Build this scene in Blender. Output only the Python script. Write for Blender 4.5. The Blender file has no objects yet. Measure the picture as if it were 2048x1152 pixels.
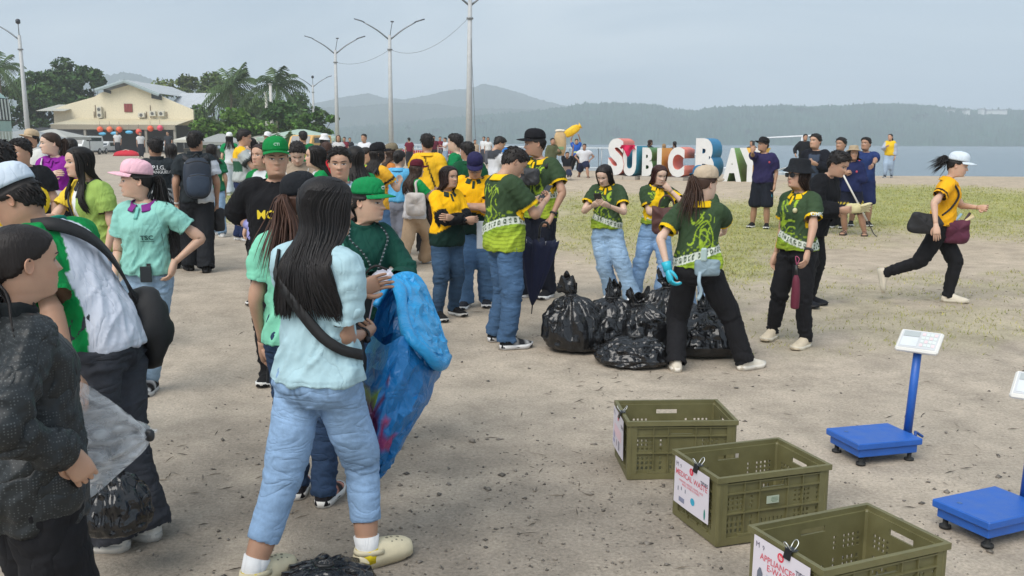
import bpy, bmesh, math, random
import numpy as np
from mathutils import Vector, Matrix
from mathutils.bvhtree import BVHTree

# ------------------------------------------------------------------ camera, sky, sun, exposure
SC = bpy.context.scene
COL = SC.collection
FPX, CAMH, HORIZ = 1850.0, 1.72, 284.0           # focal length and horizon of the photograph (2048 px wide)
PITCH, ROLL = math.atan((576 - HORIZ) / FPX), math.radians(0.28)
cam_d = bpy.data.cameras.new('camera')
cam_d.sensor_width = 36.0
cam_d.lens = 36.0 * FPX / 2048.0
cam_d.clip_start = 0.05
cam_d.clip_end = 20000
cam = bpy.data.objects.new('camera', cam_d)
COL.objects.link(cam)
CAM_M = Matrix.Translation((0, 0, CAMH)) @ Matrix.Rotation(math.pi / 2 - PITCH, 4, 'X') @ Matrix.Rotation(ROLL, 4, 'Z')
cam.matrix_world = CAM_M
SC.camera = cam

SUN_EL, SUN_AZ = math.radians(48), math.radians(-146)   # high sun behind cloud, behind and left of the camera
world = bpy.data.worlds.new('World')
SC.world = world
world.use_nodes = True
wt = world.node_tree
wt.nodes.clear()
def wn(t, **k):
 n = wt.nodes.new(t)
 for a, b in k.items():
  setattr(n, a, b)
 return n
w_out = wn('ShaderNodeOutputWorld')
w_bg = wn('ShaderNodeBackground')
w_bg.inputs['Strength'].default_value = 0.1
w_sky = wn('ShaderNodeTexSky', sky_type='NISHITA', sun_disc=False, sun_elevation=SUN_EL, sun_rotation=SUN_AZ, air_density=1.2, dust_density=4.0, ozone_density=1.5)
w_tc = wn('ShaderNodeTexCoord')
w_map = wn('ShaderNodeMapping')
w_map.inputs['Scale'].default_value = (1.0, 1.0, 4.6)
w_map.inputs['Rotation'].default_value = (0, 0.25, 0.5)
w_n = wn('ShaderNodeTexNoise')
w_n.inputs['Scale'].default_value = 2.1
w_n.inputs['Detail'].default_value = 5
w_n.inputs['Roughness'].default_value = 0.5
w_n.inputs['Distortion'].default_value = 0.6
w_r = wn('ShaderNodeValToRGB')
w_r.color_ramp.elements[0].position = 0.40
w_r.color_ramp.elements[0].color = (1.95, 2.47, 3.0, 1)
w_r.color_ramp.elements[1].position = 0.62
w_r.color_ramp.elements[1].color = (3.4, 3.8, 4.12, 1)
w_mix = wn('ShaderNodeMixRGB')
w_mix.inputs['Fac'].default_value = 0.86
L = wt.links.new
L(w_tc.outputs['Generated'], w_map.inputs['Vector'])
L(w_map.outputs['Vector'], w_n.inputs['Vector'])
L(w_n.outputs['Fac'], w_r.inputs['Fac'])
L(w_sky.outputs['Color'], w_mix.inputs['Color1'])
L(w_r.outputs['Color'], w_mix.inputs['Color2'])
L(w_mix.outputs['Color'], w_bg.inputs['Color'])
L(w_bg.outputs['Background'], w_out.inputs['Surface'])

sun_d = bpy.data.lights.new('sun', 'SUN')
sun_d.energy = 1.5
sun_d.angle = math.radians(48)
sun_d.color = (1.0, 0.96, 0.9)
sun = bpy.data.objects.new('sun', sun_d)
COL.objects.link(sun)
sdir = Vector((math.sin(SUN_AZ) * math.cos(SUN_EL), math.cos(SUN_AZ) * math.cos(SUN_EL), math.sin(SUN_EL)))
sun.rotation_euler = sdir.to_track_quat('Z', 'Y').to_euler()

SC.view_settings.view_transform = 'Standard'
SC.view_settings.look = 'None'
SC.view_settings.exposure = 1.14
SC.view_settings.gamma = 1.0
SC.render.engine = 'CYCLES'
SC.cycles.use_denoising = True
SC.cycles.max_bounces = 6
SC.cycles.diffuse_bounces = 3
SC.cycles.transparent_max_bounces = 12
SC.cycles.volume_bounces = 1

# ------------------------------------------------------------------ helpers
RNG = np.random.default_rng(7)
random.seed(7)
PI = math.pi
A = np.array
def srgb(r, g, b):
 f = lambda c: (c / 255 / 12.92) if c <= 10.3 else ((c / 255 + 0.055) / 1.055) ** 2.4
 return (f(r), f(g), f(b))
def hx(s):
 return srgb(int(s[0:2], 16), int(s[2:4], 16), int(s[4:6], 16))
def sstep(a, b, x):
 t = np.clip((np.asarray(x, float) - a) / (b - a), 0, 1)
 return t * t * (3 - 2 * t)

def _hash(ix, iy, iz, seed):
 h = (ix.astype(np.int64) * 374761393 + iy.astype(np.int64) * 668265263 + iz.astype(np.int64) * 2147483647 + seed * 974711) & 0x7fffffff
 h = ((h ^ (h >> 13)) * 1274126177) & 0x7fffffff
 return ((h ^ (h >> 16)) & 0xffff) / 65535.0
def vnoise(P, seed=0):
 P = np.asarray(P, float)
 i = np.floor(P)
 f = P - i
 f = f * f * (3 - 2 * f)
 x, y, z = i[:, 0], i[:, 1], i[:, 2]
 r = 0
 for dx in (0, 1):
  for dy in (0, 1):
   for dz in (0, 1):
    wgt = (f[:, 0] if dx else 1 - f[:, 0]) * (f[:, 1] if dy else 1 - f[:, 1]) * (f[:, 2] if dz else 1 - f[:, 2])
    r = r + wgt * _hash(x + dx, y + dy, z + dz, seed)
 return r
def fbm(P, octs=3, seed=0):
 P = np.asarray(P, float)
 r, a, t = 0, 1.0, 0
 for k in range(octs):
  r = r + a * vnoise(P * (2.03 ** k) + 17.3 * k, seed + k)
  t += a
  a *= 0.5
 return r / t
def noise2(x, y, octs=3, seed=0):
 x, y = np.broadcast_arrays(np.asarray(x, float), np.asarray(y, float))
 P = np.stack([x.ravel(), y.ravel(), np.zeros(x.size) + 0.5], 1)
 return fbm(P, octs, seed).reshape(x.shape)

class MB:
 """collects shapes; build() links them as one mesh object"""
 def __init__(s):
  s.v, s.f, s.c, s.m, s.n = [], [], [], [], 0
 def add(s, v, f, col=None, mi=0):
  v = np.asarray(v, float).reshape(-1, 3)
  s.v.append(v)
  n = s.n
  s.f += (np.asarray(f) + n).tolist() if isinstance(f, np.ndarray) else [[i + n for i in q] for q in f]
  s.m += [mi] * len(f)
  c = np.ones((len(v), 3))
  if col is not None:
   c[:] = col
  s.c.append(c)
  s.n += len(v)
  return s
 def box(s, c, d, R=None, col=None, mi=0, bev=0.0):
  c, d = A(c, float), A(d, float) / 2
  if bev > 0:
   b = min(bev, d.min() * 0.9)
   pts = []
   for sx in (-1, 1):
    for sy in (-1, 1):
     for sz in (-1, 1):
      pts += [(sx * d[0], sy * (d[1] - b), sz * (d[2] - b)), (sx * (d[0] - b), sy * d[1], sz * (d[2] - b)), (sx * (d[0] - b), sy * (d[1] - b), sz * d[2])]
   v = A(pts)
   I = lambda a, b_, c_, k: ((a > 0) * 4 + (b_ > 0) * 2 + (c_ > 0)) * 3 + k
   f = []
   for q in (-1, 1):
    f.append([I(q, -1, -1, 0), I(q, 1, -1, 0), I(q, 1, 1, 0), I(q, -1, 1, 0)][::q])
    f.append([I(-1, q, -1, 1), I(-1, q, 1, 1), I(1, q, 1, 1), I(1, q, -1, 1)][::q])
    f.append([I(-1, -1, q, 2), I(1, -1, q, 2), I(1, 1, q, 2), I(-1, 1, q, 2)][::q])
   for p in (-1, 1):
    for q in (-1, 1):
     f.append([I(p, q, -1, 0), I(p, q, 1, 0), I(p, q, 1, 1), I(p, q, -1, 1)])
     f.append([I(p, -1, q, 0), I(p, 1, q, 0), I(p, 1, q, 2), I(p, -1, q, 2)])
     f.append([I(-1, p, q, 1), I(1, p, q, 1), I(1, p, q, 2), I(-1, p, q, 2)])
     for r in (-1, 1):
      f.append([I(p, q, r, 0), I(p, q, r, 1), I(p, q, r, 2)])
  else:
   v = A([(x * d[0], y * d[1], z * d[2]) for x in (-1, 1) for y in (-1, 1) for z in (-1, 1)])
   f = [[0, 1, 3, 2], [4, 6, 7, 5], [0, 4, 5, 1], [2, 3, 7, 6], [0, 2, 6, 4], [1, 5, 7, 3]]
  if R is not None:
   v = v @ np.asarray(R).T
  return s.add(v + c, f, col, mi)
 def tube(s, path, rad, n=8, col=None, mi=0, caps=True, up=(0, 0, 1), closed=False):
  v, f = tube(path, rad, n, caps, up, closed)
  return s.add(v, f, col, mi)
 def loft(s, rings, col=None, mi=0, caps=True, closed=False):
  v, f = loft(rings, caps, closed)
  return s.add(v, f, col, mi)
 def ball(s, c, r, n=12, m=8, R=None, col=None, mi=0):
  v, f = ball(n, m)
  v = v * A(r, float)
  if R is not None:
   v = v @ np.asarray(R).T
  return s.add(v + A(c, float), f, col, mi)
 def arrays(s):
  return np.concatenate(s.v) if s.v else np.zeros((0, 3)), s.f
 def mesh(s, name, smooth=True, color=True):
  v, f = s.arrays()
  me = mesh_from(name, v, f, smooth)
  if color and len(v):
   set_col(me, np.concatenate(s.c))
  if any(s.m):
   me.polygons.foreach_set('material_index', A(s.m, np.int32))
  return me
 def build(s, name, mats, parent=None, smooth=True, fix=True, loc=None, rot=None):
  me = s.mesh(name, smooth)
  if fix:
   fix_normals(me)
  return link(name, me, mats, parent, loc, rot)

def mesh_from(name, v, f, smooth=True):
 me = bpy.data.meshes.new(name)
 v = np.asarray(v, np.float32)
 if isinstance(f, np.ndarray):
  k = f.shape[1]
  me.vertices.add(len(v))
  me.vertices.foreach_set('co', v.ravel())
  me.loops.add(f.size)
  me.loops.foreach_set('vertex_index', f.ravel().astype(np.int32))
  me.polygons.add(len(f))
  me.polygons.foreach_set('loop_start', (np.arange(len(f)) * k).astype(np.int32))
  me.update(calc_edges=True)
 else:
  me.from_pydata(v.tolist(), [], f)
 if smooth and len(me.polygons):
  me.polygons.foreach_set('use_smooth', np.ones(len(me.polygons), bool))
 return me
def fix_normals(me):
 bm = bmesh.new()
 bm.from_mesh(me)
 bmesh.ops.recalc_face_normals(bm, faces=bm.faces)
 bm.to_mesh(me)
 bm.free()
def set_col(me, c, name='Col'):
 a = me.color_attributes.get(name) or me.color_attributes.new(name, 'FLOAT_COLOR', 'POINT')
 n = len(me.vertices)
 out = np.ones((n, 4), np.float32)
 out[:, :3] = c
 a.data.foreach_set('color', out.ravel())
def link(name, me, mats, parent=None, loc=None, rot=None):
 o = bpy.data.objects.new(name, me)
 COL.objects.link(o)
 if mats is not None:
  for m in (mats if isinstance(mats, (list, tuple)) else [mats]):
   me.materials.append(m)
 if parent is not None:
  o.parent = parent
 if loc is not None:
  o.location = loc
 if rot is not None:
  o.rotation_euler = rot
 return o
def empty(name, loc=(0, 0, 0), rz=0.0, rot=None):
 o = bpy.data.objects.new(name, None)
 COL.objects.link(o)
 o.location = loc
 o.rotation_euler = rot if rot else (0, 0, rz)
 o.empty_display_size = 0.1
 return o
def tag(o, label=None, cat=None, group=None, kind=None):
 if label: o['label'] = label
 if cat: o['category'] = cat
 if group: o['group'] = group
 if kind: o['kind'] = kind
 return o
def copy_tree(o, parent=None):
 c = o.copy()
 COL.objects.link(c)
 c.parent = parent
 for ch in list(o.children):
  copy_tree(ch, c)
 return c

def ball(n, m):
 v = [(0, 0, -1)]
 for j in range(1, m):
  a = -PI / 2 + PI * j / m
  for i in range(n):
   b = 2 * PI * i / n
   v.append((math.cos(a) * math.cos(b), math.cos(a) * math.sin(b), math.sin(a)))
 v.append((0, 0, 1))
 f = [[0, 1 + (i + 1) % n, 1 + i] for i in range(n)]
 for j in range(m - 2):
  for i in range(n):
   a, b = 1 + j * n + i, 1 + j * n + (i + 1) % n
   f.append([a, b, b + n, a + n])
 t = len(v) - 1
 f += [[t, 1 + (m - 2) * n + i, 1 + (m - 2) * n + (i + 1) % n] for i in range(n)]
 return A(v), f
def loft(rings, caps=True, closed=False):
 rings = [np.asarray(r, float) for r in rings]
 n, k = len(rings[0]), len(rings)
 v = np.concatenate(rings)
 f = []
 for j in range(k if closed else k - 1):
  a0, b0 = j * n, ((j + 1) % k) * n
  f += [[a0 + i, a0 + (i + 1) % n, b0 + (i + 1) % n, b0 + i] for i in range(n)]
 if caps and not closed:
  f.append(list(range(n))[::-1])
  f.append([(k - 1) * n + i for i in range(n)])
 return v, f
def norm(v):
 v = np.asarray(v, float)
 return v / (math.sqrt(float((v * v).sum())) + 1e-12)
def cross3(a, b):
 return A((a[1] * b[2] - a[2] * b[1], a[2] * b[0] - a[0] * b[2], a[0] * b[1] - a[1] * b[0]))
def batch_tubes(paths, rads, n):
 """many tubes at once: paths (N, K, 3), rads (N, K, 2) -> vertices (N*K*n, 3), faces"""
 P = np.asarray(paths, float)
 R = np.asarray(rads, float)
 N, K = P.shape[:2]
 t = np.gradient(P, axis=1)
 t /= np.linalg.norm(t, axis=2)[..., None] + 1e-12
 x = np.cross(np.tile(A((.31, .2, .93)), (N, 1)), t[:, 0])
 a = np.linspace(0, 2 * PI, n, endpoint=False)
 out = np.empty((N, K, n, 3))
 for k in range(K):
  x = x - t[:, k] * (x * t[:, k]).sum(1)[:, None]
  x /= np.linalg.norm(x, axis=1)[:, None] + 1e-12
  y = np.cross(t[:, k], x)
  out[:, k] = P[:, k, None] + np.cos(a)[None, :, None] * (x * R[:, k, :1])[:, None] + np.sin(a)[None, :, None] * (y * R[:, k, 1:])[:, None]
 i, j = np.meshgrid(np.arange(K - 1), np.arange(n), indexing='ij')
 q = np.stack([i * n + j, i * n + (j + 1) % n, (i + 1) * n + (j + 1) % n, (i + 1) * n + j], 2).reshape(-1, 4)
 F = (q[None] + (np.arange(N) * K * n)[:, None, None]).reshape(-1, 4)
 return out.reshape(-1, 3), F
def frames(path, up):
 P = np.asarray(path, float)
 t = np.gradient(P, axis=0)
 t /= np.linalg.norm(t, axis=1)[:, None] + 1e-12
 u = norm(up)
 if abs(np.dot(u, t[0])) > 0.95:
  u = A((1.0, 0, 0)) if abs(t[0][0]) < 0.8 else A((0, 1.0, 0))
 out = []
 x = norm(cross3(u, t[0]))
 for k in range(len(P)):
  x = norm(x - t[k] * np.dot(x, t[k]))
  out.append((x, cross3(t[k], x)))
 return out
def tube(path, rad, n=8, caps=True, up=(0, 0, 1), closed=False):
 P = np.asarray(path, float)
 fr = frames(P, up)
 rad = np.asarray(rad, float)
 if rad.ndim == 0:
  rad = np.full(len(P), float(rad))
 if rad.ndim == 1:
  rad = np.stack([rad, rad], 1)
 a = np.linspace(0, 2 * PI, n, endpoint=False)
 rings = [P[k] + np.outer(np.cos(a) * rad[k, 0], fr[k][0]) + np.outer(np.sin(a) * rad[k, 1], fr[k][1]) for k in range(len(P))]
 return loft(rings, caps, closed)
def spline(pts, n):
 """Catmull-Rom through points (any columns), n samples"""
 P = np.asarray(pts, float)
 if len(P) == 2:
  t = np.linspace(0, 1, n)[:, None]
  return P[0] * (1 - t) + P[1] * t
 Q = np.vstack([2 * P[0] - P[1], P, 2 * P[-1] - P[-2]])
 t = np.linspace(0, len(P) - 1 - 1e-9, n)
 i = t.astype(int)
 u = (t - i)[:, None]
 a, b, c, d = Q[i], Q[i + 1], Q[i + 2], Q[i + 3]
 return 0.5 * (2 * b + (c - a) * u + (2 * a - 5 * b + 4 * c - d) * u ** 2 + (3 * b - 3 * c + d - a) * u ** 3)
def rotm(axis, ang):
 return np.array(Matrix.Rotation(ang, 3, axis))
def rotx(a): return rotm('X', a)
def roty(a): return rotm('Y', a)
def rotz(a): return rotm('Z', a)

# ------------------------------------------------------------------ the lie of the land, and points on it
_TS = A([-1.2, -0.4, -0.18, -0.07, 0.0, 0.06, 0.2, 0.6, 1.2])
_YS = A([170, 165, 135, 98, 66, 53, 47, 46, 46.0])
SEA = -0.9
def land_z(x, y, fine=False):
 x, y = np.asarray(x, float), np.asarray(y, float)
 t = x / np.maximum(y, 1.0)
 shore = np.interp(np.clip(t, -1.2, 1.2), _TS, _YS)
 right = sstep(-0.16, 0.02, t)
 z = 0.1 * sstep(6.0, 10.0, y) + right * 0.27 * sstep(19, 34, y)
 z = z + (noise2(x * 0.22, y * 0.22, 2, 3) - 0.5) * 0.05 * sstep(9, 14, y)
 z = z - (z + 2.6) * sstep(shore - 7, shore + 14, y)
 if fine:
  near = 1 - sstep(10, 26, y)
  z = z + near * ((noise2(x * 1.3, y * 1.3, 3, 5) - 0.5) * 0.028 + (np.abs(noise2(x * 5, y * 5, 3, 9) - 0.5)) * -0.016 + (noise2(x * 14, y * 14, 2, 11) - 0.5) * 0.009)
 return z
def ray(px, py):
 d = CAM_M.to_3x3() @ Vector(((px - 1024) / FPX, -(py - 576) / FPX, -1.0))
 return np.array(d)
def ground(px, py):
 """point of the ground seen at a photograph pixel"""
 d = ray(px, py)
 s = np.geomspace(1.5, 300, 900)
 below = CAMH + d[2] * s <= land_z(d[0] * s, d[1] * s)
 i = int(np.argmax(below)) if below.any() else 899
 s = np.linspace(s[max(i - 1, 0)], s[i], 40)
 below = CAMH + d[2] * s <= land_z(d[0] * s, d[1] * s)
 p = A((0, 0, CAMH)) + d * s[int(np.argmax(below)) if below.any() else -1]
 return A((p[0], p[1], float(land_z(p[0], p[1]))))
def at(px, py, y):
 """point at depth y (metres ahead) seen at a photograph pixel"""
 d = ray(px, py)
 return A((0, 0, CAMH)) + d * (y / d[1])
def on_land(px, y):
 d = ray(px, 576)
 x = d[0] / d[1] * y
 return A((x, y, float(land_z(x, y))))

# ------------------------------------------------------------------ materials
MATS = {}
def mat(name, col=(0.5, 0.5, 0.5), rough=0.6, var=0.12, vscale=6.0, bump=0.0, bscale=40.0, attr=False, metal=0.0, spec=0.5, sheen=0.0, alpha=1.0, trans=0.0, coat=0.0, sss=0.0, bdist=0.01, stretch=None, rvar=0.0, crease=0.0, cscale=7.0, cstretch=None):
 if name in MATS:
  return MATS[name]
 m = bpy.data.materials.new(name)
 MATS[name] = m
 m.use_nodes = True
 nt = m.node_tree
 b = nt.nodes['Principled BSDF']
 b.inputs['Roughness'].default_value = rough
 b.inputs['Metallic'].default_value = metal
 b.inputs['Specular IOR Level'].default_value = spec
 b.inputs['Alpha'].default_value = alpha
 b.inputs['Transmission Weight'].default_value = trans
 b.inputs['Coat Weight'].default_value = coat
 b.inputs['Sheen Weight'].default_value = sheen
 if sss:
  b.inputs['Subsurface Weight'].default_value = sss
  b.inputs['Subsurface Radius'].default_value = (1.0, 0.35, 0.2)
  b.inputs['Subsurface Scale'].default_value = 0.012
 N = nt.nodes.new
 K = nt.links.new
 tc = N('ShaderNodeTexCoord')
 vec = tc.outputs['Object']
 if stretch:
  mp = N('ShaderNodeMapping')
  mp.inputs['Scale'].default_value = stretch
  K(vec, mp.inputs['Vector'])
  vec = mp.outputs['Vector']
 if attr:
  at_ = N('ShaderNodeAttribute')
  at_.attribute_name = 'Col'
  base = at_.outputs['Color']
 else:
  rgb = N('ShaderNodeRGB')
  rgb.outputs[0].default_value = (*col, 1)
  base = rgb.outputs[0]
 if var:
  nz = N('ShaderNodeTexNoise')
  nz.inputs['Scale'].default_value = vscale
  nz.inputs['Detail'].default_value = 6
  nz.inputs['Roughness'].default_value = 0.65
  K(vec, nz.inputs['Vector'])
  mr = N('ShaderNodeMapRange')
  mr.inputs['From Min'].default_value = 0.25
  mr.inputs['From Max'].default_value = 0.75
  mr.inputs['To Min'].default_value = 1 - var
  mr.inputs['To Max'].default_value = 1 + var
  K(nz.outputs['Fac'], mr.inputs['Value'])
  mx = N('ShaderNodeVectorMath')
  mx.operation = 'SCALE'
  K(base, mx.inputs[0])
  K(mr.outputs['Result'], mx.inputs['Scale'])
  base = mx.outputs['Vector']
  if rvar:
   m2 = N('ShaderNodeMapRange')
   m2.inputs['From Min'].default_value = 0.3
   m2.inputs['From Max'].default_value = 0.7
   m2.inputs['To Min'].default_value = rough - rvar
   m2.inputs['To Max'].default_value = rough + rvar
   K(nz.outputs['Fac'], m2.inputs['Value'])
   K(m2.outputs['Result'], b.inputs['Roughness'])
 K(base, b.inputs['Base Color'])
 if bump:
  bn = N('ShaderNodeTexNoise')
  bn.inputs['Scale'].default_value = bscale
  bn.inputs['Detail'].default_value = 4
  K(vec, bn.inputs['Vector'])
  bp = N('ShaderNodeBump')
  bp.inputs['Strength'].default_value = bump
  bp.inputs['Distance'].default_value = bdist
  K(bn.outputs['Fac'], bp.inputs['Height'])
  if crease:      # sharp folds: valleys of a warped noise
   cn = N('ShaderNodeTexNoise')
   cn.inputs['Scale'].default_value = cscale
   cn.inputs['Detail'].default_value = 2.5
   cn.inputs['Distortion'].default_value = .8
   cv = vec
   if cstretch:
    cm_ = N('ShaderNodeMapping'); cm_.inputs['Scale'].default_value = cstretch; cm_.inputs['Rotation'].default_value = (.25, .3, 0)
    K(vec, cm_.inputs['Vector']); cv = cm_.outputs['Vector']
   K(cv, cn.inputs['Vector'])
   c1 = N('ShaderNodeMath'); c1.operation = 'SUBTRACT'; c1.inputs[1].default_value = .5; K(cn.outputs['Fac'], c1.inputs[0])
   c2 = N('ShaderNodeMath'); c2.operation = 'ABSOLUTE'; K(c1.outputs[0], c2.inputs[0])
   c3 = N('ShaderNodeMath'); c3.operation = 'POWER'; c3.inputs[1].default_value = .6; K(c2.outputs[0], c3.inputs[0])
   b2 = N('ShaderNodeBump'); b2.inputs['Strength'].default_value = crease; b2.inputs['Distance'].default_value = .03
   K(c3.outputs[0], b2.inputs['Height']); K(b2.outputs['Normal'], bp.inputs['Normal'])
  K(bp.outputs['Normal'], b.inputs['Normal'])
 return m
CLOTH = mat('cloth', attr=True, rough=0.85, var=0.07, vscale=9, bump=0.3, bscale=30, bdist=0.01, spec=0.2, crease=.5, cscale=7, cstretch=(1.25, 1.25, .5))
DENIM = mat('denim', attr=True, rough=0.9, var=0.13, vscale=60, bump=0.35, bscale=120, bdist=0.004, spec=0.2, crease=.5, cscale=8, cstretch=(.55, .55, 1.5))
SKIN = mat('skin', attr=True, rough=0.5, var=0.06, vscale=25, bump=0.08, bscale=180, bdist=0.002, spec=0.4, sss=0.12)
HAIR = mat('hair', attr=True, rough=0.55, var=0.3, vscale=14, bump=0.5, bscale=60, bdist=0.006, spec=0.35, stretch=(3, 3, 0.35))
PLAST = mat('plastic', attr=True, rough=0.4, var=0.06, vscale=12, bump=0.06, bscale=60, bdist=0.003)
RUBBER = mat('rubber', attr=True, rough=0.7, var=0.1, vscale=20, bump=0.15, bscale=90, bdist=0.003)
PAINT = mat('paint', attr=True, rough=0.5, var=0.12, vscale=5, bump=0.1, bscale=40, bdist=0.004)
METAL = mat('metal', attr=True, rough=0.35, var=0.1, vscale=15, metal=0.8)
# ------------------------------------------------------------------ people
_Z = A([.455, .49, .52, .56, .62, .66, .70, .735, .77, .80, .82, .835, .85])
_TOR = {
 'f': dict(w=[.070, .096, .099, .091, .074, .076, .082, .087, .092, .089, .068, .045, .033],
   f=[.040, .056, .060, .062, .057, .060, .073, .078, .064, .046, .036, .030, .027],
   b=[.050, .074, .074, .062, .050, .050, .053, .056, .058, .054, .046, .038, .034]),
 'm': dict(w=[.070, .091, .093, .090, .085, .088, .094, .098, .102, .099, .078, .052, .037],
   f=[.040, .055, .058, .060, .060, .062, .066, .068, .064, .050, .040, .033, .029],
   b=[.050, .070, .070, .062, .055, .056, .059, .062, .064, .060, .050, .042, .037])}
def mixc(a, b, t):
 t = np.asarray(t)[:, None] if np.ndim(t) else t
 return A(a) * (1 - t) + A(b) * t
def ell(center, R, w, f, b, n=28, e=0.92):
 a = np.linspace(0, 2 * PI, n, endpoint=False)
 s, c = np.sin(a), np.cos(a)
 x = w * np.sign(s) * np.abs(s) ** e
 y = np.where(c > 0, f, b) * np.sign(c) * np.abs(c) ** e
 return center + np.outer(x, R[0]) + np.outer(y, R[1])
def two_bone(S, T, l1, l2, pole):
 S, T = A(S, float), A(T, float)
 d = T - S
 L_ = np.linalg.norm(d)
 u = d / (L_ + 1e-9)
 m = min(L_, (l1 + l2) * 0.998)
 m = max(m, abs(l1 - l2) * 1.05 + 1e-4)
 T = S + u * m
 a = (l1 * l1 - l2 * l2 + m * m) / (2 * m)
 h = math.sqrt(max(l1 * l1 - a * a, 0))
 p = A(pole, float)
 p = p - u * np.dot(p, u)
 return S + u * a + norm(p) * h, T

_HZ = A([-.62, -.45, -.28, -.12, -.04, .0, .05, .12, .22, .34, .45, .52, .62, .72, .82, .90, .96, .99, 1.0])
_HW = A([.36, .27, .252, .25, .262, .27, .278, .298, .318, .332, .342, .345, .350, .348, .325, .268, .178, .09, .004])
_HF = A([.10, .10, .11, .14, .24, .40, .445, .455, .462, .462, .452, .446, .462, .450, .402, .312, .192, .092, .004])
_HB = A([.38, .31, .285, .28, .28, .285, .295, .325, .37, .425, .46, .472, .482, .474, .436, .352, .232, .12, .004])
def g2(x, z, cx, cz, sx, sz):
 return np.exp(-((x - cx) / sx) ** 2 - ((z - cz) / sz) ** 2)
def face_disp(x, z, nose=1.0):
 ax = np.abs(x)
 tt = np.clip((z - .36) / .20, 0, 1)
 ridge = np.where(z < .36, np.exp(-((z - .36) / .028) ** 2), (1 - tt) ** 1.15)
 d = .115 * nose * ridge * np.exp(-(x / (.040 + .02 * np.exp(-((z - .38) / .05) ** 2))) ** 2)
 d += .045 * nose * g2(ax, z, .062, .372, .03, .03)
 d += -.045 * g2(ax, z, .150, .51, .085, .05)
 d += .014 * g2(ax, z, .14, .605, .10, .03)
 d += .014 * g2(ax, z, .21, .40, .08, .09)
 d += .034 * g2(x, z, 0, .238, .080, .019) + .036 * g2(x, z, 0, .188, .066, .021) - .016 * g2(x, z, 0, .213, .085, .008)
 d += -.018 * g2(x, z, 0, .140, .09, .022) + .022 * g2(x, z, 0, .065, .075, .05)
 return d
def head_pt(th, z, nose=1.0):
 """head surface in units of head height; th = 0 front, z chin 0 .. crown 1"""
 w, f, b = np.interp(z, _HZ, _HW), np.interp(z, _HZ, _HF), np.interp(z, _HZ, _HB)
 s, c = np.sin(th), np.cos(th)
 ef = 0.86
 x = w * np.sign(s) * np.abs(s) ** np.where(c > 0, .95, .93)
 y = np.where(c > 0, f * np.abs(c) ** ef, -b * np.abs(c) ** .93)
 if nose:
  y = y + sstep(0.25, 0.7, c) * face_disp(x, z, nose)
 return x, y
def head_grid(nc, nr):
 u = np.linspace(-1, 1, nc, endpoint=False)
 th = PI * np.sign(u) * np.abs(u) ** 1.3
 k = np.linspace(0, 1, nr)
 z = np.interp(k, [0, .08, .14, .62, .85, .95, 1], [-.62, -.12, -.02, .64, .90, .98, 1.0])
 return th, z
def hairline(th, style):
 a = np.abs(np.degrees(th))
 if style == 'long':
  return np.interp(a, [0, 25, 45, 62, 75, 90, 110, 180], [.86, .84, .78, .67, .46, .20, .03, -.05])
 if style == 'back':   # pulled back
  return np.interp(a, [0, 25, 48, 66, 82, 95, 110, 180], [.84, .83, .76, .66, .54, .50, .34, .12])
 return np.interp(a, [0, 25, 46, 64, 80, 92, 104, 125, 180], [.83, .82, .76, .66, .50, .52, .40, .22, .14])

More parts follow.
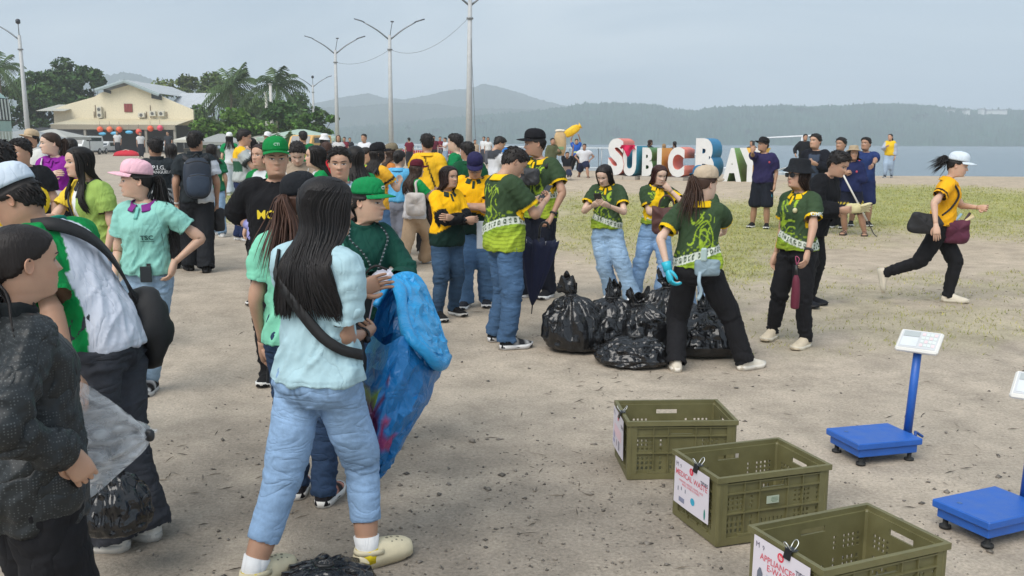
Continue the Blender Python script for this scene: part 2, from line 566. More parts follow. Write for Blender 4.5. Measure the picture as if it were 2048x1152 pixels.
PENDING = []
PEOPLE = []
class Person:
 def __init__(s, label, loc, yaw=0.0, H=1.6, sex='f', build=1.0, lean=0, side=0, twist=0, drop=0.0, head=(0, 0, 0), arms=('hang', 'hang'), feet=None,
     skin=(.46, .265, .175), shirt=None, pants=None, shoes=None, hair=None, hat=None, group=None, pel=(0, 0), belly=0.0, bust=1.0, hips=1.0, glasses=False, look=1.0, pitch0=0.0, cat='person', vmul=1.0, knee=None, noface=False):
  s.H, s.sex, s.build = H, sex, build
  s.loc = A(loc, float)
  s.yaw = math.radians(yaw)
  s.root = tag(empty('person', s.loc, s.yaw), label, cat, group)
  s.depth = max(2.0, float(s.loc[1]))
  s.vox = max(.0075, .00108 * s.depth) * vmul
  s.voxp = max(.0095, .0018 * s.depth)
  s.lod = 0 if s.depth < 7 else 1 if s.depth < 14 else 2 if s.depth < 24 else 3
  s.skin = A(skin)
  s.belly, s.bust = belly, bust
  s.rng = np.random.default_rng(abs(hash(label)) % 99991 if False else sum(ord(c) * (i + 1) for i, c in enumerate(label)))
  H_ = H
  # spine
  zs = np.linspace(.40, .90, 51)
  pos, R = {}, {}
  lean, side, twist = math.radians(lean), math.radians(side), math.radians(twist)
  if feet and drop == 0.0:
   for q_, sg_ in ((0, 1), (1, -1)):
    f_ = feet[q_]
    if f_.get('free'): continue
    rr_ = math.hypot(f_.get('x', sg_ * .055) - sg_ * .05 - pel[0], f_.get('y', 0) - .012 - pel[1])
    drop = max(drop, .500 - f_.get('z', 0) - .045 - math.sqrt(max(.461 ** 2 - rr_ ** 2, .02)))
  p = A((pel[0] * H, pel[1] * H, .50 * H - drop * H))
  s.pel = p.copy()
  R0 = rotx(-pitch0 * PI / 180)
  tab = []
  for z in zs:
   k = float(sstep(.50, .74, z))
   Rm = rotz(twist * k) @ rotx(-lean * (.35 + .65 * k) if lean else 0) @ roty(side * k)
   tab.append(Rm)
  i0 = int(np.argmin(np.abs(zs - .50)))
  P = [None] * len(zs)
  P[i0] = p
  for i in range(i0 + 1, len(zs)):
   P[i] = P[i - 1] + tab[i] @ A((0, 0, (zs[i] - zs[i - 1]) * H))
  for i in range(i0 - 1, -1, -1):
   P[i] = P[i + 1] - tab[i] @ A((0, 0, (zs[i + 1] - zs[i]) * H))
  s.zs, s.sp, s.sr = zs, A(P), A(tab)
  tz = _Z
  T = _TOR[sex]
  bw = 1 + (build - 1) * np.interp(tz, [.455, .52, .62, .72, .80, .85], [.8, .9, 1.25, .9, .6, .5])
  s.tw, s.tf, s.tb = A(T['w']) * bw, A(T['f']) * bw, A(T['b']) * bw
  if sex == 'f':
   s.tf = s.tf + (bust - 1) * .03 * np.exp(-((tz - .725) / .035) ** 2)
  hk = 1 + (hips - 1) * np.exp(-((tz - .505) / .05) ** 2)
  s.tw, s.tb = s.tw * hk, s.tb * hk
  s.hips = hips
  s.tf = s.tf + belly * np.exp(-((tz - .60) / .06) ** 2)
  # shoulders, arms
  shw = (.094 if sex == 'f' else .107) * (1 + (build - 1) * .45)
  s.J = {}
  c, Rm = s.spine(.797)
  l1, l2 = .176 * H, .150 * H
  for q, sg in (('R', 1), ('L', -1)):
   spec = arms[0 if q == 'R' else 1]
   spec = dict(T=spec) if isinstance(spec, (str, tuple)) else dict(spec)
   S = c + Rm @ (A((sg * shw, -.004, spec.get('shrug', 0))) * H)
   t = spec['T']
   pole, palm, curl, hd = (sg * .5, -1, 0), None, .35, None
   if t == 'hang':
    W = S + A((sg * .030, .035, -.314)) * H; palm = (-sg, 0, 0)
   elif t == 'phone':
    W = c + Rm @ (A((sg * .050, .20, -.09)) * H); pole = (sg * .8, -.2, -1); palm = (-sg * .5, -.5, .8); curl = .55
   elif t == 'hip':
    W = s.tor(.585, sg * 75, .035) + A((sg * .01, -.01, 0)) * H; pole = (sg, -.55, .1); palm = (-sg, .2, 0); hd = (-sg * .2, .3, -1); curl = .4
   elif t == 'cross':
    W = c + Rm @ (A((-sg * .050, .125 + belly + (.02 if sg > 0 else 0), -.125 - (.015 if sg > 0 else 0))) * H); pole = (sg, .3, -1); palm = (0, -1, 0)
   elif t == 'ear':
    W = c + Rm @ (A((sg * .088, .07, .075)) * H); pole = (sg, .35, -.5); palm = (-sg, 0, .2); curl = .6; hd = (-sg * .1, -.15, 1)
   elif t == 'fwd':
    W = S + A((-sg * .02, .25, -.12)) * H; pole = (sg * .5, -.2, -1); palm = (-sg * .8, 0, .4); curl = .5
   elif t == 'back':
    W = s.tor(.56, sg * 150, .03); pole = (sg, -.6, 0); palm = (0, 1, 0)
   else:
    W = A(t, float) * H
   pole = spec.get('pole', pole); palm = spec.get('palm', palm or (-sg, 0, .2)); curl = spec.get('curl', curl); hd = spec.get('hd', hd)
   E, W = two_bone(S, W, l1, l2, pole)
   d = norm(W - E) if hd is None else norm(hd)
   s.J[q] = dict(S=S, E=E, W=W, d=d, palm=A(palm, float), curl=curl, sg=sg)
  # legs
  feet = feet or (dict(), dict())
  th, sh = .239 * H, .224 * H
  for q, sg in (('r', 1), ('l', -1)):
   ft = dict(x=sg * .055, y=0.0, z=0.0, yaw=-sg * 8.0, pitch=0.0)
   ft.update(feet[0 if q == 'r' else 1])
   hip = s.pel + rotz(0) @ (A((sg * .050, 0, 0)) * H)
   Rf = rotz(math.radians(ft['yaw'])) @ rotx(math.radians(ft['pitch']))
   base = A((ft['x'], ft['y'], ft['z'])) * H
   ank = base + Rf @ A((0, -.012, .045)) * H
   K_, ank2 = two_bone(hip, ank, th, sh, ft.get('pole', A((-math.sin(math.radians(ft['yaw'])) , 1.0, 0))))
   base = base + (ank2 - ank)
   s.J[q] = dict(hip=hip, K=K_, A=ank2, base=base, Rf=Rf, sg=sg)
  # head
  cN, RN = s.spine(.84)
  hy, hp, hr = [math.radians(a) for a in (list(head) + [0, 0, 0])[:3]]
  s.hh = .129 * H * look
  s.HR = rotz(twist + hy) @ rotx(-math.radians(0) - hp) @ roty(hr)
  s.neck0 = s.spine(.835)[0]
  neckdir = norm(s.spine(.85)[0] - s.spine(.80)[0])
  s.HO = s.spine(.85)[0] + neckdir * (.014 * H) + A((0, 0, .0)) + s.HR @ A((0, .02 * H, 0))
  s.make_body(nose=1.0 if sex == 'm' else .85, glasses=glasses, noface=noface, shoes=shoes, pants=pants, shirt=shirt)
  if shirt: s.make_shirt(**shirt)
  if pants: s.make_pants(**pants)
  if shoes: s.make_shoes(**shoes)
  s.hatted = bool(hat)
  if hair: s.make_hair(**hair)
  if hat: s.make_hat(**hat)
  PEOPLE.append(s)
 # -- frames
 def spine(s, z):
  p = A([np.interp(z, s.zs, s.sp[:, k]) for k in range(3)])
  i = min(len(s.zs) - 1, max(0, int(round((z - s.zs[0]) / (s.zs[1] - s.zs[0])))))
  return p, s.sr[i]
 def tor(s, z, deg, off=0.0):
  """a point on the torso surface: rest height z (of H), angle from the front towards the right, offset (of H)"""
  c, R = s.spine(z)
  a = math.radians(deg)
  w, f, b = (np.interp(z, _Z, t) + off for t in (s.tw, s.tf, s.tb))
  return c + R @ (A((w * math.sin(a), (f if math.cos(a) > 0 else b) * math.cos(a), 0)) * s.H)
 def hp(s, p):
  return s.HO + (np.asarray(p, float) * s.hh) @ s.HR.T
 def world(s, p):
  return s.loc + rotz(s.yaw) @ A(p, float)
 def wdir(s, d):
  return rotz(s.yaw) @ A(d, float)
 def palm(s, q, f=.55, out=.0):
  """a point in the palm of hand q"""
  j = s.J[q]
  return j['W'] + j['d'] * (.108 * s.H * f) + norm(j['palm'] - j['d'] * np.dot(j['palm'], j['d'])) * (.02 * s.H + out)
 # -- skin
 def make_body(s, nose, glasses, noface, shoes, pants, shirt):
  H = s.H
  mb = MB()
  sk = s.skin
  nc, nr = ((52, 58), (40, 44), (28, 30), (20, 20))[s.lod]
  th, z = head_grid(nc, nr)
  TH, Z = np.meshgrid(th, z)
  nose = nose * s.rng.uniform(.85, 1.2)
  x, y = head_pt(TH, Z, nose)
  V = np.stack([x, y, Z], 2).reshape(-1, 3)
  V[:, 0] *= s.rng.uniform(.95, 1.05) + s.rng.uniform(-.05, .07) * np.exp(-((V[:, 2] - .12) / .2) ** 2)
  # neck follows the spine: blend the lowest rows towards the neck base
  W_ = s.hp(V)
  k = 1 - sstep(-.45, .0, V[:, 2])
  nb = s.neck0 + (V * A((1, 1, 0)) * s.hh) @ s.spine(.84)[1].T + A((0, 0, 1)) * ((V[:, 2] + .40) * s.hh)[:, None]
  W_ = W_ * (1 - k)[:, None] + nb * k[:, None]
  col = np.tile(sk, (len(V), 1))
  fr = (np.cos(TH.ravel()) > .3)
  xx, zz = V[:, 0], V[:, 2]
  lip = np.maximum(g2(xx, zz, 0, .236, .095, .022), g2(xx, zz, 0, .190, .085, .024)) * fr
  lipc = A((.42, .13, .12)) if s.sex == 'f' else sk * A((.95, .68, .66))
  col = mixc(col, lipc, np.clip(lip * 1.25 - .25, 0, 1) * .85)
  col = mixc(col, sk * A((1.08, .82, .80)), .35 * g2(np.abs(xx), zz, .2, .34, .09, .09) * fr)
  col = mixc(col, sk * A((.7, .6, .6)), .5 * g2(np.abs(xx), zz, .035, .355, .016, .010) * fr)
  f = []
  for j in range(nr - 1):
   a0 = j * nc
   f += [[a0 + i, a0 + (i + 1) % nc, a0 + nc + (i + 1) % nc, a0 + nc + i] for i in range(nc)]
  f.append([(nr - 1) * nc + i for i in range(nc)])
  mb.add(W_, f, col)
  for sg in (-1, 1):    # ears
   ring = []
   for t in np.linspace(0, 2 * PI, 14, endpoint=False):
    rr = 1 + .12 * math.cos(t)
    ring.append((0, -.05 + .075 * math.sin(t) * rr, .46 + .115 * math.cos(t)))
   ring = A(ring)
   R_ = []
   for o, sc_ in ((-.03, .75), (.0, 1.0), (.035, 1.06), (.05, .98), (.04, .78), (.022, .5)):
    q = (ring - A((0, -.05, .46))) * sc_ + A((0, -.06, .46))
    q[:, 0] = sg * (.322 + o - .35 * (q[:, 1] + .05))
    R_.append(s.hp(q))
   v, ff = loft(R_)
   mb.add(v, ff, sk * A((1, .92, .9)))
  # torso core, continuous under the clothes
  n = 20
  rings = []
  for zq in _Z:
   c, R = s.spine(zq)
   w, fq, b = (np.interp(zq, _Z, t) for t in (s.tw, s.tf, s.tb))
   rings.append(ell(c, (R @ A((1., 0, 0)), R @ A((0, 1., 0))), w * H * .84, fq * H * .84, b * H * .84, n))
  mb.loft(rings, sk)
  fat = 1 + (s.build - 1) * .6
  sx = 1.0 if s.sex == 'm' else .9
  ns = (14, 12, 8, 6)[s.lod]
  for q in 'RL':
   j = s.J[q]
   S, E, W, sg = j['S'], j['E'], j['W'], j['sg']
   path = spline([S - (E - S) * .1, S * .55 + E * .45, E - (E - S) * .12, E, E + (W - E) * .14, E * .5 + W * .5, W], 15)
   rad = np.interp(np.linspace(0, 1, 15), [0, .25, .5, .62, .75, .92, 1], A([.031, .030, .024, .0245, .0225, .0165, .0155]) * H * sx) * fat
   if shirt:
    par = np.linspace(-.05, 2, 15)
    rad = rad * (1 - .3 * (1 - sstep(-.22, -.06, par - shirt.get('sleeve', .62))))
   mb.tube(path, np.stack([rad, rad * np.linspace(1, .86, 15)], 1), ns, sk, up=j['palm'])
   s.make_hand(mb, q)
  for q in 'rl':
   j = s.J[q]
   hip, K_, An = j['hip'], j['K'], j['A']
   path = spline([hip, hip * .5 + K_ * .5, K_ - (K_ - hip) * .08, K_ + (An - K_) * .08, K_ * .7 + An * .3, K_ * .35 + An * .65, An, An + A((0, 0, -.02 * H))], 16)
   rad = np.interp(np.linspace(0, 1, 16), [0, .25, .45, .55, .66, .85, .93, 1], A([.050, .046, .036, .034, .037, .024, .0215, .021]) * H) * (1 + (s.build - 1) * .7)
   if pants:
    par = np.linspace(0, 1.04, 16)
    rad = rad * (1 - .3 * (1 - sstep(-.12, -.05, par - pants.get('length', 1.0))))
   mb.tube(path, rad, ns, sk)
   if not shoes or shoes.get('kind') in ('sandal', 'slipper'):
    v, ff = foot_shape(H * .96, 12)
    mb.add(j['base'] + v @ j['Rf'].T, ff, sk)
  me = mb.mesh('body')
  fix_normals(me)
  s.body = link('body', me, SKIN, s.root)
  if noface:
   return
  # eyes, brows
  if s.lod <= 2:
   for sg in (-1, 1):
    m = MB()
    n_ = 9
    us = np.linspace(-1, 1, n_)
    cx, cz = sg * .148, .508
    rows = []
    for vq in (-1, -.35, .35, 1.0, 1.35):
     up = np.where(vq > 0, .026, .020)
     zz = cz + vq * up * np.sqrt(np.clip(1 - us ** 2, 0, 1)) * .9 + .006 * us * sg * 1
     xx = cx + us * .082
     th_ = np.arcsin(np.clip(xx / .345, -1, 1))
     yy = np.interp(zz, _HZ, _HF) * np.cos(th_) ** .86 + face_disp(xx, zz, nose) + .010 + .010 * (1 - us ** 2) * (1 - min(1, abs(vq)) * .6)
     rows.append(np.stack([xx, yy, zz], 1))
    V = np.concatenate(rows)
    rx = (V[:, 0] - cx) / .036
    rz = (V[:, 2] - cz) / .034
    c = np.tile(A((.62, .58, .55)), (len(V), 1))
    c[(rx ** 2 + rz ** 2) < 1.0] = (.012, .008, .006)
    c[2 * n_ + n_:] = (.012, .009, .008)
    ff = []
    for r in range(4):
     ff += [[r * n_ + i, r * n_ + i + 1, (r + 1) * n_ + i + 1, (r + 1) * n_ + i] for i in range(n_ - 1)]
    m.add(s.hp(V), ff, c)
    m.build('eye', PLAST, s.root)
    m = MB()
    us = np.linspace(-1, 1, 7)
    xx = cx + us * .105
    zz = .602 + .018 * (1 - (us * sg * 1 - .3) ** 2)
    th_ = np.arcsin(np.clip(xx / .345, -1, 1))
    yy = np.interp(zz, _HZ, _HF) * np.cos(th_) ** .86 + face_disp(xx, zz, nose) + .008
    hgt = (.016 if s.sex == 'm' else .012) * np.sqrt(np.clip(1.05 - us ** 2, 0, 1))
    m.tube(s.hp(np.stack([xx, yy, zz], 1)), np.stack([np.full(7, .004) * s.hh, hgt * s.hh], 1), 6, (.018, .012, .010), up=s.HR @ A((0, 0, 1.)))
    m.build('eyebrow', HAIR, s.root)
  if glasses:
   g = MB()
   dark = glasses == 'sun'
   for sg in (-1, 1):
    a = np.linspace(0, 2 * PI, 18, endpoint=False)
    lx, lz = sg * .158 + .118 * np.sign(np.cos(a)) * np.abs(np.cos(a)) ** .7, .50 + .085 * np.sign(np.sin(a)) * np.abs(np.sin(a)) ** .7
    ly = .50 - .25 * lx ** 2
    ring = np.stack([lx, ly, lz], 1)
    g.tube(s.hp(np.vstack([ring, ring[:1]])), .010 * s.hh, 6, (.02, .02, .02))
    if dark:
     g.add(s.hp(np.vstack([ring, [[sg * .158, .505, .50]]])), [[i, (i + 1) % 18, 18] for i in range(18)], (.02, .018, .02))
    g.tube(s.hp([(sg * .27, .47, .53), (sg * .345, .30, .53), (sg * .36, -.05, .52)]), .012 * s.hh, 5, (.02, .02, .02))
   g.tube(s.hp([(-.045, .50, .53), (0, .515, .54), (.045, .50, .53)]), .010 * s.hh, 5, (.02, .02, .02))
   g.build('eyeglasses', PLAST, s.root)
 def make_hand(s, mb, q):
  j = s.J[q]
  H = s.H
  Lh = .108 * H
  d = j['d']
  pz = j['palm'] - d * np.dot(j['palm'], d)
  zax = -norm(pz)                     # back of the hand
  xax = np.cross(d, zax) * 1.0        # thumb side for the right hand
  sg = j['sg']
  xax = xax * sg
  M = np.stack([xax, d, zax], 1)
  put = lambda P: j['W'] + (np.asarray(P, float) * Lh) @ M.T
  sk = j.get('glove', s.skin)
  s.handM = s.__dict__.get('handM', {})
  s.handM[q] = (M, Lh)
  a = np.linspace(0, 2 * PI, 12, endpoint=False)
  rings = []
  for yy, w, t in ((-.14, .135, .125), (0, .15, .125), (.10, .19, .13), (.28, .215, .13), (.46, .21, .105), (.53, .19, .07)):
   x = w * np.sign(np.cos(a)) * np.abs(np.cos(a)) ** .75
   zz = t * np.sign(np.sin(a)) * np.abs(np.sin(a)) ** .75
   rings.append(put(np.stack([x, np.full(12, yy), zz], 1)))
  mb.loft(rings, sk)
  c = j['curl']
  nf = 7 if s.lod < 2 else 5
  for fx, ln, sp, rr in ((.15, .43, .10, .052), (.05, .48, .03, .054), (-.055, .45, -.04, .052), (-.150, .36, -.12, .046)):
   p = A((fx, .47, 0.0))
   pts = [p.copy()]
   ang = .12
   for seg, bend in ((.42, .85), (.32, 1.15), (.26, .75)):
    ang += bend * c * (1.0 + .12 * (.15 - fx))
    p = p + ln * seg * A((math.sin(sp) * (1 - c), math.cos(ang), -math.sin(ang)))
    pts.append(p.copy())
   pp = spline(pts, 7)
   mb.tube(put(pp), np.interp(np.linspace(0, 1, 7), [0, .8, 1], [rr, rr * .82, rr * .5]) * Lh, nf, sk)
  tb = [(.12, .10, -.03), (.24, .22, -.07 - .05 * c), (.30 - .07 * c, .37, -.10 - .12 * c), (.30 - .15 * c, .50, -.11 - .18 * c)]
  mb.tube(put(spline(tb, 7)), A([.075, .075, .066, .06, .056, .05, .03]) * Lh, nf, sk)
 def glove(s, q, col, name='glove'):
  """a thin glove over hand q"""
  j = s.J[q]
  old = s.skin
  m = MB()
  j2 = dict(j)
  s.J[q]['glove'] = A(col)
  s.make_hand(m, q)
  v, f = m.arrays()
  M, Lh = s.handM[q]
  v = j['W'] + (v - j['W']) * 1.0
  m2 = MB()
  cen = j['W'] + j['d'] * Lh * .3
  m2.add(cen + (v - cen) * 1.10, f, col)
  W, d = j['W'], norm(j['W'] - j['E'])
  m2.tube([W + d * .01, W - d * .03, W - d * .06], A([.021, .021, .024]) * s.H, 10, col)
  m2.build(name, PLAST, s.root)
 # -- clothes
 def _later(s, name, mb, vox, it, post, mats, parent=None):
  PENDING.append((s, name, mb, vox, it, post, mats, parent))
 def coords(s, V):
  """rest coordinates of points near the torso and arms: u right, v height, w forward (of H), region 0 torso 1/2 arms, arm parameter"""
  ax = s.spine(.80)[0] - s.spine(.55)[0]
  best = None
  zz = s.zs
  D = ((V[:, None, :] - s.sp[None]) ** 2).sum(2)
  i = D.argmin(1)
  R = s.sr[i]
  rel = V - s.sp[i]
  loc = np.einsum('nji,nj->ni', R, rel) / s.H
  u, w, v = loc[:, 0], loc[:, 1], zz[i] + loc[:, 2]
  reg = np.zeros(len(V), int)
  arm = np.zeros(len(V))
  dt = np.abs(u) - np.interp(np.clip(v, .455, .80), _Z, s.tw)
  for k, q in ((1, 'R'), (2, 'L')):
   j = s.J[q]
   bestd = np.full(len(V), 9.0)
   par = np.zeros(len(V))
   for a, b, o in ((j['S'], j['E'], 0), (j['E'], j['W'], 1)):
    ab = b - a
    t = np.clip(((V - a) @ ab) / (ab @ ab), 0, 1)
    dd = np.linalg.norm(V - a - t[:, None] * ab, axis=1)
    better = dd < bestd
    bestd = np.where(better, dd, bestd)
    par = np.where(better, t + o, par)
   rr = .046 * s.H * (1 + (s.build - 1) * .5)
   is_arm = (bestd < rr * 1.5) & (par > .04) & ((dt * s.H > .002) | (bestd < rr * .9) & (np.abs(w) * s.H > .02) & (par > .5))
   reg = np.where(is_arm, k, reg)
   arm = np.where(is_arm, par, arm)
  return u, v, w, reg, arm
 def make_shirt(s, col=(.5, .5, .5), fn=None, ease=.010, hem=.50, sleeve=.62, loose=.5, sl_ease=.012, name='shirt', top=.835, wr=.011, collar=None, mat_=None, flare=0.0, open_=True, neck=1.0, fine=False, cuff=None, sl_flare=.0):
  H = s.H
  m = MB()
  zs = np.linspace(hem, top, 16)
  rings = []
  wmax = max(np.interp(zq, _Z, s.tw) for zq in np.linspace(.70, .78, 4))
  for zq in zs:
   c, R = s.spine(zq)
   w, f, b = (np.interp(zq, _Z, t) for t in (s.tw, s.tf, s.tb))
   k = float(sstep(.74, .60, zq)) if zq < .74 else 0.0
   k = float(1 - sstep(.58, .74, zq)) * loose
   fm, bm_ = np.interp(.735, _Z, s.tf), np.interp(.735, _Z, s.tb)
   w = w * (1 - k) + max(w, wmax * .96) * k
   f = f * (1 - k) + max(f, fm * .92) * k
   b = b * (1 - k) + max(b, bm_ * 1.0) * k
   fl = flare * (1 - sstep(hem, .66, zq))
   e = ease * float(1 - .75 * sstep(.77, .83, zq)) + fl + .007 * float(1 - sstep(.57, .66, zq)) + s.vox / H * .3
   rings.append(ell(c, (R @ A((1., 0, 0)), R @ A((0, 1., 0))), (w + e) * H, (f + e) * H, (b + e) * H, 28))
  m.loft(rings)
  caps = []
  fat = (1 + (s.build - 1) * .6) * (1.0 if s.sex == 'm' else .9)
  for q in 'RL':
   j = s.J[q]
   S, E, W = j['S'], j['E'], j['W']
   c, _R = s.spine(.80)
   inn = S + (c - S) * .45 + A((0, 0, .0))
   if sleeve <= 1:
    end = S + (E - S) * sleeve
    path = spline([inn, S * .86 + c * .14, S + (E - S) * sleeve * .35, S + (E - S) * sleeve * .7, end], 9)
    rad = (A([.040, .041, .039, .037, .036, .035, .0345, .034, .0345 + sl_flare]) * fat + sl_ease * np.linspace(.35, 1, 9)) * H
    dr = norm(E - S)
   else:
    f2 = sleeve - 1
    end = E + (W - E) * f2
    path = spline([inn, S * .86 + c * .14, S * .6 + E * .4, E - (E - S) * .12, E + (W - E) * .12, E * .5 + W * .5 if f2 > .6 else E + (W - E) * f2 * .6, end], 17)
    rad = (np.interp(np.linspace(0, 1, 17), [0, .12, .3, .5, .75, 1], [.038, .040, .034, .029, .026, .0185]) * fat + sl_ease * np.linspace(.35, 1, 17)) * H
    dr = norm(W - E)
   m.tube(path, rad + s.vox * .5, 18)
   caps.append((end, dr, rad[-1] * 1.35))
  vox = s.vox if fine else s.vox * 1.3
  def post(me, V, N):
   u, v, w, reg, arm = s.coords(V)
   ang = np.arctan2(u, w)
   n1 = fbm(np.stack([ang * 1.6 + v * 7, v * 13 + ang * .8, np.full(len(V), s.H * 7)], 1), 3, 3)
   n2 = fbm(V * A((11, 11, 7)) + 5, 3, 8)
   r = 1 - (np.abs(2 * n1 - 1) * 1.8) ** .7
   amp = wr * (1.0 + 1.2 * np.exp(-((v - .58) / .06) ** 2))
   disp = (r - .45) * amp + (n2 - .5) * wr * .8
   hang = np.clip((.60 - v) / .1, 0, 1) * (reg == 0)
   disp += hang * .35 * wr * np.sin(ang * 9 + n2 * 6)
   a2 = (reg > 0)
   # bunching along the sleeves, strongest at the elbow
   n3 = fbm(np.stack([arm * 9 + n2 * 2.5, ang * .7, v * 3], 1), 2, 4)
   disp += a2 * (n3 - .5) * wr * (1.5 + 2.0 * np.exp(-((arm - 1.0) / .3) ** 2))
   V = V + N * disp[:, None]
   if fn is not None:
    c = fn(u, v, w, reg, arm)
   else:
    c = np.tile(A(col, float), (len(V), 1))
   c = np.where(((reg == 0) & (np.abs(v - hem - .014) < .0035) | (reg > 0) & (np.abs(arm - sleeve + .10) < .02))[:, None], c * .84, c)
   if cuff is not None:
    c = np.where(((reg > 0) & (arm > (sleeve - cuff[1])))[:, None], A(cuff[0]), c)
   set_col(me, c)
   return V
  s._later(name, m, vox, 3, post, mat_ or CLOTH)
  PENDING[-1] = PENDING[-1] + (caps if open_ and s.lod < 2 else [],)
  # collar
  kind = (collar or {}).get('kind')
  ccol = (collar or {}).get('col', col)
  c0, R0 = s.spine(top - .004)
  def neckring(r, zoff, n=26, gap=0.0, fwd=0.0):
   a = np.linspace(gap, 2 * PI - gap, n)
   c, R = s.spine(top + zoff)
   w, f, b = (np.interp(top, _Z, t) for t in (s.tw, s.tf, s.tb))
   x = (w * .92 + r) * np.sin(a)
   y = np.where(np.cos(a) > 0, f + .004 + r, b + r) * np.cos(a)
   zt = -.020 * np.clip(np.cos(a), 0, 1)
   return c + (np.stack([x, y + fwd * np.clip(np.cos(a), 0, 1), zt], 1) * H) @ R.T
  if kind == 'polo':
   cm = MB()
   g = .22
   rs = [neckring(.004, -.012, gap=g), neckring(.002, .008, gap=g * .9), neckring(.004, .014, gap=g * .9), neckring(.010, .010, gap=g * 1.0), neckring(.026, -.010, gap=g * 1.35), neckring(.028, -.016, gap=g * 1.3), neckring(.020, -.012, gap=g * 1.2)]
   n = len(rs[0])
   v = np.concatenate(rs)
   f = [[k * n + i, k * n + i + 1, (k + 1) * n + i + 1, (k + 1) * n + i] for k in range(len(rs) - 1) for i in range(n - 1)]
   cm.add(v, f, ccol)
   o = cm.build('collar', CLOTH, s.root)
   if s.lod < 2:   # button placket
    pm = MB()
    pts = []
    for zq in np.linspace(top - .016, top - .062, 7):
     pts.append(s.tor(zq, 0, ease * .8 + .006))
    pts = A(pts)
    rx = s.spine(.78)[1] @ A((1., 0, 0))
    pm.tube(pts, np.tile(A((.008, .003)) * H, (7, 1)), 6, (collar or {}).get('placket', ccol), up=np.cross(pts[-1] - pts[0], rx))
    pm.build('placket', CLOTH, s.root)
  elif kind == 'crew':
   cm = MB()
   rs = neckring(.004, .004, 30)
   cm.tube(np.vstack([rs[:-1], rs[:1]])[:-1], np.tile(A((.005, .0085)) * H, (29, 1)), 8, ccol, caps=False, up=(0, 0, 1), closed=True)
   cm.build('collar', CLOTH, s.root)
  elif kind == 'high':
   cm = MB()
   rs = [neckring(.010, -.02, 24), neckring(.006, .0, 24), neckring(.004, .016, 24), neckring(.004, .026, 24), neckring(.000, .026, 24)]
   cm.loft([r[:-1] for r in rs], ccol, caps=False)
   cm.build('collar', CLOTH, s.root)
 def make_pants(s, col=(.1, .15, .3), fn=None, fit='slim', length=1.0, waist=.60, ease=.006, name='trousers', mat_=None, wr=.013, cuff=False):
  H = s.H
  m = MB()
  prof = {'skinny': [.054, .049, .039, .036, .037, .028, .026], 'slim': [.056, .051, .041, .038, .038, .033, .031], 'straight': [.057, .053, .045, .043, .042, .040, .041],
    'wide': [.058, .055, .049, .048, .049, .054, .058], 'baggy': [.060, .059, .055, .054, .054, .054, .052], 'shorts': [.062, .062, .060, .060, .060, .060, .060]}[fit]
  fat = 1 + (s.build - 1) * .75
  zs = [.452, .465, .48, .50, .52, .545, .57, waist]
  rings = []
  for zq in zs:
   c, R = s.spine(zq)
   w, f, b = (np.interp(zq, _Z, t) for t in (s.tw, s.tf, s.tb))
   rings.append(ell(c, (R @ A((1., 0, 0)), R @ A((0, 1., 0))), (w + ease) * H, (f + ease) * H, (b + ease) * H, 24))
  m.loft(rings)
  caps = []
  for q in 'rl':
   j = s.J[q]
   hip, K_, An = j['hip'], j['K'], j['A']
   top = hip + A((0, 0, .02)) * H
   if length <= 1.0:
    pass
   full = spline([top, hip * .5 + K_ * .5, K_ - (K_ - hip) * .1, K_ + (An - K_) * .1, K_ * .6 + An * .4, K_ * .25 + An * .75, An + (An - K_) * .06], 41)
   kk = max(6, int(40 * length) + 1)
   path = full[:kk]
   rad = np.interp(np.linspace(0, 1, 41), [0, .25, .45, .55, .68, .9, 1], A(prof)) * fat * H
   m.tube(path[::1], rad[:kk] + s.voxp * .5, 18)
   caps.append((path[-1], norm(path[-1] - path[-2]), rad[kk - 1] * 1.4))
  def post(me, V, N):
   V0 = V
   u, v, w, reg, arm = s.coords(V)
   # leg parameter
   par = np.zeros(len(V)); bd = np.full(len(V), 9.0); legq = np.zeros(len(V), int)
   for kq, q in enumerate('rl'):
    j = s.J[q]
    for a, b, o in ((j['hip'], j['K'], 0), (j['K'], j['A'], 1)):
     ab = b - a
     t = np.clip(((V - a) @ ab) / (ab @ ab), 0, 1)
     dd = np.linalg.norm(V - a - t[:, None] * ab, axis=1)
     be = dd < bd
     bd = np.where(be, dd, bd); par = np.where(be, t + o, par); legq = np.where(be, kq, legq)
   n2 = fbm(V * A((9, 9, 9)) / max(.4, 1) + 3, 3, 5)
   n3 = fbm(np.stack([par * 8 + n2 * 3, V[:, 0] * 5 + V[:, 1] * 4, V[:, 1] * 3 + legq * 7], 1), 3, 6)
   rdg = 1 - (np.abs(2 * n3 - 1) * 1.7) ** .75
   bend = 1.0
   amp = wr * (.6 + 1.5 * np.exp(-((par - 1.0) / .22) ** 2) + 1.3 * np.exp(-((par - .06) / .16) ** 2) + (1.4 * np.exp(-((par - 2.0) / .3) ** 2) if length > .95 else 0))
   V = V + N * ((rdg - .45) * amp + (n2 - .5) * wr * .6)[:, None]
   c = fn(V0, par, n2, u, v, w) if fn is not None else np.tile(A(col, float), (len(V), 1))
   set_col(me, c)
   return V
  s._later(name, m, s.voxp, 3, post, mat_ or CLOTH)
  PENDING[-1] = PENDING[-1] + (caps if s.lod < 2 else [],)
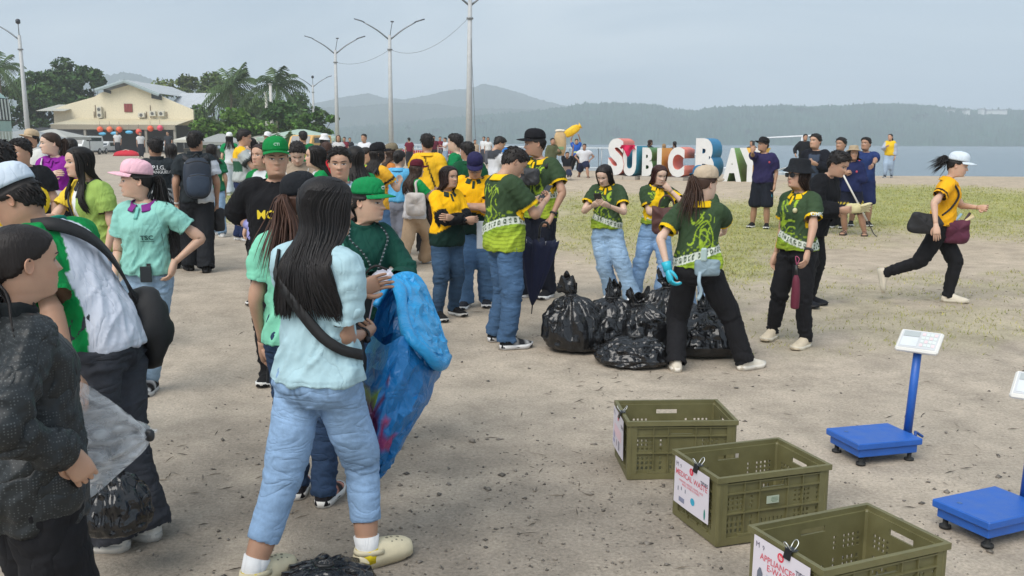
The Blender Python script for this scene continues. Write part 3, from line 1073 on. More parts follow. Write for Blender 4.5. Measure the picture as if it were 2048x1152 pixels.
 def make_shoes(s, col=(.05, .05, .05), sole=(.7, .7, .68), kind='sneaker', trim=None, sock=None):
  H = s.H
  for q in 'rl':
   j = s.J[q]
   put = lambda v: j['base'] + np.asarray(v) @ j['Rf'].T
   if kind in ('sandal', 'slipper'):
    m = MB()
    v, f = sole_shape(H, 0, .012)
    m.add(put(v), f, sole)
    m.build('sandal', RUBBER, s.root)
    m = MB()
    for yy, hh_, w in (((.035, .047, .034), (.075, .036, .036)) if kind == 'sandal' else ((.055, .042, .036),)):
     a = np.linspace(-.1, PI + .1, 11)
     m.tube(put(np.stack([np.cos(a) * w * H, np.full(11, yy * H), .006 * H + np.sin(a) * hh_ * H], 1)), np.tile(A((.009, .002)) * H, (11, 1)), 6, col, up=j['Rf'] @ A((0, 0, 1.)))
    m.build('strap', RUBBER, s.root)
    continue
   v, f = foot_shape(H * (1.04 if kind != 'clog' else 1.02), 18 if s.lod < 2 else 10, kind)
   m = MB()
   c = np.tile(A(col, float), (len(v), 1))
   if trim is not None:
    t = v[:, 1] / H
    c[(np.abs(np.sin(t * 90)) > .75) & (t > .0) & (t < .09) & (v[:, 2] > .02 * H)] = trim
   m.add(put(v), f, c)
   o = m.build('shoe', RUBBER if kind == 'clog' else CLOTH, s.root)
   m = MB()
   v, f = sole_shape(H * (1.05 if kind != 'clog' else 1.03), 0, .020 if kind != 'boot' else .016)
   m.add(put(v), f, sole)
   m.build('sole', RUBBER, o)
   if kind == 'clog':      # vent holes and heel strap
    for hx_, hy_ in ((-.014, .05), (.002, .046), (.018, .05), (-.018, .066), (-.002, .062), (.014, .066), (.0, .08), (.018, .08), (-.016, .082)):
     m = MB(); m.ball(put(A((hx_, hy_, .006 + np.interp(hy_, [.03, .052, .074, .094], [.055, .051, .046, .041]) * math.sqrt(max(.05, 1 - (hx_ / .038) ** 2)) ** .8)) * H), A((.0045, .0045, .002)) * H, 8, 5, None, A(col) * .35); m.build('vent_hole', RUBBER, o)
    a_ = np.linspace(-.1, PI + .1, 11)
    m = MB(); m.tube(put(np.stack([np.cos(a_) * .031 * H, (.012 - np.sin(a_) * .058) * H, (.040 + .004 * np.sin(a_)) * H], 1)), np.tile(A((.003, .008)) * H, (11, 1)), 6, A(col) * .95); m.build('heel_strap', RUBBER, o)
   if sock is not None:
    m = MB()
    An, K_ = j['A'], j['K']
    m.tube([An + A((0, 0, -.025 * H)), An, An + (K_ - An) * sock[1]], A([.029, .028, .0325]) * H, 14, sock[0])
    so = m.build('sock', CLOTH, s.root)
    if len(sock) > 2:
     m = MB(); m.tube([An + A((0, 0, -.03 * H)), An + A((0, 0, .004 * H))], A([.0305, .029]) * H, 14, sock[2]); m.build('heel_patch', CLOTH, so)
 # -- hair and hats
 def make_hair(s, style='long', col=(.012, .009, .008), length=.22, vol=1.0, tail=None, front=0.0, n=None, wave=.25, part=.0, shell=.045, wind=(0, 0), lw=1.0, tint=None, no_locks=False):
  nc, nr = ((52, 58), (40, 44), (28, 30), (20, 20))[s.lod]
  th, z = head_grid(nc, nr)
  TH, Z = np.meshgrid(th, z)
  x, y = head_pt(TH, Z, .0)
  V = np.stack([x, y, Z], 2).reshape(-1, 3)
  cen = A((0, -.03, .5))
  D = V - cen
  D[:, 2] *= .8
  D /= np.linalg.norm(D, axis=1)[:, None]
  hl = hairline(TH.ravel(), 'short' if style == 'short' else ('back' if style in ('tail', 'bun') else 'long'))
  rag = (vnoise(np.stack([TH.ravel() * 9, Z.ravel() * 3, np.full(V.shape[0], 3.0)], 1), 2) - .5) * (.07 if style == 'short' else .03)
  k = sstep(-.015, .05, V[:, 2] - hl + rag)
  tex = fbm(np.stack([np.sin(TH.ravel()) * 9, np.cos(TH.ravel()) * 9, Z.ravel() * 4], 1), 2, 5) - .5
  sh = shell * (1.0 + (.9 * sstep(.7, .95, V[:, 2]) if style == 'short' else .25 * sstep(.75, .95, V[:, 2]))) * vol
  off = -.05 + k * (.05 + sh + tex * (.06 if style == 'short' else .015))
  if s.hatted:
   off = np.where(V[:, 2] > .62, np.minimum(off, .012), off)
  V2 = V + D * off[:, None]
  if style != 'short':
   V2[:, 2] -= .018 * np.exp(-((V2[:, 0] - part) / .02) ** 2) * sstep(.8, .95, V2[:, 2]) * (V2[:, 1] > -.25)
  low = V[:, 2] < -.05
  keep = ~low
  nr0 = int(np.argmax(z > -.05))
  Vh = s.hp(V2)[nr0 * nc:]
  nr_ = nr - nr0
  f = []
  for jj in range(nr_ - 1):
   a0 = jj * nc
   f += [[a0 + i, a0 + (i + 1) % nc, a0 + nc + (i + 1) % nc, a0 + nc + i] for i in range(nc)]
  f.append([(nr_ - 1) * nc + i for i in range(nc)])
  m = MB()
  col = A(col, float)
  m.add(Vh, f, col)
  rng = s.rng
  H = s.H
  side = 4 if s.lod < 1 else 3
  def top_pt(t, zq, o):
   xx, yy = head_pt(np.array([t]), np.array([zq]), 0)
   p = A((xx[0], yy[0], zq))
   d = p - cen
   return p + d / np.linalg.norm(d) * o
  bt = []
  if no_locks:
   pass
  elif style == 'short':
   cnt = n or (420, 220, 70, 0)[s.lod]
   for _ in range(cnt):
    t = rng.uniform(-PI, PI)
    lo = float(hairline(np.array([t]), 'short')[0]) + .06
    if lo > .97: continue
    zq = rng.uniform(lo, .985) ** .9
    zq = min(max(zq, lo), .985)
    if s.hatted and zq > .60: continue
    o = sh_ = shell * (1 + .9 * float(sstep(.7, .95, zq))) * vol
    p0 = top_pt(t, zq, o * .4)
    d = norm(p0 - cen)
    swirl = A((-.25 * p0[0] + rng.normal(0, .35), .55 + rng.normal(0, .4), -.35 + rng.normal(0, .25)))
    if zq < .75: swirl = A((0, rng.normal(-.2, .3), -1.0))
    if p0[1] < -.2: swirl = A((rng.normal(0, .3), -.2, -1.0))
    tg = swirl - d * np.dot(swirl, d)
    ln = rng.uniform(.08, .17)
    p1 = p0 + norm(tg) * ln * .5 + d * o * .75
    p2 = p0 + norm(tg) * ln + d * o * rng.uniform(.5, 1.1)
    c = col * rng.uniform(.7, 1.7)
    bt.append((s.hp([p0, p1, p2]), np.tile(A([.024, .022, .004])[:, None] * s.hh, (1, 2)), np.repeat(c[None], 12, 0)))
  else:
   cnt = n or (460, 170, 45, 16)[s.lod]
   lw = lw * (.36, .56, .9, 1.2)[s.lod]
   yb = lambda zq: None
   if style == 'long':
    for i in range(cnt):
     fr = i / cnt
     sgn = 1 if i % 2 else -1
     t = sgn * (math.radians(62) + (PI - math.radians(62)) * rng.uniform(0, 1) ** .9)
     if front and rng.uniform() < .35:
      t = sgn * math.radians(rng.uniform(58, 85))
     oo = shell * vol * rng.uniform(.5, 1.35)
     pp = [top_pt(t * .55 + part, .93, oo), top_pt(t * .85, .78, oo * 1.1), top_pt(t, .52, oo * 1.25), top_pt(t, .22, oo * 1.6)]
     if s.hatted: pp = [top_pt(t, .70, .0), top_pt(t, .60, oo * .6)] + pp[2:]
     pts = list(s.hp(pp))
     ln = length * H * rng.uniform(.86, 1.06)
     p = pts[-1]
     isf = abs(math.degrees(t)) < 88 and front
     c0, R0 = s.spine(.80)
     steps = 5
     ws = rng.uniform(0, 6.28)
     zlev = p[2]
     for q in range(1, steps + 1):
      zt = zlev - ln * q / steps
      rel = R0.T @ (p - c0)
      # rest height on torso for this z
      zr = np.interp(zt, s.sp[:, 2], s.zs) if s.sp[-1, 2] > s.sp[0, 2] else .7
      c_, R_ = s.spine(float(np.clip(zr, .45, .86)))
      w_, f_, b_ = (np.interp(np.clip(zr, .455, .85), _Z, tt) for tt in (s.tw, s.tf, s.tb))
      xloc = np.clip(rel[0] * (1 + .08 * q), -.105 * H, .105 * H)
      lim = math.sqrt(max(.15, 1 - (xloc / ((w_ + .03) * H)) ** 2))
      if isf:
       yl = (f_ * lim + .024) * H + oo * s.hh * .4
      else:
       yl = -(b_ * lim + .022) * H - oo * s.hh * .4
      if zr > .82:
       kk = .55
      else:
       kk = .95
      tgt = c_ + R_ @ A((xloc, yl, 0))
      npnt = A((tgt[0] * .6 + p[0] * .4, p[1] * (1 - kk) + tgt[1] * kk, zt))
      npnt[:2] += A((math.sin(ws + q * 1.3), math.cos(ws * 1.7 + q * 1.1))) * wave * .018 * (.4 + q / steps)
      npnt[:2] += A(wind) * (q / steps) ** 1.5 * .1
      pts.append(npnt)
      p = npnt
     path = spline(pts, 15)
     rr = np.interp(np.linspace(0, 1, 15), [0, .25, .7, .93, 1], [.04, .075, .080, .05, .012]) * s.hh * lw
     c = col * rng.uniform(.8, 1.3)
     cc = np.repeat(np.linspace(0, 1, 15), side)[:, None]
     cl = c if tint is None else c * (1 - cc) + A(tint) * rng.uniform(.7, 1.3) * cc
     bt.append((path, np.stack([rr, rr * .38], 1), np.broadcast_to(cl, (15 * side, 3))))
   elif style in ('tail', 'bun'):
    base = A(tail.get('at', (0, -.52, .62)))
    # bobble, then locks
    if style == 'bun':
     m.ball(s.hp(base), A((.17, .15, .17)) * s.hh, 12, 8, s.HR, col)
    else:
     dirv = A(tail.get('dir', (0, -.35, -1)), float)
     ln = tail.get('len', .18) * H
     grav = tail.get('grav', 1.0)
     for i in range((170, 60, 20, 8)[s.lod]):
      jit = rng.normal(0, 1, 3)
      p0 = s.hp(base + jit * .03 + A((0, .06, 0)))
      d0 = norm(s.HR @ norm(dirv) + jit * .12)
      l_ = ln * rng.uniform(.75, 1.05)
      pts = [p0, p0 + norm(s.HR @ A((0, -.7, .2))) * .035 * H + jit * .004, p0 + d0 * l_ * .45 + A((0, 0, -.10 * l_ * grav)) + jit * .012, p0 + d0 * l_ * .8 + A((0, 0, -.35 * l_ * grav)) + jit * .018, p0 + d0 * l_ * 1.0 + A((0, 0, -.62 * l_ * grav)) + jit * .022]
      path = spline(pts, 11)
      rr = np.interp(np.linspace(0, 1, 11), [0, .2, .6, 1], [.03, .06, .06, .008]) * s.hh * (.36, .55, .9, 1.2)[s.lod]
      bt.append((path, np.stack([rr, rr * .6], 1), np.repeat((col * rng.uniform(.8, 1.3))[None], 11 * side, 0)))
  if bt:
   v, ff = batch_tubes([b_[0] for b_ in bt], [b_[1] for b_ in bt], len(bt[0][2]) // len(bt[0][0]))
   m.add(v, ff, np.concatenate([b_[2] for b_ in bt]))
  s.hair = m.build('hair', HAIR, s.root, fix=True)
 def make_hat(s, kind='cap', col=(.1, .4, .2), brim=None, yaw=0.0, tilt=0.0, up=0.0, logo=None, pitch=8, button=True):
  brim = col if brim is None else brim
  R = rotz(math.radians(yaw)) @ rotx(math.radians(pitch))
  cz = (.755 if kind == 'cap' else .86) + up
  put = lambda P: s.hp(A((0, -.02, cz)) + np.asarray(P, float) @ R.T)
  root = s.root
  a = np.linspace(0, 2 * PI, 28, endpoint=False)
  m = MB()
  rings = []
  if kind == 'cap':
   lv = [(-.02, 1.0), (.05, 1.0), (.14, .985), (.24, .93), (.33, .80), (.39, .62), (.43, .38), (.445, .15), (.447, .02)]
   for zq, k in lv:
    wx, wf, wb = .405 * k, .50 * k, .505 * k
    dy = np.where(np.cos(a) > 0, wf, wb) * np.cos(a)
    fz = zq + .04 * np.clip(np.cos(a), 0, 1) * (zq > .1) * k
    rings.append(put(np.stack([wx * np.sin(a), dy, fz], 1)))
   m.loft(rings, col)
   if button:
    m.ball(put([(0, 0, .452)])[0], A((.03, .03, .018)) * s.hh, 8, 5, None, col)
   o = m.build('cap_crown', CLOTH, root)
   b = MB()
   t = np.radians(np.linspace(-72, 72, 19))
   P0, P1, Pm = [], [], []
   for tt in t:
    e = math.cos(tt) ** .6 if math.cos(tt) > 0 else 0
    x0, y0 = .405 * math.sin(tt), .50 * math.cos(tt)
    ext = .36 * max(0, math.cos(tt * 1.22)) ** .55
    drop = lambda x: -.25 * x * x
    for lst, g in ((P0, 0), (Pm, .5), (P1, 1.0)):
     xx, yy = x0 * (1 + .05 * g), y0 + ext * g
     lst.append((xx, yy, -.01 + drop(xx) * (1 + .9 * g) + .0 - .05 * g * g))
   top = np.concatenate([put(P) for P in (P0, Pm, P1)])
   un = s.HR @ R @ A((0, 0, -.022 * s.hh))
   k = len(t)
   v = np.concatenate([top, top + un])
   f = []
   for r in range(2):
    for i in range(k - 1):
     q = [r * k + i, r * k + i + 1, (r + 1) * k + i + 1, (r + 1) * k + i]
     f.append(q)
     f.append([x_ + 3 * k for x_ in q][::-1])
   for i in range(k - 1):
    f.append([2 * k + i, 2 * k + i + 1, 5 * k + i + 1, 5 * k + i])
   b.add(v, f, brim)
   b.build('cap_brim', CLOTH, root)
  else:
   lv = [(-.25, 1.42), (-.22, 1.40), (-.02, 1.03), (.05, 1.0), (.24, .93), (.31, .86), (.335, .72), (.345, .35), (.346, .02)]
   if kind == 'boonie': lv[0], lv[1] = (-.13, 1.55), (-.10, 1.53)
   for zq, k in lv:
    wave = 1 + (.05 * np.sin(a * 3 + 1) if k > 1.2 else 0)
    rings.append(put(np.stack([.41 * k * np.sin(a) * wave, .505 * k * np.cos(a) * wave, zq + (.03 * np.sin(a * 2 + .6) if k > 1.2 else 0 * a)], 1)))
   inner = [r for r in rings[:3]]
   m.loft(rings, col, caps=False)
   m.build('bucket_hat', CLOTH, root, fix=False)
  s.hat_put = put

def foot_shape(H, n=14, kind='sneaker'):
 st = [(-.046, .010, .030), (-.043, .018, .044), (-.034, .023, .056), (-.015, .0255, .064), (.004, .027, .062), (.022, .028, .052), (.042, .0305, .042), (.064, .032, .034), (.084, .031, .029), (.100, .026, .025), (.110, .018, .021), (.115, .008, .016)]
 if kind == 'clog':
  st = [(-.046, .012, .030), (-.042, .022, .034), (-.030, .027, .036), (-.010, .029, .038), (.012, .031, .052), (.030, .034, .054), (.052, .037, .050), (.074, .038, .045), (.094, .035, .040), (.108, .027, .034), (.116, .016, .028), (.119, .006, .022)]
 a = np.linspace(0, 2 * PI, n, endpoint=False)
 rings = []
 for y, w, h in st:
  x = w * np.sign(np.cos(a)) * np.abs(np.cos(a)) ** .7
  z = np.where(np.sin(a) > 0, h * np.abs(np.sin(a)) ** .8, 0) + .006
  z = np.where(np.sin(a) <= 0, .006, np.maximum(z, .006))
  rings.append(np.stack([x, np.full(n, y), z], 1) * H)
 return loft(rings)
def sole_shape(H, z0, t):
 ys = np.linspace(-.049, .119, 15)
 hw = np.interp(ys, [-.049, -.044, -.03, .0, .03, .065, .09, .108, .119], [.008, .018, .0255, .0275, .029, .0345, .0325, .022, .004])
 ring = np.concatenate([np.stack([hw, ys], 1), np.stack([-hw[::-1], ys[::-1]], 1)])
 lo = np.c_[ring, np.zeros(len(ring))]
 toe = .010 * sstep(.08, .119, ring[:, 1])
 lo[:, 2] = z0 + toe
 up = np.c_[ring * A((1.0, 1.0)), np.full(len(ring), z0 + t) + toe * .6]
 lo[:, :2] *= .95
 return loft([lo * H, up * H])

def finish_people():
 """turns the collected garment shapes into smooth continuous cloth"""
 objs = []
 for it in PENDING:
  s, name, mb, vox, smooth, post, mats, parent = it[:8]
  caps = it[8] if len(it) > 8 else []
  v, f = mb.arrays()
  me = mesh_from(name + '_raw', v, f)
  fix_normals(me)
  o = bpy.data.objects.new(name + '_raw', me)
  COL.objects.link(o)
  r = o.modifiers.new('r', 'REMESH')
  r.mode = 'VOXEL'
  r.voxel_size = vox
  r.adaptivity = 0
  sm = o.modifiers.new('s', 'SMOOTH')
  sm.factor = 0.5
  sm.iterations = max(3, int(smooth * 0.012 / vox) + 2)
  objs.append(o)
 dg = bpy.context.evaluated_depsgraph_get()
 for o, it in zip(objs, PENDING):
  s, name, mb, vox, smooth, post, mats, parent = it[:8]
  caps = it[8] if len(it) > 8 else []
  me = bpy.data.meshes.new_from_object(o.evaluated_get(dg))
  me.name = name
  n = len(me.vertices)
  V = np.empty(n * 3, np.float32)
  me.vertices.foreach_get('co', V)
  V = V.reshape(-1, 3).astype(float)
  N = np.empty(n * 3, np.float32)
  me.vertex_normals.foreach_get('vector', N)
  N = N.reshape(-1, 3).astype(float)
  V2 = post(me, V, N)
  me.vertices.foreach_set('co', V2.astype(np.float32).ravel())
  if caps:
   bm = bmesh.new()
   bm.from_mesh(me)
   kill = []
   P = A([tuple(x.calc_center_median()) for x in bm.faces])
   Nf = A([tuple(x.normal) for x in bm.faces])
   bad = np.zeros(len(P), bool)
   for c, d, rr in caps:
    rel = P - c
    bad |= (np.linalg.norm(rel, axis=1) < rr) & (np.abs(rel @ d) < 2.5 * vox) & (Nf @ d > .72)
   bm.faces.ensure_lookup_table()
   bmesh.ops.delete(bm, geom=[bm.faces[i] for i in np.nonzero(bad)[0]], context='FACES')
   bm.to_mesh(me)
   bm.free()
  me.polygons.foreach_set('use_smooth', np.ones(len(me.polygons), bool))
  ob = link(name, me, mats, parent or s.root)
  s.__dict__.setdefault('cloth', {})[name] = ob
 for o in objs:
  me = o.data
  bpy.data.objects.remove(o)
  bpy.data.meshes.remove(me)
 PENDING.clear()

def surf_text(txt, obj, origin, fwd, right, size, mats, col, name='lettering', parent=None, bold=0.0, off=.004, align='CENTER', fallback=0.1):
 """flat lettering laid on a surface: ray from origin plane along fwd onto obj (all in the mesh's space)"""
 cu = bpy.data.curves.new('t', 'FONT')
 cu.body = txt
 cu.size = size
 cu.align_x = align
 cu.align_y = 'CENTER'
 cu.offset = bold
 cu.fill_mode = 'FRONT'
 cu.resolution_u = 2
 t = bpy.data.objects.new('t', cu)
 COL.objects.link(t)
 me = bpy.data.meshes.new_from_object(t.evaluated_get(bpy.context.evaluated_depsgraph_get()))
 bpy.data.objects.remove(t)
 bpy.data.curves.remove(cu)
 if not len(me.vertices):
  return None
 bm = bmesh.new()
 bm.from_mesh(me)
 bmesh.ops.triangulate(bm, faces=bm.faces)
 bmesh.ops.subdivide_edges(bm, edges=[e for e in bm.edges if e.calc_length() > size * .25], cuts=1)
 bm.to_mesh(me)
 bm.free()
 n = len(me.vertices)
 V = np.empty(n * 3, np.float32)
 me.vertices.foreach_get('co', V)
 V = V.reshape(-1, 3)
 fwd, right = norm(fwd), norm(right)
 up = norm(np.cross(right, fwd))
 right = np.cross(fwd, up)
 W = A(origin) + np.outer(V[:, 0], right) + np.outer(V[:, 1], up)
 if obj is not None:
  src = obj.data
  bv = BVHTree.FromPolygons([v.co for v in src.vertices], [tuple(p.vertices) for p in src.polygons])
  out = []
  last = None
  for p in W:
   h = bv.ray_cast(Vector(p), Vector(fwd))
   if h[0] is not None and h[3] < .6:
    last = h[3]
    out.append(np.array(h[0]) - fwd * off)
   else:
    out.append(p + fwd * ((last or fallback) - off))
  W = A(out)
 me.vertices.foreach_set('co', W.astype(np.float32).ravel())
 set_col(me, np.tile(A(col, float), (n, 1)))
 me.update()
 me.materials.clear()
 return link(name, me, mats, parent)
# ------------------------------------------------------------------ ground
def grass_density(x, y):
 t = x / np.maximum(y, .5)
 win = lambda v, a, b, s_: sstep(a - s_, a + s_, v) * (1 - sstep(b - s_, b + s_, v))
 y = y + (noise2(x * .25, y * .2, 3, 61) - .5) * .45 * y
 t = t + (noise2(x * .2 + 9, y * .2, 3, 62) - .5) * .16
 n1 = noise2(x * .35, y * .22, 3, 21)
 n2 = noise2(x * 1.4, y * 1.1, 3, 22)
 g = win(t, .33, 1.2, .07) * win(y, 17.5, 31, 5.0) * 1.05
 g = np.maximum(g, win(t, .04, .36, .06) * win(y, 14, 27, 4.5) * .86)
 g = np.maximum(g, win(t, .225, .32, .04) * win(y, 10.5, 18, 2.0) * .8)
 g = np.maximum(g, win(t, -.335, -.16, .03) * win(y, 19, 130, 4) * .95)
 g = np.maximum(g, win(t, .12, .6, .05) * win(y, 7.2, 13, .8) * .30)
 return np.clip(g * 1.4 - (1 - n1) * .5 - (n2 < .45) * .15, 0, 1)
nt_, nr_ = 330, 330
tt = np.linspace(-1.35, 1.35, nt_)
yy = np.concatenate([[-3.0, -1, .3], np.geomspace(1.0, 240, nr_ - 3)])
TT, YY = np.meshgrid(tt, yy)
XX = TT * (np.maximum(YY, 0) + 3.0)
ZZ = land_z(XX, YY, True)
gv = np.stack([XX, YY, ZZ], 2).reshape(-1, 3)
ii = np.arange(nt_ - 1)[None, :] + nt_ * np.arange(nr_ - 1)[:, None]
gf = np.stack([ii, ii + 1, ii + 1 + nt_, ii + nt_], 2).reshape(-1, 4)
gme = mesh_from('ground', gv, gf)
gx, gy = gv[:, 0], gv[:, 1]
near_c, far_c = A(srgb(188, 175, 158)), A(srgb(184, 168, 147))
k = sstep(5.0, 16, gy)
gc = near_c * (1 - k)[:, None] + far_c * k[:, None]
leftk = (1 - sstep(-.22, -.02, gx / np.maximum(gy, 1))) * sstep(6, 14, gy)
gc = mixc(gc, srgb(176, 164, 148), leftk * .9)
big = noise2(gx * .5, gy * .5, 3, 31)
gc = gc * (.86 + .28 * big)[:, None]
damp = np.exp(-((gx - .15) / 1.5) ** 2 - ((gy - 3.8) / 1.2) ** 2) + .6 * np.exp(-((gx + 1.4) / 1.2) ** 2 - ((gy - 4.6) / 1.2) ** 2)
damp = np.clip((damp * 1.15 + .22 * (gy < 9)) * sstep(.34, .66, noise2(gx * 1.9, gy * 1.9, 4, 33)) + .25 * damp, 0, 1)
gc = mixc(gc, srgb(118, 112, 104), damp * .55)
# tyre tracks worn into the dirt
tr = np.abs(((gx * .93 + gy * .36) * .62 + noise2(gx * .3, gy * .3, 2, 40) * 2.4) % 1.0 - .5)
track = (1 - sstep(.03, .12, tr)) * (1 - sstep(14, 20, gy))
gc = gc * (1 - .10 * track)[:, None]
gd = grass_density(gx, gy)
fg = noise2(gx * .8, gy * .5, 2, 41)
gcol = A(srgb(134, 146, 74)) * (1 - fg)[:, None] + A(srgb(168, 166, 96)) * fg[:, None]
gc = gc * (1 - gd * .75)[:, None] + gcol * (gd * .75)[:, None]
set_col(gme, gc)
GROUND = bpy.data.materials.new('sandy_ground')
GROUND.use_nodes = True
nt = GROUND.node_tree
bs = nt.nodes['Principled BSDF']
bs.inputs['Roughness'].default_value = .95
bs.inputs['Specular IOR Level'].default_value = .2
def N_(t, **k):
 n = nt.nodes.new(t)
 for a, b in k.items():
  if a in n.inputs: n.inputs[a].default_value = b
 return n
K_ = nt.links.new
tc = N_('ShaderNodeTexCoord')
ga = N_('ShaderNodeAttribute'); ga.attribute_name = 'Col'
n1 = N_('ShaderNodeTexNoise', Scale=3.0, Detail=10, Roughness=.72)
n2 = N_('ShaderNodeTexNoise', Scale=55.0, Detail=6, Roughness=.75)
n3 = N_('ShaderNodeTexVoronoi', Scale=38.0)
for q in (n1, n2, n3): K_(tc.outputs['Object'], q.inputs['Vector'])
r1 = N_('ShaderNodeMapRange', **{'From Min': .3, 'From Max': .7, 'To Min': .74, 'To Max': 1.2}); K_(n1.outputs['Fac'], r1.inputs['Value'])
r2 = N_('ShaderNodeMapRange', **{'From Min': .3, 'From Max': .7, 'To Min': .68, 'To Max': 1.28}); K_(n2.outputs['Fac'], r2.inputs['Value'])
mm = N_('ShaderNodeMath'); mm.operation = 'MULTIPLY'; K_(r1.outputs[0], mm.inputs[0]); K_(r2.outputs[0], mm.inputs[1])
vm = N_('ShaderNodeVectorMath'); vm.operation = 'SCALE'; K_(ga.outputs['Color'], vm.inputs[0]); K_(mm.outputs[0], vm.inputs['Scale'])
# dark crumbs of damp soil
spk = N_('ShaderNodeTexNoise', Scale=24.0, Detail=3, Roughness=.6); K_(tc.outputs['Object'], spk.inputs['Vector'])
rs = N_('ShaderNodeMapRange', **{'From Min': .64, 'From Max': .72, 'To Min': 1.0, 'To Max': .62}); K_(spk.outputs['Fac'], rs.inputs['Value'])
vm2 = N_('ShaderNodeVectorMath'); vm2.operation = 'SCALE'; K_(vm.outputs['Vector'], vm2.inputs[0]); K_(rs.outputs[0], vm2.inputs['Scale'])
K_(vm2.outputs['Vector'], bs.inputs['Base Color'])
ad = N_('ShaderNodeMath'); ad.operation = 'ADD'; K_(n1.outputs['Fac'], ad.inputs[0])
ml = N_('ShaderNodeMath'); ml.operation = 'MULTIPLY'; ml.inputs[1].default_value = .45; K_(n2.outputs['Fac'], ml.inputs[0]); K_(ml.outputs[0], ad.inputs[1])
bp = N_('ShaderNodeBump', Strength=.75, Distance=.03); K_(ad.outputs[0], bp.inputs['Height']); K_(bp.outputs['Normal'], bs.inputs['Normal'])
tag(link('ground', gme, GROUND), kind='structure')

# pebbles, crumbs and dry grass
def scatter_ground(name, n, ymin, ymax, tmax, shape, mats, accept, seed, smooth=False):
 rng = np.random.default_rng(seed)
 y = np.exp(rng.uniform(math.log(ymin), math.log(ymax), n))
 x = rng.uniform(-tmax, tmax, n) * y
 keep = rng.uniform(0, 1, n) < accept(x, y)
 x, y = x[keep], y[keep]
 z = land_z(x, y, True)
 Vs, Fs, Cs = [], [], []
 k0 = 0
 V, F, C = shape(x, y, z, rng)
 me = mesh_from(name, V, F, smooth)
 set_col(me, C)
 return tag(link(name, me, mats), kind='stuff')
OCT = A([(1, 0, 0), (-1, 0, 0), (0, 1, 0), (0, -1, 0), (0, 0, 1), (0, 0, -1.)])
OCF = A([(0, 2, 4), (2, 1, 4), (1, 3, 4), (3, 0, 4), (2, 0, 5), (1, 2, 5), (3, 1, 5), (0, 3, 5)])
def pebble(x, y, z, rng):
 n = len(x)
 r = np.exp(rng.normal(math.log(.0045), .5, n)) * (1 + .04 * y)
 r = np.clip(r, .002, .035)
 v = OCT[None] * (r[:, None, None] * rng.uniform(.6, 1.3, (n, 1, 3)) * A((1, 1, .65)))
 v += rng.normal(0, .22, (n, 6, 3)) * r[:, None, None]
 v += np.stack([x, y, z + r * .2], 1)[:, None]
 f = (OCF[None] + 6 * np.arange(n)[:, None, None]).reshape(-1, 3)
 c = A(srgb(112, 105, 96)) * rng.uniform(.4, 1.5, (n, 1))
 return v.reshape(-1, 3), f, np.repeat(c, 6, 0)
scatter_ground('pebbles', 11000, 2.4, 13, .62, pebble, PAINT, lambda x, y: np.clip(.05 + .22 * sstep(.5, .7, noise2(x * 1.2, y * 1.2, 2, 71)) + 1.1 * np.exp(-((x - .2) / 1.6) ** 2 - ((y - 3.9) / 1.4) ** 2) - .0 * y, 0, 1), 3)
def twig(x, y, z, rng):
 n = len(x)
 a = rng.uniform(0, PI, n)
 l = rng.uniform(.01, .045, n) * (1 + .05 * y)
 d = np.stack([np.cos(a), np.sin(a), rng.normal(0, .1, n)], 1) * l[:, None]
 w = np.stack([-np.sin(a), np.cos(a), np.zeros(n)], 1) * (.0018 * (1 + .10 * y))[:, None]
 p = np.stack([x, y, z + .006], 1)
 v = np.stack([p - d, p + w + A((0, 0, .004)), p + d, p - w], 1).reshape(-1, 3)
 f = (A([[0, 3, 2], [0, 2, 1]])[None] + 4 * np.arange(n)[:, None, None]).reshape(-1, 3)
 c = A(srgb(84, 74, 60)) * rng.uniform(.4, 1.6, (n, 1))
 return v, f, np.repeat(c, 4, 0)
scatter_ground('twigs_and_litter', 3600, 3.4, 30, .62, twig, PAINT, lambda x, y: .10 + .8 * sstep(.55, .7, noise2(x * 1.1, y * 1.1, 2, 51)), 5)
GRASS = mat('grass_blade', attr=True, rough=.8, var=.2, vscale=3)
def blades(x, y, z, rng):
 n = len(x)
 k = 3
 x, y, z = (np.repeat(a, k) for a in (x, y, z))
 n = len(x)
 x = x + rng.normal(0, .03, n) * (1 + .05 * y); y = y + rng.normal(0, .03, n) * (1 + .05 * y)
 h = rng.uniform(.012, .035, n) * (1 + .012 * y)
 a = rng.uniform(0, 2 * PI, n)
 w = (.0022 * (1 + .13 * y))
 p = np.stack([x, y, z], 1)
 s_ = np.stack([np.cos(a), np.sin(a), 0 * a], 1) * w[:, None]
 tip = np.stack([rng.normal(0, .55, n) * h, rng.normal(0, .55, n) * h, h], 1)
 v = np.stack([p - s_, p + s_, p + tip], 1).reshape(-1, 3)
 f = (np.arange(n * 3).reshape(-1, 3))
 c = mixc(srgb(122, 136, 56), srgb(182, 172, 100), rng.uniform(0, 1, n)) * rng.uniform(.7, 1.2, (n, 1))
 return v, f, np.repeat(c, 3, 0)
scatter_ground('grass', 110000, 7.2, 60, .62, blades, GRASS, lambda x, y: grass_density(x, y) ** 1.2 * .95, 8)

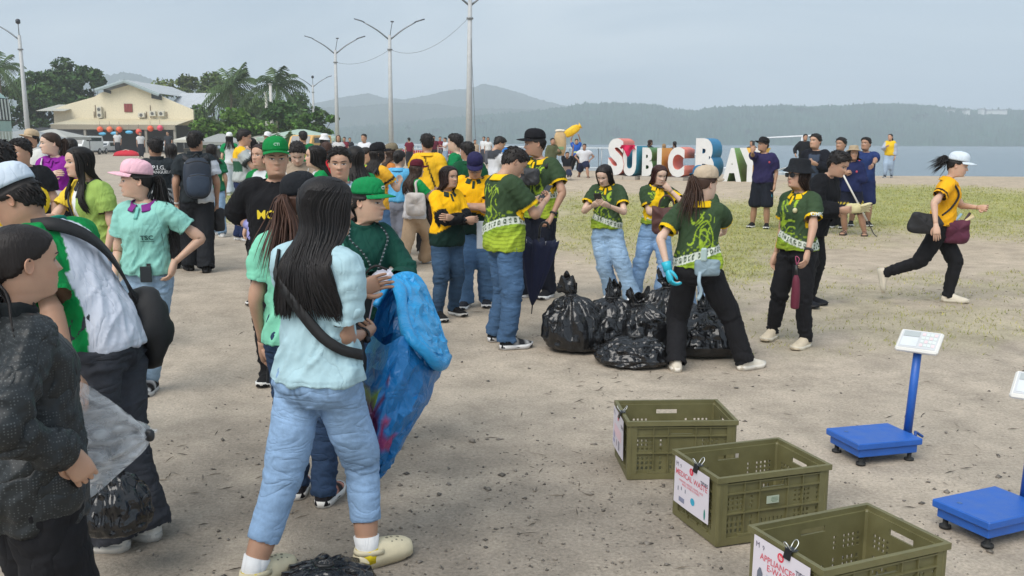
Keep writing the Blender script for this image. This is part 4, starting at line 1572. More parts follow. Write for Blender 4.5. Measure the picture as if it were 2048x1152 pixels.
# ------------------------------------------------------------------ sea and far shore
WATER = bpy.data.materials.new('sea_water')
WATER.use_nodes = True
nt = WATER.node_tree
bs = nt.nodes['Principled BSDF']
bs.inputs['Base Color'].default_value = (.10, .15, .18, 1)
bs.inputs['Roughness'].default_value = .22
bs.inputs['IOR'].default_value = 1.33
tc = N_('ShaderNodeTexCoord')
mp = N_('ShaderNodeMapping'); mp.inputs['Scale'].default_value = (.35, 1.0, 1)
K_ = nt.links.new
K_(tc.outputs['Object'], mp.inputs['Vector'])
nw = N_('ShaderNodeTexNoise', Scale=1.1, Detail=5, Roughness=.6); K_(mp.outputs['Vector'], nw.inputs['Vector'])
bp = N_('ShaderNodeBump', Strength=.35, Distance=.25); K_(nw.outputs['Fac'], bp.inputs['Height']); K_(bp.outputs['Normal'], bs.inputs['Normal'])
sv = A([(-6500, 20, SEA), (6500, 20, SEA), (6500, 6500, SEA), (-6500, 6500, SEA)])
tag(link('sea', mesh_from('sea', sv, [[0, 1, 2, 3]], False), WATER), kind='structure')

WOOD_GREEN = mat('far_wood', attr=True, rough=.95, var=.45, vscale=.02, spec=.1)
def ridge(name, pts, d_ridge, d_base, dens=1.6, tree=4.0, seed=1, col=(.035, .055, .03), rows=9, base_z=SEA + .3, patch=None):
 pts = sorted(pts)
 px = np.arange(pts[0][0], pts[-1][0], dens)
 top = np.interp(px, [p[0] for p in pts], [p[1] for p in pts])
 rng = np.random.default_rng(seed)
 V, C = [], []
 n = len(px)
 for r in range(rows + 3):
  k = min(1.0, r / rows)
  d = d_base + (d_ridge - d_base) * k + (0 if r <= rows else (r - rows) * 180)
  jit = (noise2(px * .03, np.full(n, r * 1.7), 3, seed) - .5) * (d_ridge - d_base) * .22 * (0 < r < rows)
  dd = d + jit
  zr = np.array([at(p, q, d_ridge)[2] for p, q in zip(px, top)])
  z = base_z + (zr - base_z) * (k ** .85) - (0 if r <= rows else (r - rows) * 25)
  bump = (noise2(px * .22, np.full(n, r * 3.1), 3, seed + 3) - .45) * tree * 2.2 + (rng.uniform(0, 1, n) ** 4) * tree * .9
  z = z + bump * (r > 0) * (r <= rows)
  x = np.array([ray(p, HORIZ)[0] / ray(p, HORIZ)[1] for p in px]) * dd
  V.append(np.stack([x, dd, z], 1))
  c = A(col) * (.55 + .9 * noise2(px * .15, np.full(n, r * 2.3), 3, seed + 9))[:, None]
  C.append(c)
 V = np.concatenate(V)
 i = np.arange(n - 1)[None, :] + n * np.arange(rows + 2)[:, None]
 F = np.stack([i, i + 1, i + 1 + n, i + n], 2).reshape(-1, 4)
 me = mesh_from(name, V, F, False)
 set_col(me, np.concatenate(C))
 return tag(link(name, me, WOOD_GREEN), kind='structure')
ridge('mountain', [(520, 222), (600, 212), (640, 205), (700, 192), (740, 187), (770, 196), (812, 199), (850, 192), (900, 180), (940, 178), (965, 168), (990, 172), (1030, 183), (1080, 200), (1130, 212), (1200, 226), (1300, 236)], 2350, 1900, 2.0, 2.0, 11)
ridge('mountain', [(-400, 190), (-100, 190), (60, 180), (120, 168), (165, 156), (195, 148), (230, 151), (255, 145), (290, 151), (320, 165), (350, 180), (380, 171), (410, 159), (440, 156), (470, 166), (520, 190), (600, 210), (660, 230)], 1750, 1350, 2.5, 2.5, 12)
ridge('hill', [(560, 225), (640, 216), (720, 212), (800, 206), (870, 209), (950, 217), (1050, 219), (1150, 224), (1250, 232)], 1850, 1600, 2.0, 2.0, 13)
ridge('wooded_shore', [(600, 262), (760, 250), (900, 236), (1000, 228), (1080, 222), (1130, 214), (1160, 209), (1200, 207), (1270, 207), (1310, 210), (1340, 218), (1390, 222), (1420, 216), (1460, 213), (1500, 214), (1560, 211), (1620, 213), (1680, 211), (1740, 208), (1800, 208), (1850, 211), (1900, 216), (1950, 221), (2000, 219), (2048, 222), (2300, 214), (2700, 220)], 1500, 1180, 1.3, 4.2, 14, col=(.028, .07, .04), rows=16)
for i, (px, py, w, h) in enumerate(((1900, 226, 12, 6), (1932, 226, 8, 6), (1962, 227, 6, 10), (1990, 225, 40, 5))):
 p = at(px, py, 1440)
 m = MB()
 sc_ = 1440 / FPX
 m.box((0, 0, 0), (w * sc_, 12, h * sc_ * 1.6), col=(.7, .7, .68))
 e = tag(empty('hilltop_building', p), ['pale cube house leftmost on the wooded far ridge', 'small pale house second along the far wooded ridge', 'narrow white tower house on the far ridge', 'long low white building on the far wooded ridge'][i], 'building', 'buildings on the far ridge')
 m.build('wall', PAINT, e, smooth=False)
 m = MB(); m.box((0, 0, h * sc_ * .8 + .6), (w * sc_ + 1.5, 14, 1.2), col=(.35, .33, .32)); m.build('roof', PAINT, e, smooth=False)

hz = MB()
hz.box((0, 500, 130 - 2.4), (9000, 6000, 265))
HAZE = bpy.data.materials.new('haze_air')
HAZE.use_nodes = True
nt = HAZE.node_tree
nt.nodes.remove(nt.nodes['Principled BSDF'])
pv = nt.nodes.new('ShaderNodeVolumePrincipled')
pv.inputs['Color'].default_value = (.86, .93, 1.0, 1)
pv.inputs['Density'].default_value = .00056
pv.inputs['Anisotropy'].default_value = 0.0
nt.links.new(pv.outputs[0], nt.nodes['Material Output'].inputs['Volume'])
tag(hz.build('haze', HAZE, smooth=False), kind='stuff')
# ------------------------------------------------------------------ trees and palms
LEAF = mat('leaf', attr=True, rough=.65, var=.25, vscale=1.2, spec=.3)
BARK = mat('bark', attr=True, rough=.9, var=.3, vscale=5, bump=.5, bscale=12, bdist=.05)
def leaf_quads(P, size, rng, col, flat=.5, cvar=.35):
 n = len(P)
 d = rng.normal(0, 1, (n, 3)); d[:, 2] *= flat
 d /= np.linalg.norm(d, axis=1)[:, None]
 e = rng.normal(0, 1, (n, 3))
 e -= d * (d * e).sum(1)[:, None]
 e /= np.linalg.norm(e, axis=1)[:, None]
 s_ = size * rng.uniform(.6, 1.4, (n, 1))
 a, b = d * s_, e * s_ * .55
 v = np.stack([P - a, P + b, P + a, P - b], 1).reshape(-1, 3)
 f = np.arange(n * 4).reshape(-1, 4)
 c = A(col) * 1.3 * rng.uniform(1 - cvar, 1 + cvar, (n, 1)) * rng.uniform(.9, 1.1, (n, 3))
 return v, f, np.repeat(c, 4, 0)
def tree(label, base, height, width, clumps, leaves, col, trunk=.25, seed=1, leaf=.28, bottom=.3, flat=False, cat='tree', name='tree', lean=(0, 0), group='trees around the shed', depth=None):
 rng = np.random.default_rng(seed)
 r = tag(empty(name, base), label, cat, group)
 tm = MB()
 fork = A((lean[0] * height * .3, lean[1] * height * .3, height * bottom))
 tm.tube(spline([(0, 0, -.3), (fork[0] * .4, fork[1] * .4, height * bottom * .5), fork], 6), np.linspace(trunk, trunk * .7, 6), 8, srgb(92, 80, 68))
 cs = []
 dw = depth or width * .8
 for i in range(clumps):
  a = rng.uniform(0, 2 * PI)
  q = rng.uniform(0, 1) ** .6
  zf = rng.uniform(0, 1)
  prof = math.sin(PI * (.18 + .75 * zf)) ** .7 if not flat else (.5 + .5 * zf)
  c = fork + A((math.cos(a) * q * width / 2 * prof, math.sin(a) * q * dw / 2 * prof, (zf * (height * (1 - bottom)) * (1 - (.25 if not flat else .45) * q * q))))
  cr = width * (.15 if clumps > 12 else .2) * rng.uniform(.7, 1.25)
  cs.append((c, cr))
  if i < 14:
   tm.tube(spline([fork * .92, fork * .5 + c * .5 + A((0, 0, -.06 * height)), c], 5), np.linspace(trunk * .45, trunk * .08, 5), 5, srgb(88, 78, 66))
 tm.build('trunk', BARK, r)
 P, Cc = [], []
 per = leaves // clumps
 V, F, C = [], [], []
 k0 = 0
 for c, cr in cs:
  d = rng.normal(0, 1, (per, 3))
  d /= np.linalg.norm(d, axis=1)[:, None]
  rad = rng.uniform(.25, 1, (per, 1)) ** .5
  p = c + d * rad * cr * A((1, 1, .55 if flat else .72))
  v, f, cc = leaf_quads(p, leaf, rng, A(col) * rng.uniform(.75, 1.25), flat=.7)
  V.append(v); F.append(f + k0); C.append(cc)
  k0 += len(v)
 me = mesh_from('crown', np.concatenate(V), np.concatenate(F), False)
 set_col(me, np.concatenate(C))
 link('crown', me, LEAF, r)
 return r
def palm(label, base, height, fl, n=18, seed=1, lean=(.0, .0), trunk=.17, col=(.055, .095, .028), young=False, up=.5):
 rng = np.random.default_rng(seed)
 r = tag(empty('palm_tree', base), label, 'palm tree', 'coconut palms')
 tm = MB()
 top = A((lean[0] * height, lean[1] * height, height))
 tm.tube(spline([(0, 0, -.3), (lean[0] * height * .3, lean[1] * height * .3, height * .5), top], 9), np.linspace(trunk * 1.25, trunk * .8, 9), 8, srgb(120, 110, 96))
 tm.build('trunk', BARK, r)
 for i in range(n):
  a = 2 * PI * i / n * 2.4 + rng.uniform(-.3, .3)
  el = rng.uniform(-.75, 1.2) if not young else rng.uniform(.5, 1.3)
  L_ = fl * rng.uniform(.8, 1.1)
  out = A((math.cos(a), math.sin(a), 0))
  pts = []
  for t in np.linspace(0, 1, 8):
   zz = math.sin(el) * L_ * t - (.62 * math.cos(el) + .25) * L_ * t * t * (.75 if not young else .5)
   pts.append(top + out * (math.cos(el) * L_ * (t - .18 * t * t) + .05) + A((0, 0, zz)))
  path = spline(pts, 16)
  fm = MB()
  fm.tube(path, np.linspace(.035, .008, 16) * fl / 3, 4, A(col) * 1.4)
  side = norm(np.cross(out, A((0, 0, 1))))
  c = A(col) * rng.uniform(.7, 1.35)
  for k in range(1, 16):
   for sg in (-1, 1):
    ll = fl * .24 * math.sin(PI * (.12 + .83 * k / 16)) * rng.uniform(.8, 1.15)
    p = path[k]
    tg = norm(path[k] - path[k - 1])
    d = norm(side * sg * .8 + tg * .55 + A((0, 0, -.55 - .3 * rng.uniform())))
    w = tg * fl * .016
    fm.add([p - w, p + w, p + d * ll * .6 + w * .8, p + d * ll, p + d * ll * .6 - w * .6], [[0, 1, 2, 3, 4]], c)
  fm.build('frond', LEAF, r, fix=False, smooth=False)
 return r
def gp(px, y):
 return on_land(px, y)
G1, G2 = (.05, .095, .018), (.035, .075, .016)
tree('round dark green tree just left of the shed gable', gp(150, 138), 12.6, 11, 24, 5000, G2, seed=2, leaf=.33)
tree('tall bushy tree behind the lamp post at far left', gp(105, 134), 11.6, 11, 22, 4400, (.042, .085, .018), seed=3, leaf=.33)
tree('dark tree crown touching the left shed roof', gp(205, 142), 12.6, 9, 18, 3400, G2, seed=4, leaf=.33)
tree('low shaggy tree behind the parked bus', gp(28, 128), 10.0, 12, 20, 3600, (.03, .065, .016), seed=5, leaf=.33)
tree('olive tree row rising behind the right shed roof', gp(375, 158), 13.2, 14, 22, 4200, (.075, .10, .022), seed=6, leaf=.36)
tree('olive leafy tree between shed and the tall palms', gp(445, 150), 11.8, 13, 20, 3600, (.065, .10, .022), seed=16, leaf=.36)
tree('spreading almond tree with flat layered crown right of the shed', gp(485, 92), 4.6, 8.4, 26, 4600, (.07, .14, .018), seed=7, leaf=.22, bottom=.38, flat=True, trunk=.2, lean=(-.4, 0), depth=5)
tree('broad almond tree with drooping crown beside the bay', gp(632, 92), 4.9, 5.6, 20, 3800, (.05, .11, .016), seed=8, leaf=.22, bottom=.25, flat=True, trunk=.2, depth=5)
tree('dense dark shrub tree under the tall palm pair', gp(570, 100), 6.2, 6.0, 14, 2400, (.035, .08, .016), seed=9, leaf=.26, bottom=.15)
tree('bushy green tree below the tall palm pair', gp(520, 130), 7.6, 9, 18, 3200, (.05, .095, .02), seed=41, leaf=.3, bottom=.12)
tree('dark green tree rising behind the bay-side almond', gp(610, 128), 7.8, 8, 16, 3000, (.04, .08, .018), seed=42, leaf=.3, bottom=.12)
tree('green shrub tree joining shed roof and almond crown', gp(425, 128), 6.4, 7, 14, 2400, (.055, .10, .02), seed=43, leaf=.3, bottom=.12)
palm('tall coconut palm with bushy crown right of the shed', gp(478, 116), 8.0, 5.4, 34, 21)
palm('tall coconut palm with airy crown nearest the bay', gp(567, 116), 8.3, 5.4, 34, 22)
palm('coconut palm standing behind the parked bus', gp(32, 116), 10.2, 4.6, 32, 23)
palm('palm at the photo edge with one frond showing', gp(-22, 100), 10.4, 3.2, 12, 24)
palm('young stemless palm with upright fronds under the trees', gp(575, 80), .5, 3.3, 14, 25, young=True, col=(.07, .11, .035))

# ------------------------------------------------------------------ lamp posts and wires
def lamp_post(label, px, d, height, heads=2, cam_=False, tilt=0.0):
 b = gp(px, d)
 r = tag(empty('street_lamp', b, rot=(0, math.radians(tilt), 0)), label, 'street lamp', 'street lamps along the field')
 m = MB()
 m.tube([(0, 0, -.2), (0, 0, height * .5), (0, 0, height)], [.20, .16, .115], 12, srgb(176, 178, 178))
 m.tube([(0, 0, height * .885), (0, 0, height * .89 + .05)], [.19, .19], 12, srgb(130, 132, 134))
 m.build('pole', PAINT, r)
 for sg in ((-1, 1) if heads == 2 else (-1,)):
  am = MB()
  am.tube(spline([(0, 0, height - .35), (sg * .9, 0, height + .35), (sg * 1.9, 0, height + .92)], 7), np.linspace(.06, .04, 7), 7, srgb(120, 124, 128))
  a = am.build('lamp_arm', METAL, r)
  hm = MB()
  hm.loft([A([(sg * x_, w, z_ + dz) for w, dz in ((-wd, -.02), (wd, -.02), (wd * .8, .05), (-wd * .8, .05))]) + A((0, 0, height)) for x_, wd, z_ in ((1.8, .05, .88), (1.95, .12, .95), (2.35, .13, 1.07), (2.55, .06, 1.12))], srgb(96, 100, 106))
  hm.build('lamp_head', METAL, a)
 if cam_:
  cm = MB()
  cm.tube([(0, 0, height), (0, 0, height + .85)], .03, 6, srgb(110, 112, 115))
  cm.loft([np.stack([np.cos(t_) * rr, np.sin(t_) * rr, np.full(8, height + zz)], 1) for t_ in [np.linspace(0, 2 * PI, 8, endpoint=False)] for zz, rr in ((.80, .06), (.86, .17), (1.08, .17), (1.16, .08))], srgb(70, 72, 76))
  cm.build('floodlight', METAL, r)
 else:
  cm = MB()
  cm.tube(spline([(.02, 0, height - .1), (.12, 0, height + .5), (.2, .0, height + .9)], 5), .028, 6, srgb(110, 112, 115))
  cm.box((.2, 0, height + .95), (.22, .16, .08), col=srgb(90, 92, 96))
  cm.build('sensor_stalk', METAL, r)
 return b, height
LP = [lamp_post('tallest double-armed street lamp, rising behind the crowd centre', 938, 53, 9.2, tilt=.6), lamp_post('double-armed street lamp second tallest, left of the centre one', 787, 69, 9.2), lamp_post('double-armed street lamp standing right of the almond trees', 682, 80, 9.2),
  lamp_post('small far double-armed lamp above the almond tree', 637, 125, 9.0, cam_=True), lamp_post('single-armed street lamp beside the parked bus', 80, 70, 9.2, 1, True, tilt=-.8)]
def wire(label, a, b, sag):
 m = MB()
 t = np.linspace(0, 1, 22)[:, None]
 p = A(a) * (1 - t) + A(b) * t
 p[:, 2] -= sag * 4 * (t * (1 - t))[:, 0]
 m.tube(p, .012, 4, (.12, .12, .13))
 tag(m.build('power_cable', PAINT), label, 'cable')
P_ = lambda i, dz=-1.0: LP[i][0] + A((0, 0, LP[i][1] + dz))
wire('thin cable slung between the two tallest street lamps', P_(0), P_(1), .9)
wire('thin cable slung between the second and third street lamps', P_(1), P_(2), .5)
wire('thin guy cable hanging down the tallest street lamp', P_(0, .1) + A((.05, -.1, 0)), LP[0][0] + A((.45, -.1, .4)), 0.0)
for px, d, h, t in ((555, 112, 8.2, 'pale bare concrete pole, taller of the pair between the palms'), (546, 114, 7.3, 'pale bare concrete pole, shorter of the pair between the palms')):
 m = MB()
 m.tube([(0, 0, -.2), (0, 0, h)], [.24, .17], 8, srgb(190, 188, 182))
 e = tag(empty('concrete_pole', gp(px, d)), t, 'pole')
 m.build('shaft', PAINT, e)
 m = MB(); m.box((0, 0, h + .05), (.45, .45, .12), col=srgb(170, 168, 162)); m.build('cap_plate', PAINT, e)

# ------------------------------------------------------------------ market shed
DS = 126.0
SB = gp(285, DS)
shed = tag(empty('market_shed', SB), 'cream gabled market shed with metal roofs behind the left crowd', 'building')
U = DS / FPX                                     # metres per photograph pixel at the shed
sx = lambda p: (p - 285) * U
sz = lambda p: (281.5 + 1.62 / U - p) * U
CREAM, ROOFG, DARK = srgb(218, 208, 182), srgb(176, 180, 182), srgb(36, 38, 42)
def prism(poly, y0, y1, col, name, mats=PAINT, parent=None):
 m = MB()
 a = [(x, y0, z) for x, z in poly]
 b = [(x, y1, z) for x, z in poly]
 n = len(poly)
 m.add(a + b, [list(range(n)), [n + i for i in range(n)][::-1]] + [[i, n + i, n + (i + 1) % n, (i + 1) % n] for i in range(n)], col)
 return m.build(name, mats, parent if parent is not None else shed, smooth=False)
front = prism([(sx(p), sz(q)) for p, q in ((130, 252), (130, 222), (160, 212), (212, 198), (225, 190), (280, 175), (340, 193), (352, 200), (405, 222), (405, 252))], 0, .4, CREAM, 'gable_wall')
CORR = mat('corrugated_roof', attr=True, rough=.5, var=.15, vscale=1.5, bump=0)
def sheet(p0, p1, q1, q0, n, col, name, amp=.05, parent=None):
 """corrugated sheet between edge p0-p1 (eaves) and q0-q1 (ridge)"""
 p0, p1, q0, q1 = (A(v, float) for v in (p0, p1, q0, q1))
 nn = norm(np.cross(p1 - p0, q0 - p0))
 t = np.linspace(0, 1, n * 2 + 1)[:, None]
 w = (np.arange(n * 2 + 1) % 2 - .5)[:, None] * amp * nn
 a, b = p0 + (p1 - p0) * t + w, q0 + (q1 - q0) * t + w
 k = n * 2 + 1
 m = MB()
 m.add(np.vstack([a, b, a - nn * .05, b - nn * .05]), [[i, i + 1, k + i + 1, k + i] for i in range(k - 1)] + [[2 * k + i, 3 * k + i, 3 * k + i + 1, 2 * k + i + 1] for i in range(k - 1)] + [[i, 2 * k + i, 2 * k + i + 1, i + 1] for i in range(k - 1)], col)
 return m.build(name, CORR, parent if parent is not None else shed, smooth=False, fix=False)
sheet((sx(222), -1.2, sz(184)), (sx(222), 16, sz(184)), (sx(280), 16, sz(166)), (sx(280), -1.2, sz(166)), 24, ROOFG, 'roof_sheet')
sheet((sx(346), 16, sz(192)), (sx(346), -1.2, sz(192)), (sx(280), -1.2, sz(166)), (sx(280), 16, sz(166)), 24, ROOFG, 'roof_sheet')
for a, b in (((222, 184.5), (280, 166.5)), ((346, 192.5), (280, 166.5))):     # fascia boards
 m = MB()
 m.tube([(sx(a[0]), -1.25, sz(a[1]) - .12), (sx(b[0]), -1.25, sz(b[1]) - .12)], [(.05, .22)] * 2, 4, srgb(150, 165, 168))
 m.build('fascia', PAINT, shed, smooth=False)
sheet((sx(190), 2, sz(204)), (sx(228), 2, sz(204)), (sx(228), 9, sz(177)), (sx(190), 9, sz(177)), 10, srgb(186, 190, 192), 'roof_sheet')
sheet((sx(340), 2, sz(219)), (sx(420), 2, sz(219)), (sx(418), 9, sz(183)), (sx(338), 9, sz(183)), 18, srgb(182, 186, 190), 'roof_sheet')
sheet((sx(110), -2, sz(226)), (sx(165), -2, sz(226)), (sx(165), 4, sz(211)), (sx(112), 4, sz(211)), 14, srgb(190, 188, 176), 'roof_sheet')
sheet((sx(168), -6.5, sz(253)), (sx(404), -6.5, sz(253)), (sx(404), 0, sz(240)), (sx(172), 0, sz(240)), 46, srgb(204, 192, 162), 'awning_sheet')
prism([(sx(170), sz(262)), (sx(402), sz(262)), (sx(402), sz(253)), (sx(170), sz(253))], -6.6, -6.45, srgb(150, 142, 124), 'awning_beam')
prism([(sx(130), 0), (sx(405), 0), (sx(405), sz(250)), (sx(130), sz(250))], .6, 1.0, srgb(58, 58, 60), 'dark_infill_sheet')  # dark sheet; dimness of the open area below the awning put into its colour
for p in (174, 232, 290, 346, 400):
 m = MB(); m.box((sx(p), -6.3, sz(256) / 2), (.28, .28, sz(256)), col=srgb(150, 146, 136)); m.build('column', PAINT, shed, smooth=False)
# red shuttered window with slats, air conditioners, pipes
w = MB(); w.box((sx(278), -.06, sz(219)), (1.1, .1, 1.1), col=srgb(120, 60, 58)); wo = w.build('window', PAINT, shed, smooth=False)
for i in range(5):
 w = MB(); w.box((sx(278) - .42 + i * .21, -.13, sz(219)), (.13, .05, 1.0), col=srgb(150, 70, 66)); w.build('shutter_slat', PAINT, wo, smooth=False)
for p, q, ww, hh_ in ((223, 228, .62, 1.5), (305, 233, .9, .62), (327, 230, .85, .7), (344, 230, .85, .7)):
 w = MB(); w.box((sx(p), -.3, sz(q)), (ww, .5, hh_), col=srgb(196, 192, 178), bev=.04); ao = w.build('air_conditioner', PAINT, shed, smooth=False)
 a = np.linspace(0, 2 * PI, 14, endpoint=False)
 for dz in ((-.38, .38) if hh_ > 1 else (0,)):
  w = MB(); w.add(np.stack([sx(p) + .22 * np.cos(a), np.full(14, -.57), sz(q) + dz + .22 * np.sin(a)], 1), [list(range(14))], srgb(90, 90, 88)); w.build('fan_grille', PAINT, ao, smooth=False, fix=False)
for p in (213, 232, 313, 321, 210, 353):
 w = MB(); w.tube([(sx(p), -.06, sz(238)), (sx(p), -.06, sz(214 if p in (213, 321) else 226))], .05, 6, srgb(130, 112, 92)); w.build('drain_pipe', PAINT, shed)
for x0, x1, z0, z1 in ((232, 246, 188, 182), (325, 345, 200, 190)):          # dark clerestory gaps
 prism([(sx(x0), sz(z0)), (sx(x1), sz(z0 + 4)), (sx(x1), sz(z1 + 4)), (sx(x0), sz(z1))], -.12, -.05, srgb(60, 66, 70), 'clerestory_window')
sp_ = gp(264, 190)
m = MB(); e = tag(empty('church_spire', sp_), 'slim white church spire poking above the shed roof', 'spire')
m.loft([A([(-w_, -w_, z_), (w_, -w_, z_), (w_, w_, z_), (-w_, w_, z_)]) for z_, w_ in ((0, 1.2), (9, 1.1), (11.6, .85), (15.2, .07))], srgb(205, 210, 212)); m.build('steeple', PAINT, e, smooth=False)
m = MB(); m.tube([(0, 0, 15.1), (0, 0, 16.4)], .06, 5, srgb(200, 205, 208)); m.tube([(-.4, 0, 15.9), (.4, 0, 15.9)], .05, 5, srgb(200, 205, 208)); m.build('cross', PAINT, e)
# paper lanterns along the awning; blue banners between them, built as flattened balls
for i, (p, q, c) in enumerate(((264, 262, 'E8623C'), (282, 262, 'F07A50'), (300, 262, 'E8623C'), (336, 266, 'E05848'), (358, 260, 'E8603C'), (376, 259, 'E0506A'), (268, 270, '58B0D8'), (290, 269, '60B4DC'), (318, 267, '58B0D8'))):
 r = tag(empty('lantern_or_banner', SB + A((sx(p), -6.9, sz(q)))), ['round orange-red paper lantern nearest the awning middle', 'round orange paper lantern second under the awning', 'round orange-red paper lantern third under the awning', 'round red lantern low under the awning right half', 'round orange-red lantern near the awning right end', 'pink-red paper lantern at the awning right end', 'pale blue banner below the first orange lantern', 'pale blue banner between two orange lanterns', 'pale blue banner right of the awning middle'][i], 'lantern', 'paper lanterns under the awning')
 m = MB(); m.ball((0, 0, 0), (.38, .38, .38) if i < 6 else (.5, .2, .22), 12, 8, None, hx(c)); m.build('shade', PAINT, r)
 m = MB(); m.tube([(0, 0, .5), (0, 0, 1.0)], .02, 4, (.1, .1, .1)); m.build('cord', PAINT, r)

# ------------------------------------------------------------------ bus, vehicles, stalls, boats
GLASS = mat('vehicle_glass', (.03, .04, .045), rough=.08, var=0, spec=.8)
def wheel(r, x, y, z, rad=.42, w=.24):
 m = MB()
 a = np.linspace(0, 2 * PI, 20, endpoint=False)
 rg = lambda rr, yy: np.stack([x + rr * np.cos(a), np.full(20, yy), z + rr * np.sin(a)], 1)
 m.loft([rg(rad * .8, y - w / 2), rg(rad, y - w / 2 + .04), rg(rad, y + w / 2 - .04), rg(rad * .8, y + w / 2)], (.02, .02, .02))
 o = m.build('wheel', RUBBER, r)
 m = MB(); m.loft([rg(rad * .55, y - w / 2 - .01), rg(rad * .5, y + w / 2 + .01)], (.5, .5, .5)); m.build('rim', METAL, o)
# bus seen from its rear end, pointing left
bp_ = gp(-200, 34)
bus = tag(empty('bus', bp_, math.radians(2)), 'green and white passenger bus parked at the photo edge', 'bus')
prof = [(0, .45), (3.9, .45), (3.95, 1.6), (3.75, 2.5), (3.3, 3.25), (2.9, 3.4), (0, 3.4)]
m = MB()
prB = [(-6, .45), (3.85, .45), (3.95, 1.2), (3.93, 2.3), (3.82, 3.15), (3.6, 3.36), (-6, 3.4)]
n = len(prB)
m.add([(x_, -1.25, z_) for x_, z_ in prB] + [(x_, 1.25, z_) for x_, z_ in prB], [list(range(n)), [n + i for i in range(n)][::-1]] + [[i, n + i, n + (i + 1) % n, (i + 1) % n] for i in range(n)], srgb(150, 176, 168))
m.build('body', PAINT, bus, smooth=False)
m = MB(); m.box((-1.05, -1.26, .95), (9.8, .03, .85), col=srgb(58, 128, 108)); m.build('lower_panel', PAINT, bus, smooth=False)
for i in range(12):
 m = MB(); m.box((-5.02 + i * .78, -1.27, 2.85), (.62, .03, .72), col=(1, 1, 1)); m.build('window', GLASS, bus, smooth=False)
 m = MB(); m.box((-5.02 + i * .78, -1.27, 1.85), (.62, .03, .62), col=(1, 1, 1)); m.build('window', GLASS, bus, smooth=False)
 m = MB(); m.box((-4.63 + i * .78, -1.29, 2.35), (.1, .03, 1.7), col=srgb(196, 206, 202)); m.build('pillar', PAINT, bus, smooth=False)
for x_ in (-3.6, 2.2): wheel(bus, x_, -1.15, .46, .46)
for z_, h_, c_, nm in ((2.72, .82, (.05, .06, .065), 'rear_window'), (1.62, .62, srgb(176, 180, 168), 'rear_panel'), (.90, .62, srgb(58, 134, 112), 'lower_panel')):
 m = MB(); m.box((3.93 + (.02 if z_ < 2 else -.02), 0, z_), (.10, 2.3, h_), col=c_); po = m.build(nm, PAINT, bus, smooth=False)
 if z_ > 1.2:
  for i in range(10):
   m = MB(); m.box((3.995 + (.02 if z_ < 2 else -.02), -1.05 + i * .235, z_), (.03, .07, h_ * .92), rotx(.10), col=srgb(206, 214, 208)); m.build('slat', PAINT, po, smooth=False)
m = MB(); m.box((4.0, -.85, .72), (.12, .25, .2), col=(.5, .03, .02)); m.build('tail_light', PLAST, bus, smooth=False)

def car(label, px, d, rz, col, kind='pickup', ln=4.8, group='vehicles by the shed'):
 r = tag(empty('parked_car', gp(px, d), math.radians(rz)), label, 'car', group)
 W = 1.75
 if kind == 'pickup':
  pr = [(-2.4, .5), (2.4, .5), (2.42, .95), (2.2, 1.08), (1.05, 1.15), (.5, 1.78), (-.75, 1.8), (-.9, 1.15), (-2.4, 1.12)]
 elif kind == 'van':
  pr = [(-2.3, .45), (2.2, .45), (2.25, .9), (1.95, 1.15), (1.45, 1.9), (1.1, 2.0), (-2.2, 2.0), (-2.32, 1.6)]
 else:
  pr = [(-2.2, .42), (2.2, .42), (2.22, .75), (1.95, .9), (1.0, 1.0), (.4, 1.42), (-1.0, 1.42), (-1.7, .98), (-2.2, .92)]
 n = len(pr)
 m = MB()
 rings = []
 for yy_, sc_ in ((-W / 2, .0), (-W / 2 + .08, .06), (W / 2 - .08, .06), (W / 2, .0)):
  rings.append(A([(x_, yy_, z_ + (sc_ if z_ > 1 else 0)) for x_, z_ in pr]))
 m.loft(rings, col)
 m.build('body', PAINT, r, smooth=False)
 top = max(p[1] for p in pr)
 xs = [p[0] for p in pr if p[1] > top - .12]
 x1, x0 = max(xs), min(xs)
 for sg in (-1, 1):
  m = MB(); m.box(((x0 + x1) / 2, sg * (W / 2 + .005), top - .32), ((x1 - x0) * .86, .02, .38), col=(1, 1, 1)); m.build('window', GLASS, r, smooth=False)
 zb = 1.15 if kind != 'sedan' else 1.0
 xb = max(p[0] for p in pr if abs(p[1] - zb) < .06)
 m = MB(); m.add([(x1 + .03, -.7, top - .02), (x1 + .03, .7, top - .02), (xb + .02, .74, zb + .05), (xb + .02, -.74, zb + .05)], [[0, 1, 2, 3]]); m.build('windscreen', GLASS, r, smooth=False, fix=False)
 for sg in (-1, 1):
  m = MB(); m.box((2.36, sg * .62, .82), (.1, .34, .18), col=(.75, .75, .72), bev=.03); m.build('headlight', PLAST, r, smooth=False)
 m = MB(); m.box((2.42, 0, .80), (.06, .8, .16), col=(.03, .03, .03)); m.build('grille', PLAST, r, smooth=False)
 m = MB(); m.box((2.42, 0, .56), (.12, 1.7, .16), col=(.25, .25, .26), bev=.03); m.build('bumper', PLAST, r, smooth=False)
 for x_ in (-1.45, 1.45):
  for sg in (-1, 1): wheel(r, x_, sg * (W / 2 - .06), .36, .36, .2)
 return r
car('white four-wheel-drive car parked facing the field left of the shed awning', 189, 104, -95, srgb(216, 218, 216), 'van')
car('small white car with piled load under the shed awning', 226, 112, -90, srgb(190, 192, 192), 'sedan')
car('pale car parked under the awning right half', 340, 114, -88, srgb(176, 182, 184), 'sedan')
car('yellow cab truck parked beyond the crowd near the almond trees', 627, 70, -100, srgb(214, 168, 96), 'van')
